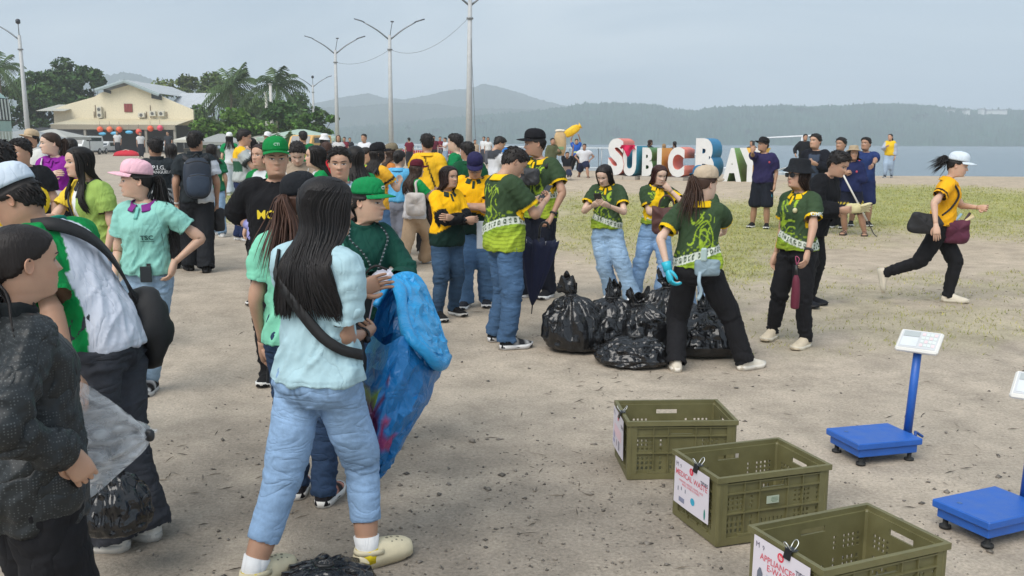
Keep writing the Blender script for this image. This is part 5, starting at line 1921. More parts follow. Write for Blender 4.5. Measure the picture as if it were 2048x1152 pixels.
def canopy(label, px, d, w, dp, h, col, rz=0):
 r = tag(empty('market_stall', gp(px, d), math.radians(rz)), label, 'stall', 'market stalls near the shed')
 m = MB()
 hw, hd = w / 2, dp / 2
 m.add([(-hw, -hd, h), (hw, -hd, h), (hw, hd, h), (-hw, hd, h), (-hw * .1, 0, h + .75), (hw * .1, 0, h + .75), (-hw, -hd, h - .28), (hw, -hd, h - .28), (hw, hd, h - .28), (-hw, hd, h - .28)], [[0, 1, 5, 4], [1, 2, 5], [2, 3, 4, 5], [3, 0, 4], [0, 6, 7, 1], [1, 7, 8, 2], [2, 8, 9, 3], [3, 9, 6, 0]], col)
 m.build('canopy', CLOTH, r, smooth=False, fix=False)
 for x_ in (-hw * .95, hw * .95):
  for y_ in (-hd * .95, hd * .95):
   m = MB(); m.tube([(x_, y_, 0), (x_, y_, h)], .05, 6, srgb(150, 150, 150)); m.build('post', METAL, r)
 m = MB(); m.box((0, 0, .8), (w * .8, .7, .06), col=srgb(140, 130, 118)); m.build('table_top', PAINT, r, smooth=False)
 m = MB(); m.box((0, -.1, .4), (w * .78, .5, .76), col=srgb(100, 98, 96)); m.build('skirt', CLOTH, r, smooth=False)
canopy('grey tarpaulin stall beside the parked bus', 78, 82, 5.6, 4, 1.75, srgb(146, 150, 150), 6)
canopy('pale tarpaulin stall between bus and white car', 128, 92, 5.5, 4, 1.9, srgb(170, 170, 164), -8)
canopy('dark tarpaulin stall in the shade left of the shed', 110, 104, 7, 4, 2.2, srgb(66, 68, 70), 0)
canopy('white canopy stall right of the shed below the almond tree', 425, 96, 5.5, 3.6, 1.7, srgb(196, 194, 184), 5)
canopy('pale green tarpaulin stall behind the young palm', 612, 84, 7.0, 3.6, 1.9, srgb(160, 178, 166), -4)
canopy('off-white canopy stall near the young palm', 560, 92, 5.2, 3.6, 1.75, srgb(184, 182, 172), 4)
canopy('grey tarpaulin stall far right of the shed', 455, 88, 4.4, 3.2, 1.5, srgb(150, 152, 150), 12)
m = MB(); rb = tag(empty('covered_load', gp(270, 96)), 'red tarpaulin heap lying before the shed', 'tarpaulin')
v, f = ball(16, 8); v = v * A((1.4, .9, .62)) * (1 + .2 * (fbm(v * 2.2, 2, 3) - .5))[:, None]; v[:, 2] = np.maximum(v[:, 2], 0); m.add(v, f, srgb(196, 44, 60)); m.build('tarpaulin', CLOTH, rb)
m = MB(); m.tube([(-1.2, .0, .3), (0, -.3, .66), (1.2, 0, .3)], .03, 5, srgb(220, 210, 190)); m.build('rope', CLOTH, rb)

def boat(label, px, d, ln, col, rz=0, deck=None, cabin=False, mast=0, z=None):
 p = gp(px, d)
 p[2] = SEA - .05 if z is None else z
 r = tag(empty('outrigger_boat', p, math.radians(rz)), label, 'boat', 'boats along the bay')
 m = MB()
 rings = []
 for t in np.linspace(-1, 1, 11):
  w = .55 * (1 - abs(t) ** 2.4) + .02
  sh = .35 * abs(t) ** 3
  x_ = t * ln / 2
  rings.append(A([(x_, 0, -.1 + sh), (x_, w * .7, .15 + sh), (x_, w, .75 + sh), (x_, w * .85, .78 + sh), (x_, -w * .85, .78 + sh), (x_, -w, .75 + sh), (x_, -w * .7, .15 + sh)]))
 m.loft(rings, col)
 m.build('hull', PAINT, r, smooth=False)
 for sg in (-1, 1):
  m = MB(); m.tube(spline([(-ln * .42, sg * 2.4, .35), (0, sg * 2.4, .12), (ln * .42, sg * 2.4, .4)], 8), .07, 6, srgb(205, 205, 200)); m.build('outrigger_float', PAINT, r)
  for x_ in (-ln * .22, ln * .22):
   m = MB(); m.tube(spline([(x_, 0, .9), (x_, sg * 1.3, 1.05), (x_, sg * 2.4, .25)], 6), .05, 5, srgb(190, 186, 176)); m.build('outrigger_arm', PAINT, r)
 if cabin:
  m = MB(); m.box((0, 0, 2.25), (ln * .55, 1.7, .09), col=srgb(214, 218, 218)); m.build('roof', PAINT, r, smooth=False)
  for x_ in (-ln * .25, 0, ln * .25):
   for sg in (-1, 1):
    m = MB(); m.tube([(x_, sg * .7, .7), (x_, sg * .75, 2.2)], .035, 5, srgb(190, 190, 188)); m.build('roof_post', PAINT, r)
 if mast:
  m = MB(); m.tube([(0, 0, .7), (0, 0, .7 + mast)], .06, 6, srgb(216, 218, 220)); mo = m.build('mast', PAINT, r)
  m = MB(); m.tube([(-ln * .42, 0, .5 + mast), (ln * .1, 0, .68 + mast), (ln * .2, 0, .62 + mast)], [.05, .07, .05], 6, srgb(222, 224, 226)); m.build('spar', PAINT, mo)
 return r
boat('white roofed outrigger boat moored behind the S letter', 1195, 72, 9, srgb(210, 214, 216), 4, cabin=True)
boat('low white outrigger boat moored left of the sack carriers', 1060, 84, 10, srgb(208, 212, 212), -4, cabin=True)
boat('white outrigger boat with tall mast behind the navy group', 1588, 62, 7, srgb(220, 222, 222), 8, mast=2.5)
boat('white speed boat with sloping windscreen behind the C letter', 1390, 70, 6, srgb(224, 226, 226), -6, mast=1.2)
boat('red outrigger boat beached beyond the grass', 850, 102, 8, srgb(176, 50, 56), 3, z=.0)
boat('white outrigger boat moored behind the red beached one', 880, 118, 11, srgb(206, 212, 214), -2, cabin=True)
boat('white roofed outrigger boat far out by the lamp', 735, 132, 11, srgb(206, 212, 214), 4, cabin=True)
# crowd barriers
bar = tag(empty('crowd_barrier', gp(838, 62), math.radians(2)), 'silver steel crowd barrier behind the yellow polo man', 'barrier', 'crowd barriers')
def barrier(r):
 m = MB(); m.tube([(-1.1, 0, .05), (-1.1, 0, 1.08), (1.1, 0, 1.08), (1.1, 0, .05)], .025, 6, srgb(176, 182, 184)); m.tube([(-1.1, 0, .18), (1.1, 0, .18)], .02, 6, srgb(176, 182, 184)); m.build('frame', METAL, r)
 for i in range(15):
  m = MB(); m.tube([(-1.0 + i * .143, 0, .18), (-1.0 + i * .143, 0, 1.08)], .011, 5, srgb(182, 188, 190)); m.build('bar', METAL, r)
 for x_ in (-.9, .9):
  m = MB(); m.box((x_, 0, .03), (.06, .5, .04), col=srgb(150, 154, 156)); m.build('foot', METAL, r, smooth=False)
barrier(bar)
for px, lb in ((905, 'silver steel crowd barrier left of the tallest lamp'), (770, 'silver steel crowd barrier farthest left beyond the grass')):
 b2 = copy_tree(bar); b2.location = gp(px, 62 if px > 800 else 66); b2['label'] = lb
# ------------------------------------------------------------------ the crowd
def who(label, px=None, top=300, d=None, feet=None, yaw=0, R='hang', L='hang', k=1.0, H=None, ax=None, ay=None, fo=None, **kw):
 """places a person by photograph pixels: feet=((right foot),(left foot)) or px + depth d; top = row of the crown"""
 if feet is not None:
  gp_ = [ground(*f) for f in feet]
  loc = (gp_[0] + gp_[1]) / 2
  if px is not None:
   loc[0] = at(px, 400, loc[1])[0]
 else:
  loc = on_land(px, d)
 loc[2] = float(land_z(loc[0], loc[1]))
 t = loc[0] / loc[1]
 pxh = ax or px or (feet[0][0] + feet[1][0]) / 2
 if H is None:
  H = (at(pxh, top, loc[1])[2] - loc[2]) * k
 wy = yaw - math.degrees(math.atan(t))
 Rw = rotz(math.radians(wy))
 toloc = lambda P: (Rw.T @ (A(P, float) - loc)) / H
 fs = None
 if feet is not None:
  fs = []
  for i, g in enumerate(gp_):
   q = toloc(g)
   fs.append(dict(x=q[0], y=q[1] - .02, z=float(land_z(g[0], g[1]) - loc[2]) / H))
   if fo: fs[i].update(fo[i])
 elif fo:
  fs = fo
 arms = []
 for a in (R, L):
  if isinstance(a, tuple) and len(a) == 3 and a[0] > 9:
   a = dict(T=tuple(toloc(at(*a))))
  elif isinstance(a, dict) and 'px' in a:
   a = dict(a); a['T'] = tuple(toloc(at(*a.pop('px'))))
  arms.append(a)
 return Person(label, loc, wy, H=H, arms=tuple(arms), feet=fs, **kw)

SK1, SK2, SK3, SK4 = (.58, .37, .265), (.50, .30, .205), (.41, .235, .155), (.64, .44, .335)
BLACKH, BROWNH = (.010, .008, .007), (.035, .018, .011)
WHITE, BLACK = (.72, .72, .72), (.012, .012, .013)
def cm(u, c):
 return np.tile(A(c, float), (len(u), 1))
def put(c, mask, col):
 c[mask] = col
 return c
def jersey(side=1, seed=0, band=.592):
 """dark green jersey, lime scrolls, white key-pattern band, lime hem"""
 g0, g1, lime, wht = A(srgb(44, 62, 42)), A(srgb(62, 82, 56)), A(srgb(150, 178, 52)), A(srgb(206, 212, 200))
 def fn(u, v, w, reg, arm):
  n = fbm(np.stack([u * 9 + seed, v * 9, w * 3], 1), 2, 4)
  c = g0 * (1 - n)[:, None] + g1 * n[:, None]
  s_ = u * side
  ph = v * 62 + 2.6 * np.sin(u * 60 + seed) + 2.2 * np.sin(v * 38 + u * 20 + seed)
  sw = (np.abs(np.sin(ph * .5 + 1.4 * np.sin(u * 48 - v * 22))) < .40) & (s_ > -.045) & (s_ < .075) & (v > .615) & (v < .80) & (reg == 0)
  sw |= (np.abs(np.sin(u * 85 + 2.0 * np.sin(v * 55))) < .30) & (s_ > -.01) & (s_ < .06) & (v > .63) & (v < .79) & (reg == 0)
  c = put(c, sw, lime)
  a = np.arctan2(u, w)
  v0 = band + .34 * u * side
  low = (v < v0 - .012) & (reg == 0)
  lg = np.clip((v0 - v) / .08, 0, 1)
  lc = A(srgb(124, 158, 44)) * (1 - lg)[:, None] + A(srgb(168, 190, 62)) * lg[:, None]
  st = np.sin(v * 330 + 2.2 * np.sin(a * 3 + seed)) > .62
  lc = np.where(st[:, None], lc * .62, lc)
  c = np.where(low[:, None], lc, c)
  bd = np.abs(v - v0) < .019
  key = (np.abs(((a * 4.2) % 1) - .5) < .26) & (np.abs(v - v0) < .0115)
  key2 = (np.abs(((a * 4.2) % 1) - .5) < .11) & (np.abs(v - v0) < .0045)
  c = np.where((bd & (reg == 0))[:, None], wht, c)
  c = np.where((bd & key & (reg == 0))[:, None], g1, c)
  c = np.where((bd & key2 & (reg == 0))[:, None], wht, c)
  scl = (np.sin(u * 190) * np.sin(v * 190) > .35) & (v < v0 + .05) & (v > v0 + .018) & (reg == 0)
  c = np.where(scl[:, None], lime * .6, c)
  return c
 return fn
YEL = srgb(232, 190, 22)
def JERSEY(side=1, seed=0, **k):
 d = dict(fn=jersey(side, seed), collar=dict(kind='polo', col=YEL), cuff=(YEL, .10), sleeve=.66, loose=.6, fine=True)
 d.update(k)
 return d
def raglan(body, arm_, line=.052):
 def fn(u, v, w, reg, arm):
  c = cm(u, body)
  rg = (reg > 0) | ((v > .70) & (np.abs(u) > line + (.80 - v) * .28))
  return put(c, rg, arm_)
 return fn
def twotone(side=1, y=srgb(244, 184, 16), g=srgb(18, 44, 38), lvl=.655, arms_=None):
 def fn(u, v, w, reg, arm):
  c = cm(u, g)
  up = (v > lvl + .55 * u * side) & (w > -.03) & (reg == 0)
  c = put(c, up, y)
  if arms_ != 'dark': c = put(c, reg > 0, y)
  if arms_ == 'short':
   c = put(c, (reg > 0) & (arm > .62), srgb(20, 22, 26))
  return c
 return fn
def stripes(a, b, f, th=.3, lo=0):
 def fn(u, v, w, reg, arm):
  c = cm(u, a)
  return put(c, (np.sin(v * f) > th) & (v > lo), b)
 return fn
def pig(u, v, w, reg, arm):
 c = cm(u, srgb(44, 50, 54))
 z = (v < .615) & (reg == 0) & (np.sin((v + .55 * np.abs(u - .03)) * 150) > -.1) & (u > -.055)
 c = put(c, z, srgb(190, 194, 196))
 c = put(c, (reg == 1), srgb(188, 194, 200))
 return c
def denim(col, fade=.45, hi=1.35):
 col = A(col, float)
 def fn(V, par, n2, u, v, w):
  f = fade * np.exp(-((par - .45) / .35) ** 2) + .5 * fade * np.exp(-((par - 1.25) / .3) ** 2)
  k = 1 + f * (.4 + 1.2 * (n2 - .3)) + (n2 - .5) * .35
  k = np.where(np.abs(v - .585) < .004, k * .75, k)                       # waistband, fly and pocket stitching
  k = np.where((np.abs(u) < .003) & (par < .3), k * .75, k)
  for sg in (-1, 1):
   bx_ = np.maximum(np.abs(u * sg - .047) / .030, np.abs(v - .528) / .036)
   k = np.where((w < 0) & (np.abs(bx_ - 1) < .08), k * .74, k)
   k = np.where((w > 0) & (np.abs((u * sg - .05) * .8 + (v - .56)) < .003) & (v > .53) & (u * sg > .03), k * .74, k)
  return col * k[:, None]
 return fn
def JEANS(col=srgb(122, 150, 184), fit='slim', **k):
 d = dict(fn=denim(col), fit=fit, mat_=DENIM)
 d.update(k)
 return d
LJ, MJ, DJ, GJ = srgb(138, 166, 196), srgb(78, 108, 142), srgb(44, 62, 88), srgb(58, 60, 66)
def BLK(fit='slim', **k):
 return dict(col=(.012, .012, .014), fit=fit, **k)
def prop(name, label, cat, group=None, loc=(0, 0, 0)):
 return tag(empty(name, loc), label, cat, group)

# ---- near, left
JACKET = mat('rain_jacket', attr=True, rough=.5, var=.1, vscale=30, bump=.3, bscale=14, bdist=.02, spec=.4, crease=.8, cscale=6)
_nt = JACKET.node_tree          # small pale dots woven into the dark jacket
_b = _nt.nodes['Principled BSDF']
_src = _b.inputs['Base Color'].links[0].from_socket
_tc = _nt.nodes.new('ShaderNodeTexCoord'); _vo = _nt.nodes.new('ShaderNodeTexVoronoi'); _vo.inputs['Scale'].default_value = 120; _vo.inputs['Randomness'].default_value = .15
_nt.links.new(_tc.outputs['Object'], _vo.inputs['Vector'])
_lt = _nt.nodes.new('ShaderNodeMath'); _lt.operation = 'LESS_THAN'; _lt.inputs[1].default_value = .26; _nt.links.new(_vo.outputs['Distance'], _lt.inputs[0])
_mx = _nt.nodes.new('ShaderNodeMixRGB'); _nt.links.new(_lt.outputs[0], _mx.inputs['Fac']); _nt.links.new(_src, _mx.inputs['Color1']); _mx.inputs['Color2'].default_value = (.07, .078, .08, 1); _nt.links.new(_mx.outputs[0], _b.inputs['Base Color'])
def dots(u, v, w, reg, arm):
 c = cm(u, srgb(34, 38, 40))
 return c
P_jacket = who('woman in dark dotted rain jacket seen from the side at the photo edge', px=24, top=446, d=2.5, yaw=-72, R=dict(px=(138, 905, 2.38), pole=(.6, -1, -.2), palm=(-1, .2, 0), hd=(.1, .5, -1), curl=.6), L=dict(T=(-.09, .06, .47)), head=(4, 2), build=1.14, belly=.012, skin=SK2,
 shirt=dict(fn=dots, sleeve=1.97, ease=.012, hem=.44, loose=.8, sl_ease=.010, name='jacket', wr=.014, collar=dict(kind='high', col=srgb(30, 34, 36)), mat_=JACKET),
 pants=BLK('wide'), shoes=dict(col=BLACK), hair=dict(style='tail', col=(.014, .010, .009), tail=dict(at=(0, -.5, .4), len=.10), shell=.03), feet=None)
P_rag = who('bending man in white and green raglan shirt carrying a black sling bag', feet=((272, 1075), (205, 1098)), px=196, top=315, H=1.70, yaw=58, lean=33, head=(10, 30), R=(60, 640, 4.15), L=dict(px=(150, 770, 3.45), pole=(-.4, -1, 0), palm=(.6, 1, 0)), sex='m', build=1.0, skin=SK3, pel=(0, .0),
 shirt=dict(fn=raglan(srgb(205, 210, 222), srgb(8, 132, 66)), ease=.006, loose=.25, hem=.50, collar=dict(kind='crew', col=srgb(30, 130, 110)), sleeve=.82, sl_ease=.022), pants=JEANS(GJ, 'baggy'), shoes=dict(col=srgb(220, 216, 208), sole=srgb(196, 192, 184)), hair=dict(style='short', shell=.04), hat=dict(col=srgb(196, 208, 220), pitch=4))
P_mint = who('woman in mint polo shirt and pink cap with hand on hip', feet=((262, 792), (298, 786)), px=287, top=324, yaw=152, head=(-62, 2), L='hip', R=(228, 560, 6.0), skin=SK1, build=1.03,
 shirt=dict(col=srgb(138, 196, 184), collar=dict(kind='polo', col=srgb(128, 50, 130), placket=srgb(116, 186, 174)), hem=.535, loose=.35), pants=JEANS(srgb(140, 164, 186), 'skinny'), shoes=dict(col=BLACK, sole=srgb(180, 180, 178), trim=(.5, .5, .5)), hair=dict(style='tail', col=BLACKH, tail=dict(at=(0, -.52, .45), dir=(.1, -.3, -1), len=.2)), hat=dict(col=srgb(232, 184, 196), pitch=8))
P_long = who('young woman with very long black hair leaning behind the pink cap', px=205, top=290, d=7.3, yaw=128, lean=10, head=(-15, 5), R='fwd', L='hang', skin=SK1, shirt=dict(fn=lambda u, v, w, reg, arm: put(put(cm(u, srgb(150, 178, 92)), (u > .03) & (v > .66), srgb(222, 190, 60)), np.abs(u - .02) < .016, srgb(220, 222, 220)), collar=dict(kind='polo', col=srgb(60, 60, 64))), pants=JEANS(LJ, 'slim'), shoes=dict(col=WHITE), hair=dict(style='long', col=BLACKH, length=.19, front=.6))
P_purple = who('woman in bright purple polo shirt with a pale crossbody bag', px=130, top=264, d=10.5, yaw=152, head=(-50, 4), R=dict(px=(103, 352, 10.2), pole=(1, 0, -1)), L=(156, 402, 10.4), skin=SK4, shirt=dict(col=srgb(134, 36, 142), collar=dict(kind='polo', col=srgb(134, 36, 142)), hem=.55), pants=BLK(), shoes=dict(col=BLACK), hair=dict(style='tail', col=BROWNH, tail=dict(at=(0, -.52, .5), len=.13)))
P_curly = who('curly-haired man in dark shirt behind the man on the phone', px=70, top=277, d=9.0, yaw=165, head=(-30, 8), sex='m', skin=SK2, shirt=dict(col=srgb(26, 28, 32), collar=dict(kind='crew')), pants=BLK('straight'), shoes=dict(col=BLACK), hair=dict(style='short', vol=1.25))
P_call = who('black-haired man in white and yellow shirt holding a phone to his ear', px=22, top=279, d=4.9, yaw=40, head=(15, 8), R=dict(T='ear'), L='hang', sex='m', skin=SK2, shirt=dict(fn=lambda u, v, w, reg, arm: put(put(cm(u, srgb(206, 214, 224)), (reg > 0) & (arm < .5), srgb(240, 200, 24)), (v > .74) & (np.abs(u) > .06), srgb(240, 200, 24)), collar=dict(kind='polo', col=srgb(206, 214, 224))), pants=JEANS(DJ, 'straight'), shoes=dict(col=WHITE), hair=dict(style='short', vol=1.2))
who('man in tan cap and white jacket beyond the purple polo woman', px=90, top=262, d=14.5, yaw=120, sex='m', skin=SK3, shirt=dict(col=srgb(206, 206, 202), sleeve=1.9, name='jacket', collar=dict(kind='high', col=srgb(206, 206, 202))), pants=BLK('straight'), shoes=dict(col=BLACK), hair=dict(style='short'), hat=dict(col=srgb(190, 168, 138)))
who('woman in white shirt with long ponytail just behind the purple polo', px=162, top=276, d=11.6, yaw=30, head=(-20, 0), skin=SK1, shirt=dict(col=srgb(210, 212, 214), collar=dict(kind='crew', col=srgb(210, 212, 214))), pants=JEANS(LJ), shoes=dict(col=WHITE), hair=dict(style='tail', col=BLACKH, tail=dict(len=.24, at=(0, -.5, .66))))
P_pig = who('man in charcoal jersey with white P.I.G. lettering on his back', feet=((352, 536), (318, 534)), px=318, top=273, yaw=8, head=(10, 0), sex='m', skin=SK3, shirt=dict(fn=pig, collar=dict(kind='high', col=srgb(36, 42, 46)), loose=.8, ease=.014), pants=BLK('baggy'), shoes=dict(col=BLACK, sole=BLACK), hair=dict(style='short', vol=1.1))
P_pack = who('man with a navy backpack over a charcoal jersey and baggy black jeans', feet=((412, 544), (380, 540)), px=394, top=261, yaw=4, head=(-30, 0), sex='m', skin=SK3, R=dict(T='hang', curl=.5), shirt=dict(fn=lambda u, v, w, reg, arm: put(put(put(cm(u, srgb(40, 46, 50)), reg == 1, srgb(192, 198, 206)), (v < .58) & (reg == 0) & (u > .0), srgb(196, 200, 204)), (reg == 0) & (np.abs(v - .775) < .006) & (np.abs(u) < .075) & (np.sin(u * 260) > -.3), srgb(205, 208, 210)), collar=dict(kind='high', col=srgb(36, 42, 46)), loose=.8, ease=.014), pants=dict(col=srgb(34, 36, 40), fit='baggy', wr=.012), shoes=dict(col=BLACK, sole=BLACK), hair=dict(style='short', vol=1.25))
who('woman with long dark hair between the two charcoal jerseys', px=358, top=286, d=14.0, yaw=20, skin=SK1, shirt=dict(col=srgb(40, 42, 48)), pants=BLK(), shoes=dict(col=BLACK), hair=dict(style='long', length=.16))
who('person in light jeans and white shoes hidden behind the backpack man', feet=((444, 474), (428, 470)), px=428, top=282, yaw=10, skin=SK2, shirt=dict(col=srgb(30, 110, 74), collar=dict(kind='crew')), pants=JEANS(srgb(120, 146, 170), 'straight'), shoes=dict(col=WHITE), hair=dict(style='long', length=.1))
P_wy = who('man in white, yellow and green polo standing in profile with a phone', feet=((498, 482), (484, 480)), px=486, top=258, yaw=-86, head=(0, 10), R='phone', L='phone', sex='m', skin=SK2, shirt=dict(fn=lambda u, v, w, reg, arm: put(put(put(cm(u, srgb(178, 184, 182)), (v > .62) & (v < .72) & (reg == 0) & (w < .0), srgb(46, 88, 66)), (v > .74) & (reg == 0) & (w < .03), srgb(234, 186, 40)), (reg > 0) & (arm > .45), srgb(60, 66, 66)), hem=.53), pants=dict(col=srgb(36, 48, 82), fit='straight'), shoes=dict(col=srgb(216, 212, 204), sole=WHITE), hair=dict(style='short', vol=1.2))
who('woman in white cap and green-sleeved white shirt behind the polo man', feet=((470, 390), (458, 391)), px=464, top=266, yaw=0, skin=SK1, shirt=dict(fn=raglan(srgb(200, 204, 206), srgb(20, 130, 76))), pants=dict(col=srgb(178, 186, 196), fit='wide'), shoes=dict(col=WHITE), hair=dict(style='long', length=.15), hat=dict(col=srgb(216, 218, 218)))
who('woman with black shoulder hair in white top facing the polo man', px=516, top=275, d=18.5, yaw=100, skin=SK4, shirt=dict(fn=stripes(srgb(206, 200, 200), srgb(70, 60, 64), 90, .5)), pants=dict(col=srgb(186, 188, 192), fit='wide'), shoes=dict(col=WHITE), hair=dict(style='long', length=.12), R='phone')
who('grey-shirted man in white cap beyond the white-topped woman', px=548, top=266, d=24.5, yaw=150, sex='m', skin=SK3, shirt=dict(col=srgb(120, 124, 126)), pants=BLK('straight'), shoes=dict(col=BLACK), hair=dict(style='short'), hat=dict(col=WHITE))
P_black = who('man in black t-shirt and green cap wearing lavender gloves', px=560, top=281, d=6.5, yaw=172, head=(12, 2), R=dict(px=(503, 452, 6.45), pole=(.6, -1, 0), palm=(-.8, -.3, 0), hd=(.1, .25, -1), curl=.5), L='hang', sex='m', build=1.08, skin=SK2, shirt=dict(col=srgb(24, 24, 27), collar=dict(kind='crew', col=srgb(24, 24, 27)), loose=.9, ease=.018, sleeve=.85, sl_ease=.024), pants=BLK('straight'), shoes=dict(col=BLACK), hair=dict(style='short', shell=.03), hat=dict(col=srgb(20, 124, 62), pitch=4))
P_black.glove('R', srgb(150, 150, 206))
who('woman with red-brown hair peeking out left of the green cap man', px=536, top=287, d=9.2, yaw=140, skin=SK2, shirt=dict(fn=raglan(srgb(200, 204, 206), srgb(14, 120, 60))), pants=BLK(), shoes=dict(col=BLACK), hair=dict(style='long', col=(.03, .014, .01), length=.1))
P_tan = who('man in beige t-shirt looking down with a lanyard round his neck', px=604, top=276, d=10.2, yaw=168, head=(10, 38), R='phone', L='phone', sex='m', skin=SK4, shirt=dict(col=srgb(158, 142, 124), collar=dict(kind='crew', col=srgb(158, 142, 124)), loose=.9), pants=BLK('straight'), shoes=dict(col=BLACK), hair=dict(style='short', vol=1.15))
who('woman with long black hair and green-sleeved shirt seen in profile', px=645, top=290, d=9.4, yaw=95, skin=SK1, shirt=dict(fn=raglan(srgb(204, 206, 208), srgb(14, 134, 70))), pants=BLK(), shoes=dict(col=BLACK), hair=dict(style='long', length=.15))
P_green = who('man in green t-shirt with yellow back print standing far off', px=616, top=262, d=21.5, yaw=14, sex='m', skin=SK3, shirt=dict(col=srgb(14, 112, 62), fn=lambda u, v, w, reg, arm: put(cm(u, srgb(14, 112, 62)), (w < 0) & (np.abs(u) < .04) & (np.abs(v - .69) < .02) & (np.sin(u * 320) > 0), srgb(216, 190, 60))), pants=BLK('straight'), shoes=dict(col=BLACK), hair=dict(style='short'))
who('person in white cap, pale top and green trousers walking away', px=657, top=270, d=23.5, yaw=5, skin=SK3, shirt=dict(col=srgb(196, 202, 196), sleeve=1.9), pants=dict(col=srgb(16, 100, 60), fit='straight'), shoes=dict(col=BLACK), hair=dict(style='long', length=.05), hat=dict(kind='bucket', col=WHITE))
who('brown-haired person in red shirt behind the long-haired profile', px=662, top=284, d=14.5, yaw=20, skin=SK3, shirt=dict(col=srgb(200, 44, 52)), pants=BLK(), shoes=dict(col=BLACK), hair=dict(style='short', col=(.05, .022, .014)))
P_strip = who('man in white t-shirt with pale blue stripes facing the camera', px=686, top=294, d=7.0, yaw=176, head=(2, 4), sex='m', skin=SK2, shirt=dict(fn=stripes(srgb(206, 214, 218), srgb(150, 180, 200), 175, .25), collar=dict(kind='crew', col=srgb(206, 214, 218)), loose=.8), pants=BLK('straight'), shoes=dict(col=BLACK), hair=dict(style='short', vol=1.05))
who('woman with long black hair and green sleeve right of the striped man', px=716, top=291, d=8.8, yaw=20, head=(-25, 0), skin=SK1, shirt=dict(fn=raglan(srgb(204, 206, 208), srgb(14, 134, 70))), pants=BLK(), shoes=dict(col=BLACK), hair=dict(style='long', length=.17))
who('woman in lime top facing right behind the striped man', px=733, top=294, d=13.5, yaw=-92, skin=SK2, shirt=dict(col=srgb(140, 190, 70)), pants=BLK(), shoes=dict(col=BLACK), hair=dict(style='tail', tail=dict(len=.1)))
P_yw = who('woman in black cap and yellow shirt with a black shoulder bag', px=756, top=289, d=11.4, yaw=-50, head=(-20, 0), R=dict(T='phone'), skin=SK1, shirt=dict(fn=lambda u, v, w, reg, arm: put(cm(u, srgb(226, 170, 50)), (reg > 0) & (np.abs(arm - .45) < .06), srgb(30, 30, 32))), pants=JEANS(MJ, 'straight'), shoes=dict(col=WHITE), hair=dict(style='long', length=.12), hat=dict(col=srgb(28, 28, 32)))
who('woman in camouflage cap with brown hair beside the black-capped woman', px=783, top=290, d=13.2, yaw=-75, skin=SK1, shirt=dict(col=srgb(190, 120, 60)), pants=BLK(), shoes=dict(col=BLACK), hair=dict(style='long', col=BROWNH, length=.12), hat=dict(col=srgb(122, 112, 92)))
who('woman in sky blue polo and grey trousers seen from behind', feet=((808, 530), (790, 527)), px=798, top=300, yaw=-14, head=(-15, 0), R='phone', skin=SK1, shirt=dict(col=srgb(92, 172, 216), collar=dict(kind='polo', col=srgb(92, 172, 216)), hem=.55), pants=dict(col=srgb(122, 126, 138), fit='straight'), shoes=dict(col=srgb(190, 180, 170)), hair=dict(style='bun', tail=dict(at=(0, -.5, .66))))
P_mar = who('woman in maroon cap, white shirt with green sleeves and tan trousers', feet=((856, 526), (808, 536)), px=828, top=306, yaw=-58, head=(-10, 8), R='phone', L='phone', skin=SK1, shirt=dict(fn=raglan(srgb(208, 206, 208), srgb(18, 140, 72)), loose=.9, ease=.016, hem=.49), pants=dict(col=srgb(178, 152, 124), fit='wide', wr=.010), shoes=dict(col=srgb(150, 120, 100), sole=WHITE), hair=dict(style='long', col=BROWNH, length=.19, wave=.9), hat=dict(col=srgb(86, 28, 42)))
who('man in yellow polo with a black strap seen from behind', px=858, top=268, d=13.4, yaw=-10, head=(22, 0), sex='m', skin=SK2, shirt=dict(fn=lambda u, v, w, reg, arm: put(cm(u, srgb(236, 184, 40)), (np.abs(u - (.80 - v) * .35 + .01) < .007) & (reg == 0), srgb(24, 24, 26)), collar=dict(kind='polo', col=srgb(236, 184, 40))), pants=BLK('straight'), shoes=dict(col=BLACK), hair=dict(style='short', vol=1.2))
who('black-haired man in white and green shirt left of the lamp base', px=916, top=268, d=13.6, yaw=70, sex='m', skin=SK4, shirt=dict(fn=raglan(srgb(200, 206, 204), srgb(14, 120, 70))), pants=BLK('straight'), shoes=dict(col=BLACK), hair=dict(style='short', vol=1.2))
who('man in plain dark green polo with his back turned near the lamp', px=938, top=284, d=12.4, yaw=20, head=(20, 0), sex='m', skin=SK3, shirt=dict(col=srgb(20, 74, 48), collar=dict(kind='polo', col=srgb(20, 74, 48))), pants=BLK('straight'), shoes=dict(col=BLACK), hair=dict(style='short', vol=1.1))
# ---- the two women in front
fgpants = denim(srgb(132, 160, 192), .35)
P_fg = who('woman in pale blue t-shirt and cropped light jeans walking away, long black hair', feet=((752, 1122), (526, 1166)), px=626, top=352, k=1.02, yaw=-38, head=(-26, 6), R=dict(px=(728, 668, 3.70), pole=(.25, -1, -.5), palm=(-.7, 0, .5), curl=.6), L=dict(T=(-.02, .20, .68), pole=(-.6, -.2, -1)), build=1.0, hips=1.12, skin=SK3, side=2, look=1.02, bust=1.1,
 fo=(dict(yaw=-22, pole=(-.25, 1, 0)), dict(yaw=-6, pole=(.1, 1, 0))), shirt=dict(col=srgb(168, 198, 206), collar=dict(kind='crew', col=srgb(168, 198, 206)), loose=.6, ease=.008, hem=.515, sleeve=.74, sl_ease=.014), pants=dict(fn=fgpants, fit='slim', length=.82, mat_=DENIM, wr=.007), shoes=dict(kind='clog', col=srgb(216, 204, 172), sole=srgb(206, 194, 160), sock=(WHITE, .15, srgb(226, 200, 40))), hair=dict(style='long', col=(.011, .009, .009), length=.205, vol=1.0, wave=.3, n=820, lw=.85))
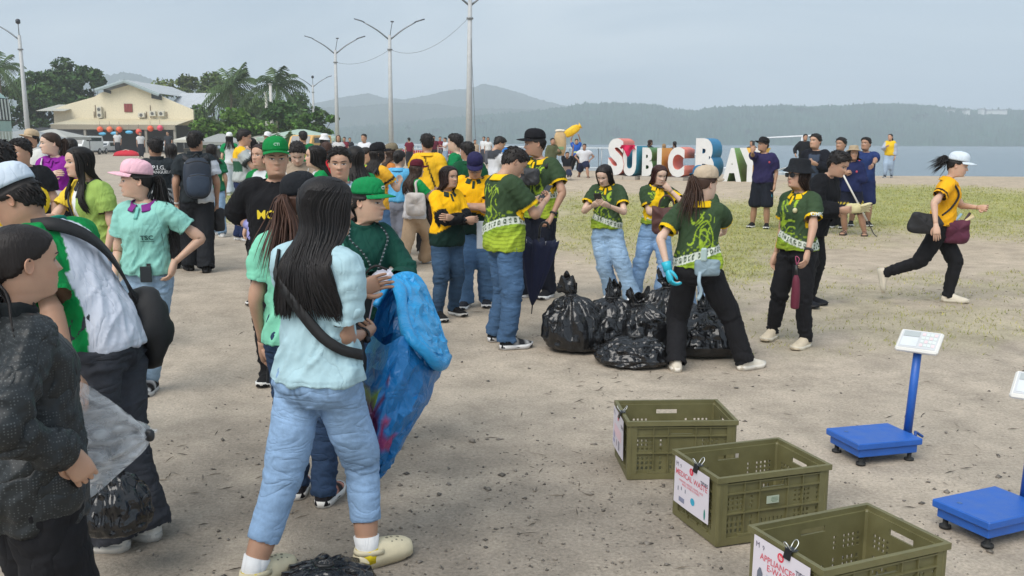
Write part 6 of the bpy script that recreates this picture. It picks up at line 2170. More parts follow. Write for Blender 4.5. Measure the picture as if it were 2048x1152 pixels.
P_mt = who('woman in mint t-shirt with brown ponytail and dark cap, behind the pale blue one', feet=((655, 1000), (600, 985)), px=592, top=385, d=4.4, yaw=-14, H=1.55, head=(-20, 0), L=dict(T='hang', curl=.6), R='fwd', build=1.05, skin=SK2, shirt=dict(col=srgb(130, 206, 176), collar=dict(kind='crew', col=srgb(190, 220, 130)), loose=.8), pants=JEANS(DJ, 'slim'), shoes=dict(col=srgb(40, 38, 42), sole=srgb(214, 212, 208), trim=srgb(226, 160, 140)), hair=dict(style='tail', col=(.07, .032, .02), tail=dict(at=(0, -.5, .5), len=.14)), hat=dict(col=srgb(30, 32, 36)))
P_gcap = who('woman in dark green blouse and green cap with a lanyard', px=728, top=363, d=5.1, yaw=-158, head=(38, 4), R=dict(px=(752, 560, 4.75), pole=(1, 0, -1), palm=(-.4, .6, .6), curl=.3), L=dict(px=(790, 560, 4.85), pole=(-1, 0, -1), palm=(.4, .3, .7), curl=.4), skin=SK1, build=1.03, shirt=dict(col=srgb(20, 68, 58), sleeve=1.9, collar=dict(kind='high', col=srgb(20, 68, 58)), ease=.010, loose=.35, sl_ease=.016), pants=JEANS(DJ, 'slim'), shoes=dict(col=BLACK), hair=dict(style='tail', col=(.014, .010, .009), tail=dict(at=(0, -.5, .3), len=.12)), hat=dict(col=srgb(20, 130, 74), pitch=3, up=.0))
# ---- centre group
P_cross = who('woman with folded arms in yellow and dark green shirt', feet=((880, 640), (912, 630)), px=893, top=331, yaw=-146, head=(10, 2), R='cross', L='cross', build=1.1, belly=.008, skin=SK2, shirt=dict(fn=twotone(-1, arms_='short', lvl=.63), sleeve=1.85, collar=dict(kind='polo', col=srgb(40, 56, 50)), hem=.48, loose=.6), pants=JEANS(srgb(52, 74, 98), 'skinny'), shoes=dict(col=BLACK, sole=srgb(190, 190, 186)), hair=dict(style='long', col=(.012, .008, .007), tint=(.05, .016, .012), length=.24, wave=1.1, vol=1.25))
P_pcap = who('man in navy cap with yellow and dark green polo and folded arms', feet=((930, 616), (972, 612)), px=950, top=304, yaw=172, head=(8, 28), R='cross', L='cross', sex='m', build=1.2, belly=.02, skin=SK2, glasses=True, shirt=dict(fn=twotone(1, arms_='', lvl=.64), collar=dict(kind='polo', col=srgb(40, 62, 52)), hem=.48, loose=.8, sleeve=.7), pants=JEANS(MJ, 'straight'), shoes=dict(col=srgb(44, 46, 52), sole=WHITE), hair=dict(style='short', shell=.03), hat=dict(col=srgb(40, 38, 74), pitch=2))
P_phone = who('man in scrolled green jersey looking down at his phone', feet=((1026, 696), (1000, 680)), px=1008, top=285, yaw=-62, head=(-6, 36), R=dict(T='phone'), L=dict(T='phone'), sex='m', build=1.06, belly=.006, skin=SK2, shirt=JERSEY(1, 1, sleeve=.74, hem=.475, ease=.016, loose=.85), pants=JEANS(srgb(64, 90, 120), 'straight'), shoes=dict(col=srgb(38, 40, 44), sole=WHITE, trim=(.4, .4, .4)), hair=dict(style='short', shell=.04, col=(.014, .010, .008)))
P_bcap = who('tall man in black cap and green jersey with a patterned chest pouch', feet=((1042, 596), (1092, 596)), px=1078, top=262, yaw=146, head=(-45, 6), R=dict(T='phone'), L=dict(px=(1104, 432, 9.3), pole=(-1, -.6, 0), palm=(.6, .6, 0), curl=.5), sex='m', build=1.06, skin=SK3, shirt=JERSEY(-1, 3, hem=.49, loose=.8), pants=dict(col=srgb(26, 30, 42), fit='straight'), shoes=dict(col=srgb(36, 36, 40), sole=WHITE), hair=dict(style='short', shell=.03), hat=dict(col=srgb(26, 26, 30), pitch=6))
P_g1 = who('young woman in green jersey with straight black hair typing on a phone', feet=((1222, 598), (1262, 604)), px=1214, top=318, yaw=168, head=(-14, 30), R='phone', L='phone', skin=SK4, shirt=JERSEY(1, 5, hem=.535, loose=.35), pants=JEANS(srgb(140, 168, 196), 'wide'), shoes=dict(col=WHITE), hair=dict(style='long', length=.13))
P_g2 = who('young woman in green jersey with red-brown hair and a brown handbag', feet=((1268, 592), (1326, 596)), px=1312, top=324, yaw=-166, head=(14, 18), R=dict(px=(1318, 390, 9.65), pole=(.6, .2, -1), palm=(0, -1, .4), curl=.6), L=dict(px=(1340, 380, 9.6), pole=(-1, 0, -1), palm=(0, -1, .4), curl=.6), skin=SK4, shirt=JERSEY(1, 7, hem=.56, loose=.25), pants=JEANS(srgb(132, 164, 200), 'wide'), shoes=dict(col=WHITE), hair=dict(style='long', col=(.04, .013, .010), tint=(.10, .022, .02), length=.12))
P_back = who('woman in beige cap and green jersey holding bin bags, back to the camera', feet=((1492, 736), (1352, 738)), px=1400, top=336, k=1.04, yaw=-6, head=(-38, 10), L=dict(px=(1336, 540, 6.75), pole=(-1, -.6, 0), palm=(.8, .3, 0), curl=.6), R=dict(px=(1452, 470, 7.5), pole=(1, -.9, -.3)), fo=(dict(yaw=-42), dict(yaw=20)), build=1.04, skin=SK4, shirt=JERSEY(1, 9, hem=.535, loose=.55, sleeve=.72), pants=BLK('straight', wr=.009), shoes=dict(col=srgb(224, 216, 200), sole=srgb(226, 220, 208)), hair=dict(style='tail', col=(.05, .024, .014), tail=dict(at=(0, -.5, .52), len=.12, dir=(0, -.2, -1))), hat=dict(col=srgb(190, 172, 148), yaw=0, pitch=10))
P_back.glove('L', srgb(40, 176, 200))
who('woman in blue cap hidden behind the beige-capped woman', px=1396, top=336, d=8.7, yaw=150, skin=SK1, shirt=JERSEY(1, 11), pants=JEANS(LJ, 'slim'), shoes=dict(col=WHITE), hair=dict(style='long', length=.12), hat=dict(col=srgb(46, 110, 150)), R='phone', L='phone')
P_hat = who('woman in black bucket hat and sunglasses wearing a green jersey and leggings', feet=((1538, 678), (1603, 696)), px=1600, top=324, yaw=138, head=(-6, -2), L=dict(px=(1612, 528, 7.25), pole=(-.6, -1, 0), palm=(.8, .3, 0), curl=.4), R='hang', fo=(dict(yaw=22), dict(yaw=14)), build=1.08, bust=1.2, skin=SK2, glasses='sun', shirt=JERSEY(1, 13, hem=.525, loose=.4), pants=BLK('skinny'), shoes=dict(col=srgb(206, 192, 168), sole=srgb(214, 206, 188)), hair=dict(style='long', col=(.03, .016, .011), length=.26, n=100), hat=dict(kind='bucket', col=srgb(30, 32, 36), pitch=2))
P_dark = who('person in bulky black jacket and boots stooping behind the bucket hat woman', px=1612, top=332, d=9.3, H=1.6, yaw=-112, lean=24, head=(-10, 25), R=dict(px=(1680, 420, 9.0), pole=(.5, -.3, -1), curl=.6), L=dict(T=(-.04, .14, .60)), build=1.1, skin=SK2, shirt=dict(col=srgb(20, 21, 25), sleeve=1.95, ease=.03, sl_ease=.03, name='jacket', hem=.46, wr=.012, loose=.9), pants=BLK('straight'), shoes=dict(col=srgb(30, 32, 38), sole=BLACK, kind='boot'), hair=dict(style='short', vol=1.6), feet=None)
# ---- right, running
g_ = ground(1914, 604)
g2_ = at(1776, 548, g_[1] - .1)
P_run = who('running woman in yellow polo and white cap with black leggings', px=1872, top=318, d=g_[1], H=1.57, yaw=-88, lean=7, head=(0, 14), R=dict(px=(1872, 452, g_[1] - .35), pole=(.5, -1, .3), palm=(-1, 0, 0), curl=.3), L=dict(T=(-.02, .22, .63), pole=(-1, 0, -1)), skin=SK1, fo=(dict(x=.05, y=-.36, z=.16, pitch=-78, yaw=0, free=True), dict(x=-.03, y=.085, z=0, yaw=0)), drop=.02,
 shirt=dict(fn=lambda u, v, w, reg, arm: put(put(cm(u, srgb(236, 172, 30)), (reg > 0) & (np.abs(arm - .5) < .045), srgb(30, 28, 26)), (v < .545) & (np.sin(u * 200) * np.sin(v * 260) > .2) & (w > 0), srgb(70, 56, 30)), collar=dict(kind='polo', col=srgb(236, 172, 30)), hem=.53), pants=BLK('skinny'), shoes=dict(col=srgb(212, 202, 184), sole=srgb(196, 188, 170)), hair=dict(style='tail', col=BLACKH, tail=dict(at=(0, -.5, .66), dir=(0, -.8, -.35), len=.10, grav=.6)), hat=dict(col=srgb(206, 216, 224), pitch=4))
# ---- right, navy group
P_snap = who('man in navy t-shirt and black shorts raising a phone by the letter Y', feet=((1503, 455), (1532, 457)), px=1524, top=277, yaw=168, head=(-45, -4), R=dict(px=(1502, 298, 17.0), pole=(1, .3, -1), palm=(0, -1, 0), hd=(0, -.1, 1), curl=.7), L=dict(T='hang', curl=.6), sex='m', skin=SK3, shirt=dict(col=srgb(44, 40, 78), loose=.9, ease=.016, collar=dict(kind='crew', col=srgb(44, 40, 78)), sleeve=.8), pants=dict(col=srgb(26, 30, 40), fit='shorts', length=.50, name='shorts'), shoes=dict(col=BLACK), hair=dict(style='short', shell=.03), hat=dict(col=srgb(30, 30, 32)))
who('man in open black jacket over slate t-shirt, leftmost of the navy group', px=1617, top=268, d=16.6, yaw=168, head=(-25, -2), sex='m', skin=SK2, shirt=dict(fn=lambda u, v, w, reg, arm: put(cm(u, srgb(22, 24, 32)), (np.abs(u) < .05) & (w > 0) & (v < .8), srgb(58, 68, 84)), sleeve=1.9, ease=.022, sl_ease=.02, name='jacket', hem=.48), pants=BLK('straight'), shoes=dict(col=BLACK), hair=dict(style='short', vol=1.1), L='phone')
who('man in dark navy jacket between the slate shirt and the khaki hat', px=1667, top=275, d=17.8, yaw=165, head=(-18, 0), sex='m', skin=SK3, shirt=dict(fn=lambda u, v, w, reg, arm: put(cm(u, srgb(24, 26, 36)), (np.abs(u) < .035) & (w > 0) & (v < .8), srgb(40, 50, 84)), sleeve=1.9, ease=.022, sl_ease=.02, name='jacket'), pants=BLK('straight'), shoes=dict(col=BLACK), hair=dict(style='short', vol=1.1))
P_khaki = who('woman in khaki bucket hat and navy sweatshirt holding a long pole', feet=((1688, 470), (1728, 472)), px=1700, top=291, yaw=172, head=(22, 4), R=dict(px=(1690, 347, 16.3), pole=(1, -.2, -1), curl=.8), L=dict(px=(1702, 352, 16.3), pole=(-1, 0, -1), curl=.8), skin=SK3, shirt=dict(col=srgb(30, 38, 76), sleeve=1.9, loose=.9, ease=.018, collar=dict(kind='crew', col=srgb(30, 38, 76))), pants=dict(fn=lambda V, par, n2, u, v, w: put(cm(u, srgb(24, 28, 44)), (par > .50) & (par < .62) & (np.sin(V[:, 0] * 110) > .1) & (w > 0), srgb(214, 190, 60)), fit='shorts', length=.40, name='shorts'), shoes=dict(kind='sandal', col=(.03, .03, .03), sole=(.03, .03, .03)), hair=dict(style='long', length=.03), hat=dict(kind='boonie', col=srgb(170, 152, 126)))
P_navy = who('man in navy t-shirt with hands on his thighs, rightmost of the navy group', feet=((1702, 452), (1736, 453)), px=1726, top=275, yaw=-172, head=(-35, -4), L=dict(px=(1738, 352, 17.2), pole=(-1, -.7, 0), palm=(.6, -.6, 0)), sex='m', skin=SK3, shirt=dict(col=srgb(38, 56, 104), loose=.8, collar=dict(kind='crew', col=srgb(38, 56, 104))), pants=dict(col=srgb(34, 44, 84), fit='shorts', length=.46, name='shorts'), shoes=dict(col=BLACK), hair=dict(style='short', vol=1.1))
who('man in black jacket with arms apart standing by the water', px=1594, top=268, d=36, yaw=-160, R=dict(T=(.22, .05, .55)), L=dict(T=(-.2, .05, .56)), sex='m', skin=SK3, shirt=dict(col=srgb(26, 27, 32), sleeve=1.9, ease=.02, name='jacket'), pants=BLK('straight'), shoes=dict(col=BLACK), hair=dict(style='short'))
who('woman in yellow vest over grey sleeves walking along the water edge', px=1761, top=267, d=37.5, fo=(dict(x=.06, y=.08), dict(x=-.06, y=-.08)), yaw=172, head=(-20, 0), R='phone', skin=SK2, shirt=dict(fn=lambda u, v, w, reg, arm: put(cm(u, srgb(222, 184, 40)), reg > 0, srgb(164, 174, 190)), sleeve=1.9, loose=.8), pants=JEANS(srgb(146, 164, 184), 'skinny'), shoes=dict(col=BLACK), hair=dict(style='tail', tail=dict(len=.1)))
# ---- by the giant letters
who('woman in navy uniform with long brown hair and pale sash by the letters', feet=((1290, 357), (1300, 358)), px=1296, top=275, yaw=-50, head=(-10, 0), R='phone', skin=SK2, shirt=dict(fn=lambda u, v, w, reg, arm: put(cm(u, srgb(30, 34, 48)), np.abs(u + (v - .68) * .6) < .012, srgb(200, 180, 180))), pants=dict(fn=lambda V, par, n2, u, v, w: put(cm(u, srgb(34, 44, 78)), np.abs(par - 1.35) < .06, srgb(190, 196, 200)), fit='straight'), shoes=dict(col=BLACK), hair=dict(style='long', col=(.05, .024, .016), length=.15))
who('blond-haired woman in grey top and blue skirt seen from behind by the letters', feet=((1318, 350), (1331, 351)), px=1325, top=282, yaw=5, skin=SK2, shirt=dict(col=srgb(150, 146, 140)), pants=dict(col=srgb(44, 62, 130), fit='wide'), shoes=dict(col=WHITE), hair=dict(style='long', col=(.30, .19, .09), length=.15), R='phone')
who('woman in grey top and pale floral trousers seen from behind by the letters', feet=((1338, 358), (1352, 358)), px=1346, top=280, yaw=12, skin=SK2, shirt=dict(col=srgb(104, 106, 112), sleeve=1.7), pants=dict(col=srgb(196, 164, 168), fit='wide'), shoes=dict(col=(.1, .08, .06)), hair=dict(style='tail', tail=dict(len=.16)))
who('man crouching behind the letter Y with only his head showing', px=1491, top=286, d=37, H=1.45, yaw=160, sex='m', skin=SK3, shirt=dict(col=srgb(40, 40, 44)), pants=BLK(), shoes=dict(col=BLACK), hair=dict(style='short'))
P_sack = who('man in dark t-shirt carrying a brown sack on his shoulder', feet=((1120, 357), (1139, 362)), px=1133, top=278, yaw=-168, R=dict(T=(.06, .08, .98)), L=dict(T=(-.14, .1, .84)), sex='m', skin=SK3, shirt=dict(fn=lambda u, v, w, reg, arm: put(cm(u, srgb(32, 34, 40)), v < .64, srgb(158, 136, 122))), pants=JEANS(srgb(44, 52, 74), 'straight'), shoes=dict(col=srgb(120, 104, 88)), hair=dict(style='short'))
who('man in olive shirt helping beside the brown sack carrier', px=1101, top=276, d=33, yaw=-150, L=dict(T=(-.1, .16, .7)), sex='m', skin=SK3, shirt=dict(col=srgb(88, 92, 66), sleeve=1.8), pants=BLK('straight'), shoes=dict(col=BLACK), hair=dict(style='short'))
P_ysack = who('man in blue safety shirt carrying a yellow sack overhead', feet=((1144, 342), (1156, 343)), px=1151, top=272, yaw=-170, R=dict(T=(.12, .02, 1.0)), L=dict(T=(-.06, .06, 1.0)), sex='m', skin=SK3, shirt=dict(fn=lambda u, v, w, reg, arm: put(cm(u, srgb(40, 86, 170)), np.abs(v - .64) < .014, srgb(210, 224, 120))), pants=BLK('straight'), shoes=dict(col=BLACK), hair=dict(style='short'))
who('man in white t-shirt and navy shorts standing with hands on hips', feet=((1158, 354), (1176, 356)), px=1167, top=275, yaw=175, R='hip', L='hip', sex='m', build=1.12, skin=SK3, shirt=dict(col=srgb(214, 216, 220), loose=.9), pants=dict(col=srgb(34, 40, 66), fit='shorts', length=.48, name='shorts'), shoes=dict(kind='sandal', col=(.05, .05, .05), sole=(.05, .05, .05)), hair=dict(style='short'))
# ---- small figures far off
P_bp = who('man in white t-shirt with dark backpack straps looking down beyond the navy cap', px=990, top=270, d=17.5, yaw=-70, head=(0, 30), R='phone', L='phone', sex='m', skin=SK2, shirt=dict(fn=lambda u, v, w, reg, arm: put(cm(u, srgb(206, 208, 212)), (v > .74) & (reg == 0), srgb(60, 62, 68))), pants=BLK('straight'), shoes=dict(col=BLACK), hair=dict(style='short', vol=1.3))
for lb, px, tp, dd, yw, sx_, sc1, pc, hr in (
 ('man in blue vest with yellow band beyond the backpack straps man', 1004, 277, 27, 170, 'm', (46, 110, 180), (40, 42, 50), 'short'),
 ('red-haired woman in white top and black vest on the far grass', 684, 270, 41, 175, 'f', (190, 190, 192), (30, 30, 34), 'long'),
 ('man in white shirt with dark strap standing on the far grass', 735, 268, 33, 150, 'm', (212, 214, 220), (50, 54, 62), 'short'),
 ('far man in maroon shirt left of the tallest lamp', 822, 275, 58, 20, 'm', (110, 28, 50), (40, 40, 46), 'short'),
 ('far person in dark maroon behind the crowd barrier', 870, 272, 61, 170, 'm', (90, 26, 44), (30, 30, 34), 'short'),
 ('far woman in maroon shirt beside the dark maroon one', 882, 273, 64, 190, 'f', (120, 34, 54), (30, 30, 34), 'short'),
 ('far person in white shirt and pale jeans leaning at the barrier', 893, 275, 57, 120, 'm', (206, 210, 214), (130, 150, 170), 'short'),
 ('far man in beige shirt right of the tallest lamp', 950, 279, 52, 200, 'm', (180, 160, 136), (60, 60, 66), 'short'),
 ('far person in white shirt standing by the moored boats', 968, 273, 60, 160, 'm', (208, 210, 212), (60, 62, 70), 'short'),
 ('far person in pale cap and white shirt beside the moored boats', 976, 274, 56, 180, 'f', (214, 214, 212), (90, 92, 100), 'long'),
 ('far dark-clothed person on the grass left of the white shirt man', 706, 275, 66, 190, 'm', (40, 42, 50), (34, 36, 42), 'short'),
 ('far maroon-shirted person on the grass near the lamp', 696, 274, 62, 160, 'f', (120, 40, 56), (40, 40, 46), 'short'),
 ('shopper in white shirt under the shed awning', 253, 262, 104, 170, 'm', (200, 200, 200), (40, 40, 46), 'short'),
 ('shopper in pale shirt walking before the shed', 298, 264, 88, 180, 'm', (196, 196, 196), (40, 42, 50), 'short'),
 ('motorbike rider in dark clothes before the shed', 352, 263, 86, 150, 'm', (50, 54, 60), (36, 38, 44), 'short')):
 who(lb, px=px, top=tp, d=dd, yaw=yw, sex=sx_, skin=SK3, shirt=dict(col=srgb(*sc1)), pants=dict(col=srgb(*pc), fit='straight'), shoes=dict(col=BLACK), hair=dict(style=hr, col=(.06, .02, .014) if 'red-haired' in lb else BLACKH, length=.12), L=('phone' if 'leaning' in lb else 'hang'))
finish_people()
# ------------------------------------------------------------------ crates with clipped signs
OLIVE = mat('olive_plastic', srgb(104, 100, 66), rough=.55, var=.2, vscale=9, bump=.2, bscale=70, bdist=.003, rvar=.12)
PAPER = mat('paper_print', attr=True, rough=.55, var=.02)
def plate(x0, x1, z0, z1, y0, y1, holes):
 """a solid plate in the XZ plane with real rectangular holes"""
 xs = sorted({x0, x1, *[h[0] for h in holes], *[h[1] for h in holes]})
 zs = sorted({z0, z1, *[h[2] for h in holes], *[h[3] for h in holes]})
 nx, nz = len(xs) - 1, len(zs) - 1
 solid = np.ones((nx, nz), bool)
 for i in range(nx):
  for j in range(nz):
   cx, cz = (xs[i] + xs[i + 1]) / 2, (zs[j] + zs[j + 1]) / 2
   if any(h[0] < cx < h[1] and h[2] < cz < h[3] for h in holes):
    solid[i, j] = False
 V, F, idx = [], [], {}
 def vid(i, j, k):
  if (i, j, k) not in idx:
   idx[(i, j, k)] = len(V)
   V.append((xs[i], (y0, y1)[k], zs[j]))
  return idx[(i, j, k)]
 for i in range(nx):
  for j in range(nz):
   if not solid[i, j]: continue
   F.append([vid(i, j, 0), vid(i + 1, j, 0), vid(i + 1, j + 1, 0), vid(i, j + 1, 0)])
   F.append([vid(i, j, 1), vid(i, j + 1, 1), vid(i + 1, j + 1, 1), vid(i + 1, j, 1)])
   for di, dj, a, b in ((-1, 0, (i, j), (i, j + 1)), (1, 0, (i + 1, j + 1), (i + 1, j)), (0, -1, (i + 1, j), (i, j)), (0, 1, (i, j + 1), (i + 1, j + 1))):
    ni, nj = i + di, j + dj
    if ni < 0 or nj < 0 or ni >= nx or nj >= nz or not solid[ni, nj]:
     F.append([vid(*a, 0), vid(*b, 0), vid(*b, 1), vid(*a, 1)][::-1])
 return A(V), F
CL, CW, CHT = .565, .395, .31
def side_holes(length):
 hs = []
 for base in ((.045, .125), (.150, .215)):
  for cx in (-length * .30, length * .30):
   for i in range(6):
    if i == 4: continue
    for r in range(3):
     dz = (base[1] - base[0]) / 3
     x_ = cx - .062 + i * .0225 + (.004 if i == 5 else 0)
     hs.append((x_, x_ + .0125, base[0] + r * dz + .004, base[0] + (r + 1) * dz - .005))
 if length > .5:
  for i in range(6):
   x_ = -.06 + i * .0205
   hs.append((x_, x_ + .011, .052, .072)); hs.append((x_, x_ + .011, .078, .098))
 hs.append((-.058, .058, .238, .262))
 return hs
def crate(label, corner, ang):
 """corner = near corner on the ground, ang = direction of the long side (radians)"""
 r = tag(empty('plastic_crate', (corner[0], corner[1], float(land_z(corner[0], corner[1])) + .005), ang), label, 'crate', 'olive crates in a row')
 t = .008
 for (ox, oy, ra, ln) in ((CL / 2, 0, 0, CL), (CL / 2, CW, PI, CL), (0, CW / 2, -PI / 2, CW), (CL, CW / 2, PI / 2, CW)):
  v, f = plate(-ln / 2 + .012, ln / 2 - .012, .012, CHT - .02, .012, .012 + t, side_holes(ln))
  m = MB(); m.add(v @ rotz(ra).T + A((ox, oy, 0)), f)
  p = m.build('side_panel', OLIVE, r, smooth=False)
  def rib(x0, x1, z0, z1, dep=.012):
   q = MB(); q.box(((x0 + x1) / 2, .012 - dep / 2 + .001, (z0 + z1) / 2), (x1 - x0, dep, z1 - z0))
   vv, ff = q.arrays()
   q2 = MB(); q2.add(vv @ rotz(ra).T + A((ox, oy, 0)), ff)
   q2.build('rib', OLIVE, p, smooth=False)
  h = ln / 2
  for zq in (.136, .226, .272): rib(-h + .045, h - .045, zq, zq + .006)
  for xq in (-.075, .069) + ((-.15, .145) if ln > .5 else ()): rib(xq, xq + .006, .03, CHT - .02, .010)
  rib(-h + .005, -h + .05, .03, CHT - .022, .011); rib(h - .05, h - .005, .03, CHT - .022, .011)
  rib(-h + .004, h - .004, .0, .032, .0115)
  for k in range(3): rib(-h * .62 + k * h * .42, -h * .62 + k * h * .42 + h * .34, .033, .043, .0105)
 m = MB()
 ring = lambda dx, z: A([(-dx, -dx, z), (CL + dx, -dx, z), (CL + dx, CW + dx, z), (-dx, CW + dx, z)])
 m.loft([ring(.006, CHT - .024), ring(.006, CHT), ring(-.012, CHT), ring(-.012, CHT - .024)], None, caps=False, closed=True)
 m.build('rim', OLIVE, r, smooth=False)
 m = MB(); m.box((CL / 2, CW / 2, .016), (CL - .03, CW - .03, .012)); m.build('base', OLIVE, r, smooth=False)
 for x_ in (.014, CL - .014):
  for y_ in (.014, CW - .014):
   m = MB(); m.box((x_, y_, CHT / 2 - .005), (.028, .028, CHT - .02), bev=.008); m.build('corner_post', OLIVE, r, smooth=False)
 return r
_flat_cache = {}
def flat_text(txt, size, bold=0.0, align='LEFT'):
 cu = bpy.data.curves.new('t', 'FONT')
 cu.body, cu.size, cu.align_x, cu.align_y, cu.offset, cu.resolution_u = txt, size, align, 'CENTER', bold, 2
 t = bpy.data.objects.new('t', cu)
 COL.objects.link(t)
 me = bpy.data.meshes.new_from_object(t.evaluated_get(bpy.context.evaluated_depsgraph_get()))
 bpy.data.objects.remove(t)
 v = A([tuple(q.co) for q in me.vertices]) if len(me.vertices) else np.zeros((0, 3))
 f = [list(p.vertices) for p in me.polygons]
 bpy.data.meshes.remove(me)
 return v, f
def sign(label, cr, corner, ang, title, circle, sub, pics, shift=0.0):
 """printed card clipped to the short side that faces left; card space: X along the side (far to near), Z up"""
 r = tag(empty('paper_sign', (corner[0], corner[1], float(land_z(corner[0], corner[1])) + .005), ang), label, 'sign', 'printed signs clipped to the crates')
 W, Hh = .30, .215
 put3 = lambda P, off: np.stack([np.full(len(P), -.016 - off), CW / 2 + shift + (W / 2 - P[:, 0]), CHT - .012 - Hh + P[:, 1]], 1)
 m = MB()
 n = 9
 g = A([(i * W / (n - 1), j * Hh / 4) for j in range(5) for i in range(n)])
 warp = lambda P: .004 * np.sin(P[:, 0] * 9 + 1) * (1 - P[:, 1] / Hh)
 vv = put3(g, 0); vv[:, 0] -= warp(g)
 ff = [[j * n + i, j * n + i + 1, (j + 1) * n + i + 1, (j + 1) * n + i] for j in range(4) for i in range(n - 1)]
 back = vv + A((.0012, 0, 0))
 m.add(np.vstack([vv, back]), ff + [[q + len(vv) for q in f][::-1] for f in ff], srgb(214, 208, 216))
 card = m.build('card', PAPER, r, smooth=True, fix=False)
 def ink(v, f, x, z, col, name, off=.0012):
  if not len(v): return
  P = v[:, :2] + A((x, z))
  w_ = put3(P, off); w_[:, 0] -= warp(P)
  q = MB(); q.add(w_, [list(k) for k in f], col); q.build(name, PAPER, card, smooth=False, fix=False)
 RED, GREY = srgb(206, 96, 110), srgb(96, 92, 110)
 ink(*flat_text('M', .030), .012, Hh - .030, GREY, 'lettering')
 ink(*flat_text('9', .026), .050, Hh - .032, GREY, 'lettering')
 ink(*flat_text('TIDES', .024, .0006), W - .070, Hh - .048, srgb(70, 72, 92), 'lettering')
 a = np.linspace(0, 2 * PI, 24, endpoint=False)
 ink(np.stack([.017 * np.cos(a), .017 * np.sin(a), 0 * a], 1), [list(range(24))], W * .5, Hh - .028, srgb(214, 62, 84), 'badge', .0010)
 ink(*flat_text(circle, .022, .0004, 'CENTER'), W * .5, Hh - .028, (.8, .8, .8), 'lettering', .0022)
 z = Hh - .066
 for t_, s_ in title:
  ink(*flat_text(t_, s_, .0005, 'CENTER'), W * .5, z, RED, 'lettering'); z -= s_ * .86
 for t_ in sub:
  ink(*flat_text(t_, .0135, .0002, 'CENTER'), W * .5, z, srgb(222, 130, 140), 'lettering'); z -= .0135
 for (x, zz, w_, h_, c, kind) in pics:
  if kind == 'o': pts = np.stack([w_ / 2 * np.cos(a), h_ / 2 * np.sin(a), 0 * a], 1); fq = [list(range(24))]
  elif kind == 'b': pts = A([(-w_ / 2, -h_ / 2, 0), (w_ / 2, -h_ / 2, 0), (w_ * .42, h_ * .3, 0), (w_ * .12, h_ / 2, 0), (-w_ * .12, h_ / 2, 0), (-w_ * .42, h_ * .3, 0)]); fq = [list(range(6))]
  else: pts = A([(-w_ / 2, -h_ / 2, 0), (w_ / 2, -h_ / 2, 0), (w_ / 2, h_ / 2, 0), (-w_ / 2, h_ / 2, 0)]); fq = [[0, 1, 2, 3]]
  ink(pts, fq, x, zz, c, 'picture')
 cx = CW / 2 + shift - .035
 m = MB(); m.loft([A([(xx, cx - .017, zz), (xx, cx + .017, zz)] + [(xx + .004, cx + .017, zz), (xx + .004, cx - .017, zz)]) for xx, zz in ((-.024, CHT - .028), (-.014, CHT + .006))], (.012, .012, .012))
 m.add([(-.016, cx - .022, CHT + .006), (.014, cx - .022, CHT + .006), (.014, cx + .022, CHT + .006), (-.016, cx + .022, CHT + .006)], [[0, 1, 2, 3]], (.012, .012, .012))
 c = m.build('binder_clip', PLAST, r, smooth=False)
 for sg in (-1, 1):
  m = MB(); m.tube(spline([(-.004 + .006 * sg, cx - .010, CHT + .004), (-.004 + .022 * sg, cx - .012, CHT + .026), (-.004 + .026 * sg, cx, CHT + .036), (-.004 + .022 * sg, cx + .012, CHT + .026), (-.004 + .006 * sg, cx + .010, CHT + .004)], 15), .0018, 6, (.75, .75, .72)); m.build('wire_handle', METAL, c)
SLATE, TEAL = srgb(104, 110, 124), srgb(56, 160, 190)
C1, A1 = (.595, 4.55), math.radians(3)
C2, A2 = (.880, 3.75), math.radians(18.5)
C3, A3 = (1.045, 2.90), math.radians(23)
crate('olive slatted crate farthest of the three, pink sign on its side', C1, A1)
crate('olive slatted crate in the middle holding the medical waste sign', C2, A2)
crate('olive slatted crate nearest the camera holding the appliances sign', C3, A3)
sign('pink-toned printed sign clipped to the farthest crate', None, C1, A1, [], '1', [], [(.15, .105, .20, .06, srgb(226, 196, 204), 'r'), (.055, .07, .05, .035, srgb(160, 156, 184), 'r'), (.05, .035, .045, .02, srgb(150, 150, 186), 'r'), (.13, .045, .02, .04, srgb(160, 140, 150), 'o'), (.19, .045, .035, .05, srgb(140, 136, 150), 'r')])
sign('printed sign reading medical waste on the middle crate', None, C2, A2, [('MEDICAL WASTE', .036)], '1', ['SYRINGES, NEEDLES, DIAPER, FACE', 'MASK, SWABS & OTHERS'], [(.17, .055, .036, .034, TEAL, 'o'), (.075, .03, .05, .022, srgb(130, 134, 156), 'r'), (.27, .035, .012, .05, srgb(40, 130, 120), 'o'), (.04, .075, .006, .02, SLATE, 'r'), (.07, .082, .006, .016, SLATE, 'r'), (.105, .08, .006, .018, SLATE, 'r')])
sign('printed sign reading appliances and e-waste on the nearest crate', None, C3, A3, [('APPLIANCES &', .034), ('E-WASTE', .034)], '1b', [], [(.045, .06, .036, .09, SLATE, 'b'), (.10, .065, .04, .06, srgb(190, 194, 204), 'r'), (.10, .045, .036, .036, srgb(120, 126, 140), 'r'), (.165, .05, .06, .055, srgb(84, 90, 104), 'r'), (.165, .05, .045, .04, srgb(150, 158, 172), 'r')])
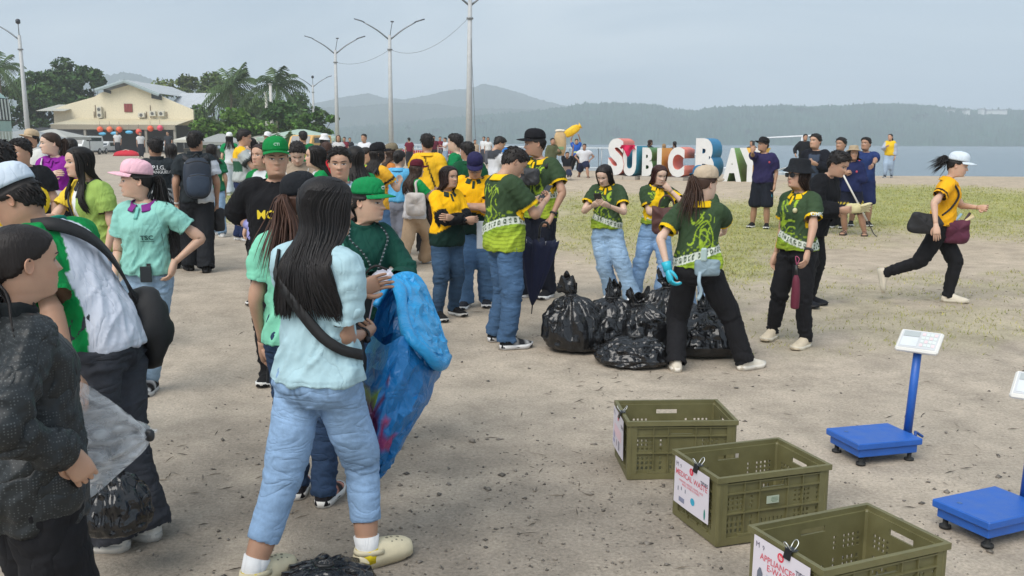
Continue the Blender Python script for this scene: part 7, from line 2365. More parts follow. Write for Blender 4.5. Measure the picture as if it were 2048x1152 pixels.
# small recycling label on the middle crate
m = MB(); m.box((0, 0, 0), (.062, .002, .034), col=srgb(168, 178, 160))
lb = tag(empty('sticker', (C2[0], C2[1], .005), A2), 'small pale green recycling sticker on the middle crate front', 'sticker')
o = m.build('label_sheet', PAPER, lb, smooth=False, loc=(CL / 2 - .01, -.003, .185))
for k, (w_, zz) in enumerate(((.03, .009), (.036, .003), (.036, -.003), (.026, -.009))):
 m = MB(); m.box((.008, -.0014, zz), (w_, .0006, .0025), col=srgb(110, 130, 110)); m.build('printed_line', PAPER, o, smooth=False)

# ------------------------------------------------------------------ platform scales
BLUE = mat('blue_enamel', srgb(36, 92, 176), rough=.45, var=.14, vscale=11, bump=.1, bscale=80, bdist=.002, rvar=.12)
def scale(label, corner, ang, col_at):
 r = tag(empty('platform_scale', (corner[0], corner[1], float(land_z(corner[0], corner[1])) + .003), ang), label, 'scale', 'blue platform scales')
 L_, W_ = .405, .30
 m = MB(); m.box((L_ / 2, W_ / 2, .112), (L_, W_, .036), bev=.005); m.build('platform', BLUE, r, smooth=False)
 m = MB(); m.box((L_ / 2, W_ / 2, .07), (L_ - .04, W_ - .03, .045), bev=.004); m.build('frame', BLUE, r, smooth=False)
 for x_ in (.05, L_ - .05):
  for y_ in (.04, W_ - .04):
   m = MB(); m.tube([(x_, y_, 0), (x_, y_, .012), (x_, y_, .012), (x_, y_, .05)], [.026, .026, .012, .012], 12, (.02, .02, .02)); m.build('foot', RUBBER, r)
 m = MB(); m.ball((.07, W_ - .09, .131), (.012, .012, .003), 10, 6, None, (.05, .12, .3)); m.build('bubble_level', PLAST, r)
 cx, cy, hgt = L_ + .028, W_ * .55, .50
 m = MB(); m.box((L_ + .012, cy, .10), (.07, .05, .03), bev=.004); m.build('bracket', BLUE, r, smooth=False)
 m = MB(); m.tube([(L_ + .01, cy - .09, .125), (L_ + .04, cy - .05, .13), (L_ + .07, cy - .03, .115), (L_ + .085, cy - .06, .10)], .008, 6, srgb(30, 70, 140)); m.build('hinge_lever', PLAST, r)
 tilt = .03
 m = MB(); m.tube([(cx, cy, .09), (cx + tilt, cy, .09 + hgt)], [.023, .022], 16); m.build('column', BLUE, r)
 Rh = rotz(math.radians(-38) - ang) @ rotx(math.radians(34))
 hc = A((cx + tilt + .005, cy, .09 + hgt + .04))
 def pl_(v): return hc + np.asarray(v) @ Rh.T
 def bx(c, d, col, name, par, bev=.0):
  q = MB(); q.box(c, d, col=col, bev=bev); v, f = q.arrays(); q2 = MB(); q2.add(pl_(v), f, col); return q2.build(name, PLAST, par, smooth=False)
 hd = bx((0, 0, 0), (.225, .165, .030), srgb(224, 222, 216), 'display_head', r, .01)
 bx((0, -.0, .0155), (.195, .135, .004), srgb(196, 198, 200), 'face_plate', hd)
 bx((-.045, .040, .0185), (.085, .040, .003), srgb(170, 176, 176), 'display', hd)
 bx((-.045, -.022, .0185), (.085, .070, .003), srgb(206, 210, 212), 'keypad', hd)
 for i in range(4):
  for j in range(4):
   bx((.018 + i * .021, .045 - j * .028, .0185), (.016, .020, .003), srgb(208, 216, 212) if (i + j) % 3 else srgb(222, 202, 204), 'key', hd)
 bx((0, 0, -.032), (.14, .10, .036), srgb(206, 204, 198), 'rear_housing', hd, .008)
 for k in (-.02, .02):
  q = MB(); q.ball((0, 0, 0), (.010, .008, .008), 8, 6, None, (.01, .01, .01)); v, f = q.arrays(); q2 = MB(); q2.add(pl_(v + A((.074, k, -.03))), f, (.01, .01, .01)); q2.build('socket', PLAST, hd)
scale('blue platform scale with white tilted display on a column', (1.855, 4.75), math.radians(15), None)
scale('blue platform scale nearer the camera cut by the photo edge', (2.03, 3.72), math.radians(24), None)

# ------------------------------------------------------------------ bin bags
BINBAG = mat('black_bin_bag', (.010, .010, .011), rough=.14, var=.2, vscale=8, bump=.3, bscale=18, bdist=.02, spec=.6, rvar=.05, crease=.7, cscale=4, cstretch=(1.4, 1.4, .6))
def bin_bag(label, px, py, width, height, neck=.3, lean=(0, 0), seed=1, squat=.6, ear=1.0, dep=.85, loc=None, group='black bin bags in the heap'):
 rng = np.random.default_rng(seed)
 g = ground(px, py) if loc is None else A(loc, float)
 r = tag(empty('bin_bag', g, rng.uniform(0, 6)), label, 'bin bag', group)
 Ri = rotz(-r.rotation_euler[2])
 nth, nz = 84, 54
 th = np.linspace(0, 2 * PI, nth, endpoint=False)
 ts = np.linspace(0, 1, nz)
 TH, T = np.meshgrid(th, ts)
 tn = 1 - neck
 rad = np.interp(T, [0, .03, .12, .30, tn * .62, tn * .9, tn, tn + .05, 1 - .0], [.0, .72, .95, 1.0, .84, .42, .13, .12, .30 * ear]) * width / 2
 zz = np.interp(T, [0, .03, .12, .30, tn * .62, tn * .9, tn, 1], [0.0, .0, .05, .2, .50, .74, .80, 1.0]) * height
 lump = fbm(np.stack([np.cos(TH).ravel() * 1.6 + seed * 3, np.sin(TH).ravel() * 1.6, T.ravel() * 3], 1), 3, seed).reshape(TH.shape)
 rad = rad * (.80 + .45 * lump)
 # folds run up to the tied neck and break into facets lower down
 fold = np.abs(np.sin(TH * 6.5 + 2.2 * lump + T * 2.0)) ** .7 - .5
 fold2 = np.abs(((TH * 11 / (2 * PI) + 3 * lump) % 1) - .5) * 2 - .5
 k = np.exp(-((T - tn) / .28) ** 2)
 rad = rad * (1 + .42 * k * fold + .26 * (k + .30) * fold2)
 x, y = rad * np.cos(TH), rad * np.sin(TH) * dep
 P = np.stack([x, y, zz], 2).reshape(-1, 3)
 n3 = fbm(P * 13 + seed, 3, seed + 4)
 cr = (1 - np.abs(2 * n3 - 1) * 2.0)
 n4 = fbm(P * 30 + seed, 2, seed + 7)
 cr2 = 1 - np.abs(2 * n4 - 1) * 2.0
 out = np.stack([np.cos(TH).ravel(), np.sin(TH).ravel(), np.full(TH.size, .35)], 1)
 P = P + out * (.012 * cr + .005 * cr2)[:, None] * (T.ravel() > .04)[:, None] * np.clip(1.2 - T.ravel() * .4, 0, 1)[:, None]
 up = sstep(.15, 1, T.ravel())[:, None]
 P[:, :2] += up * A(lean) * height
 if ear:   # flattened torn mouth
  kk = sstep(tn + .04, 1, T.ravel())
  P[:, 1] *= (1 - .65 * kk)
  P[:, 2] += kk * (.10 * np.sin(TH.ravel() * 2 + seed) + .06 * np.sin(TH.ravel() * 5)) * height
 P = P @ Ri.T
 P[:, 2] = np.maximum(P[:, 2], -.01)
 f = [[j * nth + i, j * nth + (i + 1) % nth, (j + 1) * nth + (i + 1) % nth, (j + 1) * nth + i] for j in range(nz - 1) for i in range(nth)]
 m = MB(); m.add(P, f); o = m.build('sack', BINBAG, r, fix=False)
 j = int(tn * (nz - 1)) + 1
 ring = P[j * nth:(j + 1) * nth:7]
 m = MB(); m.tube(np.vstack([ring, ring[:1]]), .008, 6, (.012, .012, .012)); m.build('tie', PLAST, r)
 return r
bin_bag('leftmost black bin bag with a tall curled neck', 1156, 698, .50, .56, .34, (-.18, 0), 11)
bin_bag('tall black bin bag second from the heap end', 1210, 690, .58, .50, .22, (.12, 0), 12, ear=.6)
bin_bag('black bin bag mid heap with a knotted top', 1278, 692, .56, .44, .22, (-.06, 0), 13)
bin_bag('squat round black bin bag lying in front of the heap', 1266, 726, .54, .26, .18, (.10, .02), 14, ear=.0)
bin_bag('black bin bag behind, its neck gripped by a gloved hand', 1330, 665, .54, .50, .22, (.03, 0), 15)
bin_bag('black bin bag behind the legs of the beige-capped woman', 1416, 706, .60, .46, .2, (-.12, 0), 16, ear=.4)
bin_bag('crumpled black bag at the lower photo border', 640, 1145, .34, .11, .2, (0, 0), 17, ear=0, loc=(-.72, 3.40, .0), group='loose black bags')
P_ = at(225, 1012, 3.45)
bin_bag('small black bag hanging at the bending man\'s shins', 225, 1012, .26, .30, .3, (0, 0), 18, ear=.3, loc=(P_[0], P_[1], .20), group='loose black bags')

# ------------------------------------------------------------------ the giant letters by the water
def letter(ch, px0, px1, ptop, pbase, col, label, d=33.5, depth=.85, slant=0):
 w, h = (px1 - px0) * d / FPX, (pbase - ptop) * d / FPX
 v, f = None, None
 cu = bpy.data.curves.new('t', 'FONT')
 cu.body, cu.size, cu.extrude, cu.offset, cu.resolution_u = ch, 1.0, .5, .055, 4
 t = bpy.data.objects.new('t', cu); COL.objects.link(t)
 me = bpy.data.meshes.new_from_object(t.evaluated_get(bpy.context.evaluated_depsgraph_get()))
 bpy.data.objects.remove(t); bpy.data.curves.remove(cu)
 n = len(me.vertices)
 V = np.empty(n * 3, np.float32); me.vertices.foreach_get('co', V); V = V.reshape(-1, 3).astype(float)
 lo, hi = V.min(0), V.max(0)
 V = (V - lo) / (hi - lo)
 X = np.stack([(V[:, 0] - .5) * w, (1 - V[:, 2]) * depth, V[:, 1] * h], 1)
 me.vertices.foreach_set('co', X.astype(np.float32).ravel())
 me.update()
 me.name = 'letter_block'
 me.materials.clear()
 me.materials.append(mat('letter_white', srgb(214, 214, 212), rough=.55, var=.08, vscale=3, bump=.1, bscale=20))
 me.materials.append(mat('letter_' + col, hx(col), rough=.5, var=.14, vscale=3, bump=.1, bscale=20))
 fix_normals(me)
 for p in me.polygons:
  p.material_index = 0 if abs(p.normal.y) > .9 else 1
 b = on_land((px0 + px1) / 2, d); b[2] = at((px0 + px1) / 2, pbase, d)[2]
 r = tag(empty('letter_sculpture', b, math.radians(-36)), label, 'letter', 'giant letters on the beach')
 link('letter_block', me, None, r)
 m = MB(); m.box((0, depth / 2, -.16), (w * 1.05, depth * 1.25, .30), col=srgb(176, 168, 156)); m.build('plinth', PAINT, r, smooth=False)
letter('S', 1208, 1244, 278, 350, 'DC7A6C', 'giant white letter S with coral sides', 34.5)
letter('U', 1238, 1268, 293, 352, '2A8098', 'giant white letter U with teal sides', 34.2)
letter('B', 1276, 1300, 296, 352, '4E7C46', 'smaller giant white letter B with green sides behind the women', 34.0)
letter('I', 1306, 1316, 297, 353, 'C88A30', 'giant white letter I almost hidden behind the women', 33.8)
letter('C', 1326, 1362, 295, 354, 'E0806E', 'giant white letter C with coral sides behind the women', 33.6)
letter('B', 1380, 1420, 278, 359, '2278A4', 'tallest giant white letter B with blue sides', 33.3)
letter('A', 1434, 1474, 297, 363, '6E9A52', 'giant white letter A with green sides', 33.0)
letter('Y', 1466, 1512, 297, 366, 'EEB42C', 'giant white letter Y with yellow sides', 32.7)
# red cloth thrown over the U
m = MB()
g = A([(x_, y_) for y_ in np.linspace(0, 1, 7) for x_ in np.linspace(-1, 1, 9)])
wv = np.stack([g[:, 0] * .26 + .03 * np.sin(g[:, 1] * 9), -.05 - .06 * np.sin(g[:, 0] * 5 + g[:, 1] * 3), -g[:, 1] * (.28 + .16 * np.cos(g[:, 0] * 4)) + .02], 1)
m.add(wv, [[j * 9 + i, j * 9 + i + 1, (j + 1) * 9 + i + 1, (j + 1) * 9 + i] for j in range(6) for i in range(8)], srgb(206, 40, 84))
tag(m.build('cloth', CLOTH, None, fix=False, loc=tuple(at(1255, 291, 34.1))), 'crimson cloth thrown over the top of the letter U', 'cloth')

# ------------------------------------------------------------------ things carried and worn by single people
BAGM = mat('bag_fabric', attr=True, rough=.7, var=.12, vscale=14, bump=.4, bscale=24, bdist=.01)
def pillow(w, d, h, n=20, m_=12, pinch=.35, seed=1, wr=.08):
 """soft bag body centred at the origin, X wide, Y deep, Z high"""
 v, f = ball(n, m_)
 e = .68
 V = np.sign(v) * np.abs(v) ** A((e, .8, e))
 V = V * A((w / 2, d / 2, h / 2))
 V[:, 1] *= 1 - pinch * sstep(0, h / 2, V[:, 2])
 V *= (1 + wr * (fbm(V * 22 / max(w, .2) * .4 + seed, 3, seed) - .5) * 2)[:, None]
 return V, f
def basis(fwd, up=(0, 0, 1)):
 f = norm(fwd); x = norm(np.cross(f, A(up, float))); z = np.cross(x, f)
 return np.stack([x, f, z], 1)
def slab(outline, depth, n=48, seed=1, wr=.05):
 """flat soft bag: outline polygon in XZ (metres), a given depth in Y, rounded edges, slack panels"""
 O = A(outline, float)
 P = spline(np.vstack([O, O[:1]]), n * 3)
 seg = np.r_[0, np.cumsum(np.linalg.norm(np.diff(P, axis=0), axis=1))]
 P = np.stack([np.interp(np.linspace(0, seg[-1], n, endpoint=False), seg, P[:, k]) for k in range(2)], 1)
 c = P.mean(0)
 rings = []
 for y_, s_ in ((-.52, .0), (-.52, .35), (-.5, .65), (-.42, .86), (-.25, .97), (0, 1.0), (.25, .97), (.42, .86), (.5, .65), (.52, .35), (.52, .0)):
  q = c + (P - c) * max(s_, .01)
  rings.append(np.stack([q[:, 0], np.full(n, y_ * depth), q[:, 1]], 1))
 V, f = loft(rings)
 sz = np.ptp(O, axis=0).max()
 k = fbm(V * 3.2 / sz + seed, 3, seed)
 V[:, 1] *= 1 + 2.2 * (k - .5)
 V[:, [0, 2]] *= (1 + wr * (fbm(V * 5 / sz + seed, 2, seed + 3) - .5) * 2)[:, None]
 return V, f
SHAPES = {'hobo': [(-.5, .1), (-.42, -.3), (-.15, -.5), (.2, -.5), (.46, -.3), (.5, .12), (.36, .42), (.1, .5), (-.3, .42)],
   'pouch': [(-.5, -.2), (-.42, -.45), (0, -.5), (.42, -.45), (.5, -.2), (.48, .35), (.35, .5), (-.35, .5), (-.48, .35)],
   'tote': [(-.42, -.5), (.42, -.5), (.5, .3), (.5, .5), (.1, .44), (-.1, .46), (-.5, .5), (-.5, .3)],
   'envelope': [(-.5, -.02), (-.3, -.42), (.1, -.5), (.5, -.36), (.46, .2), (.34, .5), (.0, .44), (-.3, .38)]}
def soft_bag(name, label, cat, P, fwd, size, col, strap=None, group=None, seed=1, flap=None, pinch=.35, shape='pouch'):
 r = tag(empty(name, P), label, cat, group)
 M = basis(fwd)
 v, f = slab(A(SHAPES[shape]) * A((size[0], size[2])), size[1], seed=seed)
 m = MB(); m.add(v @ M.T, f, col); o = m.build('pouch', BAGM, r)
 if flap is not None:
  m = MB(); m.box((0, -size[1] * .42, size[2] * .16), (size[0] * .7, .012, size[2] * .05), col=flap); v2, f2 = m.arrays()
  m = MB(); m.add(v2 @ M.T, f2, flap); m.build('zip', BAGM, r, smooth=False)
 if strap is not None:
  pts, w_, c = strap
  pts = A(pts)
  q = spline(pts[:, :3] - A(P), 28)
  nn_ = spline(pts[:, 3:], 28) if pts.shape[1] > 3 else np.tile(norm(fwd), (28, 1))
  m = MB(); m.add(*ribbon(q, nn_, w_, .006), c); m.build('strap', BAGM, r)
 return r
def wrap(P, pts, off=.022):
 """points round the torso: (rest height, degrees) -> world point and outward normal"""
 return [np.concatenate([P.world(P.tor(z, a, off)), norm(P.world(P.tor(z, a, off + .03)) - P.world(P.tor(z, a, off)))]) for z, a in pts]
def ribbon(path, nrm, w, t):
 T = np.gradient(path, axis=0)
 rings = []
 for p, tg, n in zip(path, T, nrm):
  n = norm(n - norm(tg) * np.dot(n, norm(tg)))
  s_ = norm(np.cross(tg, n))
  rings.append([p - s_ * w / 2 - n * t, p + s_ * w / 2 - n * t, p + s_ * w / 2 + n * t, p - s_ * w / 2 + n * t])
 return loft(rings)
# bending man: black sling bag
soft_bag('sling_bag', 'big black sling bag on the bending man\'s hip', 'bag', P_rag.world(P_rag.tor(.53, 108, .045)), P_rag.wdir((.8, -.6, 0)), (.30, .12, .36), (.012, .012, .013), (wrap(P_rag, ((.56, 120), (.62, 140), (.70, 165), (.76, 188), (.81, 215), (.835, 250)), .030), .055, (.012, .012, .013)), seed=3, shape='hobo')
# pale blue woman: black strap and bag in front
soft_bag('sling_bag', 'black sling bag at the front of the pale blue t-shirt', 'bag', P_fg.world(P_fg.tor(.555, -4, .05)), P_fg.wdir((0, 1, 0)), (.20, .08, .24), (.012, .012, .013), (wrap(P_fg, ((.56, 12), (.57, 45), (.585, 80), (.605, 115), (.64, 145), (.71, 180), (.77, 212), (.82, 240)), .026), .04, (.012, .012, .013)), seed=4)
def phone(label, p, fwd, up, col=(.02, .02, .022), size=(.076, .009, .158), screen=False):
 M = basis(fwd, up)
 r = tag(empty('phone', p), label, 'phone', 'phones in hands')
 m = MB(); m.box((0, 0, 0), size, M, col=col, bev=.003); o = m.build('case', PLAST, r, smooth=False)
 m = MB(); m.box(M @ A((0, size[1] / 2 + .0006, 0)), (size[0] * .9, .0008, size[2] * .92), M, col=(.02, .025, .03)); m.build('screen', PLAST, r, smooth=False)
 m = MB(); m.box(M @ A((-.018, -size[1] / 2 - .001, .055)), (.026, .002, .03), M, col=(.03, .03, .03)); m.build('camera_bump', PLAST, r, smooth=False)
def phone_at(P, q, label, tilt=.75, **k):
 j = P.J[q]
 p = P.world(P.palm(q, .75, .01))
 eye = P.world(P.hp((0, .4, .5)))
 d = norm(eye - p)
 phone(label, p, d, P.wdir((0, .3, 1)), **k)
phone('pale patterned phone held by the woman in pale blue', P_fg.world(P_fg.palm('R', .8, .02)) + A((-.01, .02, .05)), (-.2, -.9, .2), (.15, 0, 1), srgb(196, 176, 186))
phone_at(P_phone, 'R', 'black phone held by the man in the scrolled jersey')
phone_at(P_g1, 'L', 'black phone held by the straight-haired young woman')
phone_at(P_g2, 'L', 'dark phone held up by the red-haired young woman', col=(.05, .03, .03))
phone_at(P_wy, 'R', 'dark phone held by the man in the white and yellow polo')
phone('phone raised by the man in navy t-shirt', P_snap.world(P_snap.palm('R', .7, .02)), (-.9, -.3, 0), (0, 0, 1))
phone('pale phone pressed to the ear of the black-haired man', P_call.world(P_call.palm('R', .6, .0)), (.9, .3, 0), (0, .3, 1), srgb(190, 196, 204))
phone('dark green phone tucked in the waistband of the mint polo', P_mint.world(P_mint.tor(.545, -18, .030)), P_mint.wdir((-.3, 1, 0)), (0, 0, 1), srgb(22, 44, 40), (.072, .012, .105))
phone('dark phone in the left hand of the mint t-shirt woman', P_mt.world(P_mt.palm('L', .8, .01)), (.3, -.9, 0), (.1, 0, 1))
# purple polo: grey-white crossbody
soft_bag('crossbody_bag', 'pale grey crossbody bag on the purple polo', 'bag', P_purple.world(P_purple.tor(.575, -10, .045)), P_purple.wdir((-.2, 1, 0)), (.24, .09, .16), srgb(186, 180, 176), (wrap(P_purple, ((.59, 10), (.66, 14), (.73, 24), (.79, 36), (.825, 60)), .026), .035, srgb(206, 200, 200)), seed=5, pinch=.1)
soft_bag('pouch', 'orange pouch hanging on the long-haired young woman', 'bag', P_long.world(P_long.tor(.58, 15, .05)), P_long.wdir((.2, 1, 0)), (.13, .07, .15), srgb(216, 130, 40), (wrap(P_long, ((.60, 15), (.68, 20), (.76, 25), (.82, 50)), .026), .018, (.02, .02, .02)), seed=6)
# backpack
def backpack(P):
 c = P.world(P.tor(.675, 180, .075))
 r = tag(empty('backpack', c), 'navy backpack with black straps on the man in baggy jeans', 'backpack')
 M = basis(P.wdir((0, -1, 0)))
 v, f = pillow(.33, .22, .50, 24, 16, .25, 7, .03)
 m = MB(); m.add(v @ M.T, f, srgb(36, 46, 60)); m.build('main_compartment', BAGM, r)
 v, f = pillow(.27, .12, .28, 20, 12, .3, 8, .03)
 m = MB(); m.add((v + A((0, .10, -.08))) @ M.T, f, srgb(44, 58, 76)); po = m.build('front_pocket', BAGM, r)
 m = MB(); m.tube((A([(-.11, .155, .03), (0, .17, .05), (.11, .155, .03)])) @ M.T, .006, 6, (.02, .02, .02)); m.build('zip', BAGM, po)
 m = MB(); m.tube(spline(A([(-.13, .12, .18), (0, .14, .21), (.13, .12, .18)]), 9) @ M.T, .007, 6, (.02, .02, .02)); m.build('zip', BAGM, r)
 m = MB(); m.tube(spline(A([(-.04, -.02, .25), (0, .01, .30), (.04, -.02, .25)]), 9) @ M.T, .009, 6, (.02, .02, .02)); m.build('grab_handle', BAGM, r)
 for sg in (-1, 1):
  pts = [P.world(P.tor(z, a * sg, .03)) - c for z, a in ((.78, 168), (.815, 140), (.828, 95), (.80, 45), (.74, 42), (.68, 60), (.62, 100))]
  m = MB(); m.tube(spline(pts, 20), np.tile(A((.030, .006)), (20, 1)), 6, (.02, .021, .024), up=P.wdir((0, 1, 0))); m.build('strap', BAGM, r)
backpack(P_pack)
# green cap woman: lanyard and card
r = tag(empty('lanyard', P_gcap.world(P_gcap.tor(.62, 0, .03))), 'dark printed lanyard with identity card on the green blouse', 'lanyard')
o0 = A(r.location)
for sg in (-1, 1):
 pts = [P_gcap.world(P_gcap.tor(z, a * sg, .016 + bo)) - o0 for z, a, bo in ((.845, 120, .0), (.84, 70, .002), (.80, 40, .008), (.75, 20, .012), (.70, 8, .016), (.655, 2, .018))]
 m = MB(); m.tube(spline(pts, 22), np.tile(A((.0085, .0015)), (22, 1)), 6, srgb(44, 52, 58), up=P_gcap.wdir((0, 1, 0))); so = m.build('strap', BAGM, r)
 sp2 = spline(pts, 40)
 for k in range(10, 36, 2):
  m = MB(); m.box(sp2[k] + P_gcap.wdir((0, .004, 0)), (.010, .003, .006), basis(P_gcap.wdir((0, 1, 0))), col=srgb(170, 180, 186)); m.build('printed_mark', BAGM, so, smooth=False)
m = MB(); m.box(P_gcap.world(P_gcap.tor(.585, 0, .045)) - o0, (.056, .003, .088), basis(P_gcap.wdir((0, 1, 0))), col=srgb(206, 208, 212)); co = m.build('identity_card', PAPER, r, smooth=False)
m = MB(); m.box(P_gcap.world(P_gcap.tor(.588, 0, .0475)) - o0, (.026, .003, .032), basis(P_gcap.wdir((0, 1, 0))), col=srgb(150, 90, 84)); m.build('portrait', PAPER, co, smooth=False)
r = tag(empty('lanyard', P_tan.world(P_tan.tor(.68, 0, .03))), 'thin white lanyard on the beige t-shirt', 'lanyard')
for sg in (-1, 1):
 m = MB(); m.tube(spline([P_tan.world(P_tan.tor(z, a * sg, .018)) - A(r.location) for z, a in ((.84, 70), (.79, 40), (.73, 18), (.68, 2))], 12), np.tile(A((.006, .0015)), (12, 1)), 5, srgb(210, 208, 204), up=P_tan.wdir((0, 1, 0))); m.build('strap', BAGM, r)
# black cap man: patterned pouch, belt; watch on several wrists
def watch(P, q, label, col=(.015, .015, .016), face=(.03, .03, .035)):
 j = P.J[q]
 d = norm(j['W'] - j['E']); p = P.world(j['W'] - d * .018 * P.H)
 r = tag(empty('wrist_watch', p), label, 'watch', 'wrist watches')
 M = basis(P.wdir(d), (0.3, 1, .2))
 a = np.linspace(0, 2 * PI, 20, endpoint=False)
 rr = .0185 * P.H
 rg = lambda k, y_: np.stack([np.cos(a) * rr * k, np.full(20, y_), np.sin(a) * rr * .9 * k], 1) @ M.T
 m = MB(); m.loft([rg(1.0, -.010), rg(1.12, -.010), rg(1.12, .010), rg(1.0, .010)], col, caps=False, closed=True); m.build('strap', RUBBER, r)
 m = MB(); out = norm(-j['palm']); m.ball(P.wdir(out) * rr * 1.05, (.015, .015, .015), 10, 6, None, face); m.build('case', METAL, r)
for P, q, t in ((P_bcap, 'L', 'black watch on the tall black-capped man'), (P_pack, 'L', 'silver watch on the backpack man'), (P_hat, 'L', 'black watch on the bucket hat woman'), (P_purple, 'L', 'white watch on the purple polo woman'), (P_fg, 'R', 'black wristband on the pale blue woman'), (P_cross, 'R', 'dark watch on the woman with folded arms'), (P_navy, 'L', 'black watch on the rightmost navy man')):
 watch(P, q, t, (.6, .6, .58) if 'silver' in t or 'white' in t else (.015, .015, .016))
soft_bag('chest_pouch', 'black and white camouflage pouch across the tall man\'s chest', 'bag', P_bcap.world(P_bcap.tor(.735, -4, .05)), P_bcap.wdir((0, 1, 0)), (.24, .09, .17), srgb(52, 54, 58), (wrap(P_bcap, ((.72, 40), (.69, 85), (.70, 120), (.76, 160), (.82, 215), (.825, 270), (.79, 320)), .024), .035, (.015, .015, .016)), seed=9, flap=srgb(190, 190, 190))
# folded umbrella hanging from the forearm of the phone man
ub = at(1063, 628, 8.0); ut = at(1078, 476, 8.0)
r = tag(empty('umbrella', tuple(ub)), 'folded navy umbrella pointing down beside the phone man', 'umbrella')
ax_ = (ut - ub)
M = basis(ax_, (0, -1, 0))
L_ = float(np.linalg.norm(ax_))
m = MB()
a = np.linspace(0, 2 * PI, 48, endpoint=False)
rings = []
for t_, rr in ((.12, .008), (.2, .028), (.35, .055), (.55, .085), (.75, .11), (.9, .125), (.96, .128)):
 q = rr * (1 + .28 * np.sin(a * 8) * t_)
 zo = .03 * np.sin(a * 8) * t_ ** 3
 rings.append(np.stack([np.cos(a) * q * 1.15, t_ * L_ + zo, np.sin(a) * q * .7], 1) @ M.T)
m.loft(rings, srgb(24, 30, 62)); m.build('canopy', BAGM, r)
m = MB(); m.tube(A([(0, 0, 0), (0, .12 * L_, 0), (0, L_ * 1.0, 0)]) @ M.T, [.004, .006, .006], 8, (.02, .02, .02)); m.build('shaft', PLAST, r)
m = MB(); m.tube(spline(A([(0, L_, 0), (0, L_ * 1.12, 0), (.02, L_ * 1.2, 0), (.06, L_ * 1.2, 0), (.075, L_ * 1.13, 0)]), 14) @ M.T, .011, 8, (.02, .02, .02)); m.build('handle', PLAST, r)
for k in range(5):
 m = MB(); t0 = a[k * 9]; m.tube(A([(math.cos(t0) * .15, .93 * L_, math.sin(t0) * .09), (math.cos(t0) * .155, .98 * L_, math.sin(t0) * .095)]) @ M.T, .003, 5, (.6, .6, .62)); m.build('rib_tip', METAL, r)
# clear folder under the navy cap man's arm
r = tag(empty('plastic_folder', tuple(at(964, 470, 8.6))), 'clear plastic folder between the folded-arms pair', 'folder')
m = MB(); m.box((0, 0, 0), (.10, .012, .26), col=srgb(190, 196, 204), bev=.004); m.build('cover', mat('clear_folder', srgb(196, 202, 208), rough=.15, var=.05, alpha=.6), r, smooth=False)
m = MB(); m.box((0, 0, 0), (.09, .006, .24), col=srgb(200, 204, 208)); m.build('papers', PAPER, r, smooth=False)
# brown handbag of the red-haired young woman
hb = at(1332, 440, 9.35)
r = tag(empty('handbag', tuple(hb)), 'soft brown handbag hanging from the red-haired woman\'s arm', 'bag')
M = basis((-.2, -1, 0))
v, f = slab(A(SHAPES['tote']) * .28, .12, seed=21, wr=.09)
m = MB(); m.add(v @ M.T, f, srgb(84, 52, 48)); m.build('pouch', BAGM, r)
for k in (-.03, .03):
 m = MB(); m.tube(spline(A([(-.08, k, .10), (-.06, k, .20), (0, k, .25), (.06, k, .20), (.08, k, .10)]), 14) @ M.T, .008, 6, srgb(70, 42, 40)); m.build('handle', BAGM, r)
# slate belt bag of the beige-capped woman, with hanging strap
c = P_back.world(P_back.tor(.545, 158, .05))
r = tag(empty('belt_bag', tuple(c)), 'slate blue belt bag at the beige-capped woman\'s back', 'bag')
v, f = slab(A(SHAPES['pouch']) * A((.19, .12)), .07, seed=22, wr=.1)
M = basis(P_back.wdir((.3, -1, 0)))
m = MB(); m.add(v @ M.T, f, srgb(126, 146, 156)); m.build('pouch', BAGM, r)
m = MB(); m.box(M @ A((.03, .02, .10)), (.045, .03, .10), M, col=srgb(168, 188, 184), bev=.01); m.build('bottle', PLAST, r, smooth=False)
m = MB(); m.tube(spline(A([(-.06, .05, -.02), (-.07, .07, -.09), (-.05, .06, -.17), (-.07, .05, -.23)]) * A((-1, 1, 1)), 12) @ M.T, np.tile(A((.014, .002)), (12, 1)), 6, srgb(150, 172, 184)); m.build('loose_strap', BAGM, r)
# small maroon umbrella of the bucket hat woman
p0 = P_hat.world(P_hat.palm('L', .9, .03))
r = tag(empty('umbrella', tuple(p0)), 'short folded maroon umbrella held by the bucket hat woman', 'umbrella')
m = MB(); m.tube(spline([(0, 0, -.05), (.0, -.01, -.10), (0, -.012, -.2), (0, -.01, -.29), (0, -.01, -.32)], 12), np.interp(np.linspace(0, 1, 12), [0, .15, .5, .9, 1], [.014, .026, .036, .033, .016]), 12, srgb(96, 26, 48)); m.build('canopy', BAGM, r)
m = MB(); m.tube([(0, 0, .03), (0, 0, -.06)], .012, 8, (.02, .02, .02)); m.build('handle', PLAST, r)
m = MB(); m.tube(spline([(.0, .0, .03), (.02, 0, .08), (-.01, 0, .10), (0, 0, .03)], 10), .003, 5, (.5, .1, .2)); m.build('wrist_loop', BAGM, r)
# cream work gloves held by the black-jacketed person
p0 = P_dark.world(P_dark.palm('R', .8, .02))
r = tag(empty('work_glove', tuple(p0)), 'cream work gloves gripped by the black-jacketed person', 'glove')
v, f = pillow(.16, .06, .10, 16, 10, .1, 31, .15)
m = MB(); m.add(v, f, srgb(206, 196, 150)); m.build('palm', CLOTH, r)
for k in range(4):
 m = MB(); m.tube(spline([(.06, -.02 + k * .014, .02 - k * .02), (.12, -.03 + k * .015, .04 - k * .02), (.17, -.02 + k * .015, .05 - k * .028)], 7), [.014, .015, .015, .015, .014, .012, .006], 8, srgb(210, 200, 158)); m.build('finger', CLOTH, r)
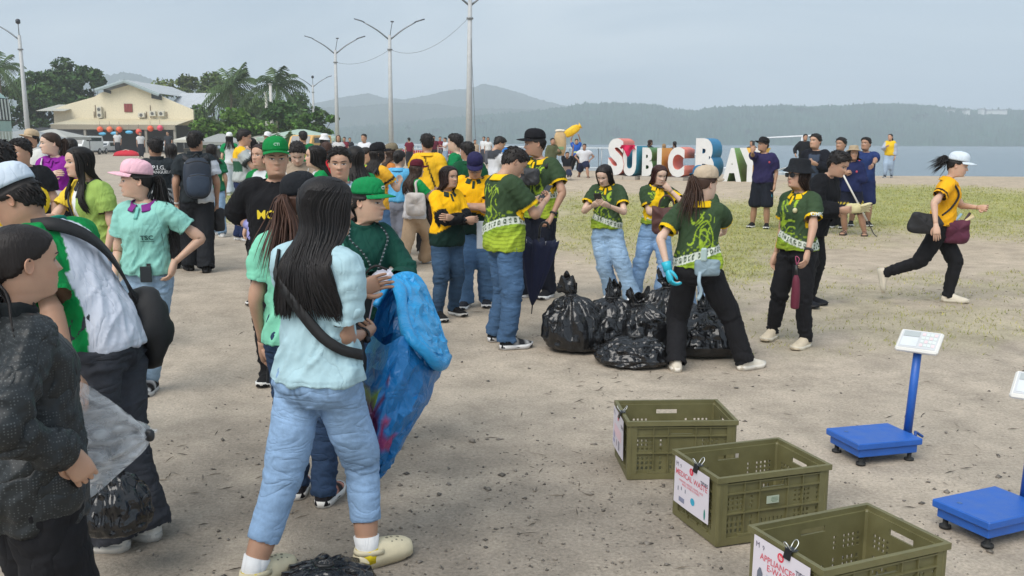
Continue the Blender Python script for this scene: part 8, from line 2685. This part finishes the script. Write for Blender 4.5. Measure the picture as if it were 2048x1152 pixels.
# long litter pole
pa, pb = at(1670, 318, 16.2), at(1752, 476, 16.2)
r = tag(empty('litter_pole', tuple(pb)), 'long white pole with orange grip and hooked end held by the khaki hat woman', 'pole')
d_ = pa - pb
m = MB(); m.tube([d_ * .22, d_ * .92], .016, 8, srgb(214, 212, 206)); m.build('shaft', PAINT, r)
m = MB(); m.tube([d_ * .90, d_ * 1.0], .022, 8, srgb(226, 164, 70)); m.build('grip', PLAST, r)
m = MB(); m.tube(spline([d_ * .24, d_ * .12, d_ * .05, A((.02, 0, .02)), A((.05, 0, .0))], 12), np.linspace(.012, .006, 12), 6, (.12, .11, .10)); m.build('hook', METAL, r)
# running woman: black shoulder bag, maroon tote with rolled papers
rb = P_run.world(P_run.tor(.57, 70, .06))
soft_bag('shoulder_bag', 'black shoulder bag bouncing behind the running woman', 'bag', at(1852, 446, P_run.loc[1] - .22), (-.15, -1, 0), (.34, .10, .22), (.014, .014, .016), (wrap(P_run, ((.60, 95), (.66, 60), (.74, 48), (.80, 62), (.825, 95)), .026), .016, (.015, .015, .016)), seed=12, shape='envelope')
tb = at(1912, 452, P_run.loc[1] - .1)
r = tag(empty('tote_bag', tuple(tb)), 'maroon tote bag stuffed with papers held by the running woman', 'bag')
v, f = slab(A(SHAPES['tote']) * A((.26, .24)), .11, seed=41, wr=.1)
m = MB(); m.add(v + A((0, 0, -.05)), f, srgb(84, 28, 52)); m.build('pouch', BAGM, r)
for k, (dx, an, c) in enumerate(((.02, .9, srgb(206, 190, 150)), (.05, .7, srgb(196, 180, 140)), (-.03, .5, srgb(150, 180, 196)), (.08, .4, srgb(60, 40, 50)))):
 m = MB(); m.tube([(dx, -.02 + .015 * k, .02), (dx + .16 * an, -.02 + .015 * k, .09 + .07 * (1 - an))], .014, 8, c); m.build('rolled_paper', PAPER, r)
# sacks overhead
KRAFT, YSK = mat('kraft_sack', srgb(186, 158, 118), rough=.8, var=.15, vscale=8, bump=.4, bscale=12, bdist=.03), mat('yellow_sack', srgb(232, 186, 30), rough=.5, var=.15, vscale=8, bump=.4, bscale=10, bdist=.03)
p0 = at(1120, 287, 33.2)
r = tag(empty('paper_sack', tuple(p0)), 'tall brown paper sack carried on a man\'s shoulder', 'sack')
v, f = pillow(.44, .32, .86, 20, 16, .1, 51, .06); m = MB(); m.add(v, f); m.build('sack_body', KRAFT, r)
m = MB(); m.box((.02, -.165, -.16), (.22, .01, .10), col=srgb(120, 150, 110)); m.build('printed_panel', PAPER, r, smooth=False)
m = MB()
v, f = pillow(.36, .2, .10, 16, 8, .5, 52, .3); m.add(v + A((0, 0, .45)), f, srgb(214, 206, 190)); m.build('torn_top', CLOTH, r)
p0 = at(1144, 262, 35.2)
r = tag(empty('plastic_sack', tuple(p0), rot=(0, math.radians(58), 0)), 'bulging yellow sack held overhead by the man in blue', 'sack')
v, f = pillow(.32, .3, .62, 20, 14, .3, 53, .12); m = MB(); m.add(v, f); m.build('sack_body', YSK, r)
m = MB(); m.loft([np.stack([np.cos(a[::4]) * q, np.sin(a[::4]) * q, np.full(12, z_)], 1) for z_, q in ((.28, .05), (.31, .05), (.38, .13))], None); m.build('knot', YSK, r)
# white tote of the maroon cap woman, black bag of the yellow-shirted woman
soft_bag('tote_bag', 'white knitted tote on the maroon-capped woman\'s shoulder', 'bag', P_mar.world(P_mar.tor(.62, 120, .05)), P_mar.wdir((.9, -.4, 0)), (.26, .09, .30), srgb(202, 194, 188), (wrap(P_mar, ((.66, 115), (.74, 118), (.81, 120), (.83, 90)), .04), .03, srgb(206, 196, 190)), seed=14)
soft_bag('shoulder_bag', 'glossy black shoulder bag on the yellow-shirted woman', 'bag', P_yw.world(P_yw.tor(.62, 165, .07)), P_yw.wdir((.2, -1, 0)), (.27, .12, .34), (.02, .02, .022), (wrap(P_yw, ((.70, 160), (.77, 150), (.82, 130)), .04), .03, (.02, .02, .022)), seed=15)
soft_bag('hip_bag', 'black bag hanging at the backpack man\'s side', 'bag', P_pack.world(P_pack.J['R']['W'] + A((.02, .02, -.20))), P_pack.wdir((.3, -1, 0)), (.14, .08, .30), (.014, .014, .016), (( P_pack.world(P_pack.J['R']['W'] + A((0, .02, -.05))), P_pack.world(P_pack.J['R']['W'] + A((.01, .02, -.12)))), .02, (.014, .014, .016)), seed=16)
p0 = P_snap.world(P_snap.palm('L', .9, .02))
m = MB(); v, f = pillow(.07, .05, .16, 12, 8, .5, 61, .2); m.add(v + A((0, 0, -.08)), f, srgb(40, 170, 196))
r = tag(empty('rubber_glove', tuple(p0)), 'cyan rubber glove dangling from the navy t-shirt man', 'glove'); m.build('palm', PLAST, r)
for k in range(4):
 m = MB(); m.tube([(-.03 + k * .02, 0, -.14), (-.034 + k * .022, 0, -.22)], [.009, .006], 7, srgb(44, 176, 200)); m.build('finger', PLAST, r)
p0 = P_black.world(P_black.palm('R', .9, .02))
m = MB(); v, f = pillow(.09, .06, .14, 12, 8, .5, 62, .25); m.add(v + A((.02, 0, -.05)), f, srgb(30, 150, 172))
r = tag(empty('plastic_bag', tuple(p0)), 'crumpled teal plastic bag in the lavender gloved hand', 'bag'); m.build('sack', PLAST, r)
m = MB(); m.tube(spline([(.0, 0, .02), (.03, 0, .05), (.05, 0, .02), (.03, 0, 0)], 8), .004, 5, srgb(30, 150, 172)); m.build('handle', PLAST, r)

# ------------------------------------------------------------------ blue woven sack held open
TARP = mat('woven_sack', attr=True, rough=.4, var=.1, vscale=10, bump=.2, bscale=60, bdist=.006, spec=.5, crease=.35, cscale=14)
W_ = lambda pts: A([at(*q) for q in pts])
mouth = W_(((737, 668, 3.90), (752, 610, 4.10), (790, 556, 4.30), (834, 556, 4.34), (866, 622, 4.28), (892, 708, 4.12), (874, 742, 3.88), (838, 712, 3.76), (808, 672, 3.72), (768, 690, 3.74)))
org = mouth.mean(0); org[2] = 0.0
r = tag(empty('woven_sack', tuple(org)), 'big blue woven sack with rolled rim held open between two women', 'sack')
cl = spline(np.vstack([mouth, mouth[:1]]), 61)[:-1]
tip = at(738, 962, 3.86)
lv = [(0.0, .03), (.06, .22), (.16, .40), (.30, .55), (.45, .68), (.60, .80), (.75, .90), (.88, .97), (1.0, 1.0)]
rings = []
cen = cl.mean(0)
axis_pts = spline([tip, at(748, 900, 3.86), at(775, 790, 3.88), cen], 40)
for t_, k_ in lv:
 c_ = axis_pts[int(t_ * 39)]
 flat_ = (cl - cen)
 flat_ = flat_ * A((1, 1, 1 if t_ > .85 else .25 + .75 * (t_ / .85) ** 2))
 q = c_ + flat_ * k_ * A((.92, .62 + .38 * t_, 1.0))
 th_ = np.linspace(0, 2 * PI, 60, endpoint=False)
 q = q + norm(A((.3, -1, 0))) * (.018 * np.sin(th_ * 5 + t_ * 6) * (1 - t_) + .010 * np.sin(th_ * 9 + t_ * 11))[:, None] * (t_ > .03) * (t_ < .98)
 rings.append(q)
# stiff woven plastic: creased into flat facets
NR, NC = 26, 40
rows = spline(np.array(rings).reshape(len(rings), -1), NR).reshape(NR, 60, 3)[:, np.linspace(0, 59, NC).astype(int)]
V = rows.reshape(-1, 3).copy()
tt_ = np.repeat(np.linspace(0, 1, NR), NC)
ph = np.tile(np.linspace(0, 1, NC, endpoint=False), NR)
n_ = fbm(V * 7, 3, 5)
rgn = np.random.default_rng(4)
V = V + A((.3, -1, .2)) * ((1 - np.abs(2 * fbm(V * 9, 2, 8) - 1) * 2) * .020)[:, None] * (tt_ < .97)[:, None] + rgn.normal(0, .004, V.shape) * (tt_ < .97)[:, None]
c = np.tile(A(srgb(20, 108, 170)), (len(V), 1))
near = (ph > .86) | (ph < .05)
c[near & (tt_ > .30) & (tt_ < .80) & (n_ > .40)] = srgb(122, 150, 62)
c[(ph > .80) & (ph < .93) & (tt_ > .30) & (tt_ < .82) & (n_ < .62)] = srgb(92, 36, 74)
c[(ph > .66) & (ph < .80) & (np.abs(tt_ - .60) < .08) & (n_ > .45)] = srgb(150, 60, 110)
F = []
for j in range(NR - 1):
 for i in range(NC):
  q = [j * NC + i, j * NC + (i + 1) % NC, (j + 1) * NC + (i + 1) % NC, (j + 1) * NC + i]
  F += [[q[0], q[1], q[2]], [q[0], q[2], q[3]]] if rgn.uniform() < .5 else [[q[0], q[1], q[3]], [q[1], q[2], q[3]]]
m = MB(); m.add(V - org, F, c)
m.build('sack_body', TARP, r, fix=False, smooth=False)
roll = spline(W_(((786, 562, 4.22), (800, 580, 4.10), (806, 630, 3.92), (818, 672, 3.74), (852, 706, 3.74), (880, 732, 3.84), (894, 712, 4.06))), 30)
nr2 = fbm(roll * 14, 2, 3)
m = MB(); m.tube(roll - org, np.stack([(.020 + .016 * nr2) * np.interp(np.linspace(0, 1, 30), [0, .1, .9, 1], [.5, 1, 1, .6]), (.018 + .012 * nr2)], 1), 14, srgb(30, 142, 200)); m.build('rolled_rim', TARP, r)
# the turned-down cuff: between the roll and the far edge of the mouth
e1 = spline(W_(((790, 556, 4.30), (806, 630, 3.95), (820, 672, 3.78), (856, 708, 3.76), (884, 732, 3.88))), 22)
e2 = spline(W_(((800, 548, 4.32), (838, 556, 4.36), (868, 620, 4.32), (886, 668, 4.26), (898, 708, 4.14))), 22)
ks = np.linspace(0, 1, 14)
out_n = norm(A((.35, -.9, .35)))
G = np.array([e1 * (1 - k_) + e2 * k_ + out_n * .02 * math.sin(PI * k_) for k_ in ks]).reshape(-1, 3)
nn = fbm(G * 12, 3, 9)
G = G + out_n * ((1 - np.abs(2 * nn - 1) * 2) * .024)[:, None] + np.random.default_rng(6).normal(0, .004, G.shape)
ff = [[j * 22 + i, j * 22 + i + 1, (j + 1) * 22 + i + 1, (j + 1) * 22 + i] for j in range(13) for i in range(21)]
m = MB(); m.add(np.vstack([G, G - out_n * .006]) - org, ff + [[q + len(G) for q in k_][::-1] for k_ in ff], srgb(34, 148, 206)); m.build('turned_cuff', TARP, r, fix=False, smooth=False)
rr_ = W_(((752, 610, 4.1), (790, 556, 4.3), (834, 556, 4.34), (866, 622, 4.3), (893, 708, 4.12)))
m = MB(); m.tube(spline(rr_, 24) - org, .016, 8, srgb(30, 140, 198)); m.build('rim_hem', TARP, r)
# crumpled tissue and cord in the green cap woman's hands
p0 = at(768, 558, 4.62)
r = tag(empty('tissue', tuple(p0)), 'crumpled white tissue and gloves in the green cap woman\'s hands', 'tissue')
v, f = ball(18, 12); v = v * A((.06, .04, .05)) * (1 + .8 * (fbm(v * 3.2, 3, 3) - .5))[:, None]
m = MB(); m.add(v, f, srgb(214, 210, 220)); m.build('crumpled_sheet', CLOTH, r)
m = MB(); m.tube(spline([(-.05, -.02, -.05), (-.09, -.03, .02), (-.04, -.03, .07), (.02, -.02, .05)], 14), .006, 6, (.02, .015, .015)); m.build('cord', RUBBER, r)

# ------------------------------------------------------------------ clear plastic bag at the left
CLEAR = bpy.data.materials.new('clear_plastic')
CLEAR.use_nodes = True
nt = CLEAR.node_tree
bs = nt.nodes['Principled BSDF']
bs.inputs['Base Color'].default_value = (.9, .91, .92, 1)
bs.inputs['Roughness'].default_value = .22
tcx = nt.nodes.new('ShaderNodeTexCoord')
nz = nt.nodes.new('ShaderNodeTexNoise'); nz.inputs['Scale'].default_value = 9; nz.inputs['Detail'].default_value = 5; nz.inputs['Distortion'].default_value = 1.5
mpx = nt.nodes.new('ShaderNodeMapping'); mpx.inputs['Scale'].default_value = (1, 1, 2.5); mpx.inputs['Rotation'].default_value = (0, .7, 0)
mr = nt.nodes.new('ShaderNodeMapRange'); mr.inputs['From Min'].default_value = .35; mr.inputs['From Max'].default_value = .7; mr.inputs['To Min'].default_value = .12; mr.inputs['To Max'].default_value = .45
nt.links.new(tcx.outputs['Object'], mpx.inputs['Vector']); nt.links.new(mpx.outputs['Vector'], nz.inputs['Vector']); nt.links.new(nz.outputs['Fac'], mr.inputs['Value']); nt.links.new(mr.outputs[0], bs.inputs['Alpha'])
bpn = nt.nodes.new('ShaderNodeBump'); bpn.inputs['Strength'].default_value = .7; bpn.inputs['Distance'].default_value = .02; nt.links.new(nz.outputs['Fac'], bpn.inputs['Height']); nt.links.new(bpn.outputs['Normal'], bs.inputs['Normal'])
topE = spline(W_(((120, 752, 2.70), (165, 772, 2.72), (225, 812, 2.76), (268, 842, 2.80), (300, 868, 2.84))), 26)
botE = spline(W_(((150, 1012, 2.66), (190, 990, 2.68), (235, 950, 2.72), (285, 905, 2.80), (302, 876, 2.84))), 26)
org = topE.mean(0)
r = tag(empty('plastic_bag', tuple(org)), 'clear plastic bag pulled to a point beside the dotted jacket', 'bag')
for sg, nm in ((-1, 'front_sheet'), (1, 'back_sheet')):
 ks = np.linspace(0, 1, 18)
 G = np.array([topE * (1 - k_) + botE * k_ + A((0, sg * .055 * math.sin(PI * k_) + .0, 0)) for k_ in ks]).reshape(-1, 3)
 nn = fbm(G * A((9, 9, 16)), 3, 5 + sg)
 G[:, 1] += (1 - np.abs(2 * nn - 1) * 2) * .015
 G[:, 1] += .012 * np.sin(np.tile(np.linspace(0, 1, 26), 18) * 4 + np.repeat(ks, 26) * 22)
 m = MB(); m.add(G - org, [[j * 26 + i, j * 26 + i + 1, (j + 1) * 26 + i + 1, (j + 1) * 26 + i] for j in range(17) for i in range(25)]); m.build(nm, CLEAR, r, fix=False)
m = MB(); v, f = pillow(.03, .03, .04, 10, 8, .2, 3, .2); m.add(v + at(299, 871, 2.83) - org, f, (.02, .02, .022)); m.build('corner_knot', PLAST, r)

# ------------------------------------------------------------------ lettering on clothes
def back_text(P, txt, z, size, col, name='lettering', bold=.0008, side=0.0, front=False, cloth='shirt'):
 c, R = P.spine(z)
 f = R @ A((0, 1., 0)) * (1 if not front else -1)
 o = c + R @ A((side * P.H * 1.0, 0, 0)) - f * .45
 return surf_text(txt, P.cloth[cloth], o, f, R @ A((1. if not front else -1., 0, 0)), size, PAPER, col, name, P.root, bold, .005)
back_text(P_pig, 'P.I.G.', .775, .075, srgb(214, 216, 216), bold=.002)
back_text(P_pig, 'LAYANGUELO', .742, .052, srgb(214, 216, 216), bold=.0015)
back_text(P_black, 'MODE', .705, .085, srgb(226, 200, 40), bold=.002, front=True)
back_text(P_mint, 'TSC', .695, .042, srgb(28, 74, 70), bold=.0012, front=True, side=-.045)
back_text(P_mint, '_____', .688, .03, srgb(28, 74, 70), bold=.001, front=True, side=-.045)
j = P_hat.J['L']
mid = j['S'] + (j['E'] - j['S']) * .46
fo_ = norm(rotz(-P_hat.yaw) @ A((-.15, 1, 0)))
surf_text('OMPC', P_hat.cloth['shirt'], mid - fo_ * .3, fo_, rotz(-P_hat.yaw) @ A((1, .15, 0)), .042, PAPER, srgb(214, 220, 214), 'lettering', P_hat.root, .0012, .004)
def cap_text(P, txt, size, col, yaw=0, z=.17, bold=.001):
 Rr = P.HR @ rotz(math.radians(yaw)) @ rotx(math.radians(4))
 f = Rr @ A((0, -1., 0))
 o = P.hat_put([(0, 1.2, z)])[0]
 ob = next(ch for ch in P.root.children if ch.name.startswith('cap_crown'))
 return surf_text(txt, ob, o, f, Rr @ A((-1., 0, 0)), size, PAPER, col, 'lettering', P.root, bold, .003)
cap_text(P_gcap, 'CTI', .026, srgb(222, 226, 224), bold=.001)
cap_text(P_black, 'CTI', .026, srgb(170, 208, 184), bold=.0006)
# round badges on the navy shirts
for P, sd, z_ in ((P_snap, -.05, .74), (P_navy, .05, .74), (P_purple, -.045, .745), (P_khaki, -.045, .73), (P_hat, -.03, .745)):
 c, R = P.spine(z_)
 w_ = P.world(P.tor(z_, math.degrees(math.atan2(sd, .06)), .022))
 q = MB(); q.ball(P.tor(z_, math.degrees(math.atan2(sd, .06)), .017), (.020, .020, .022), 14, 8, None, srgb(190, 70, 84) if P in (P_snap, P_khaki, P_navy) else srgb(196, 190, 150)); q.build('badge', PAPER, P.root)
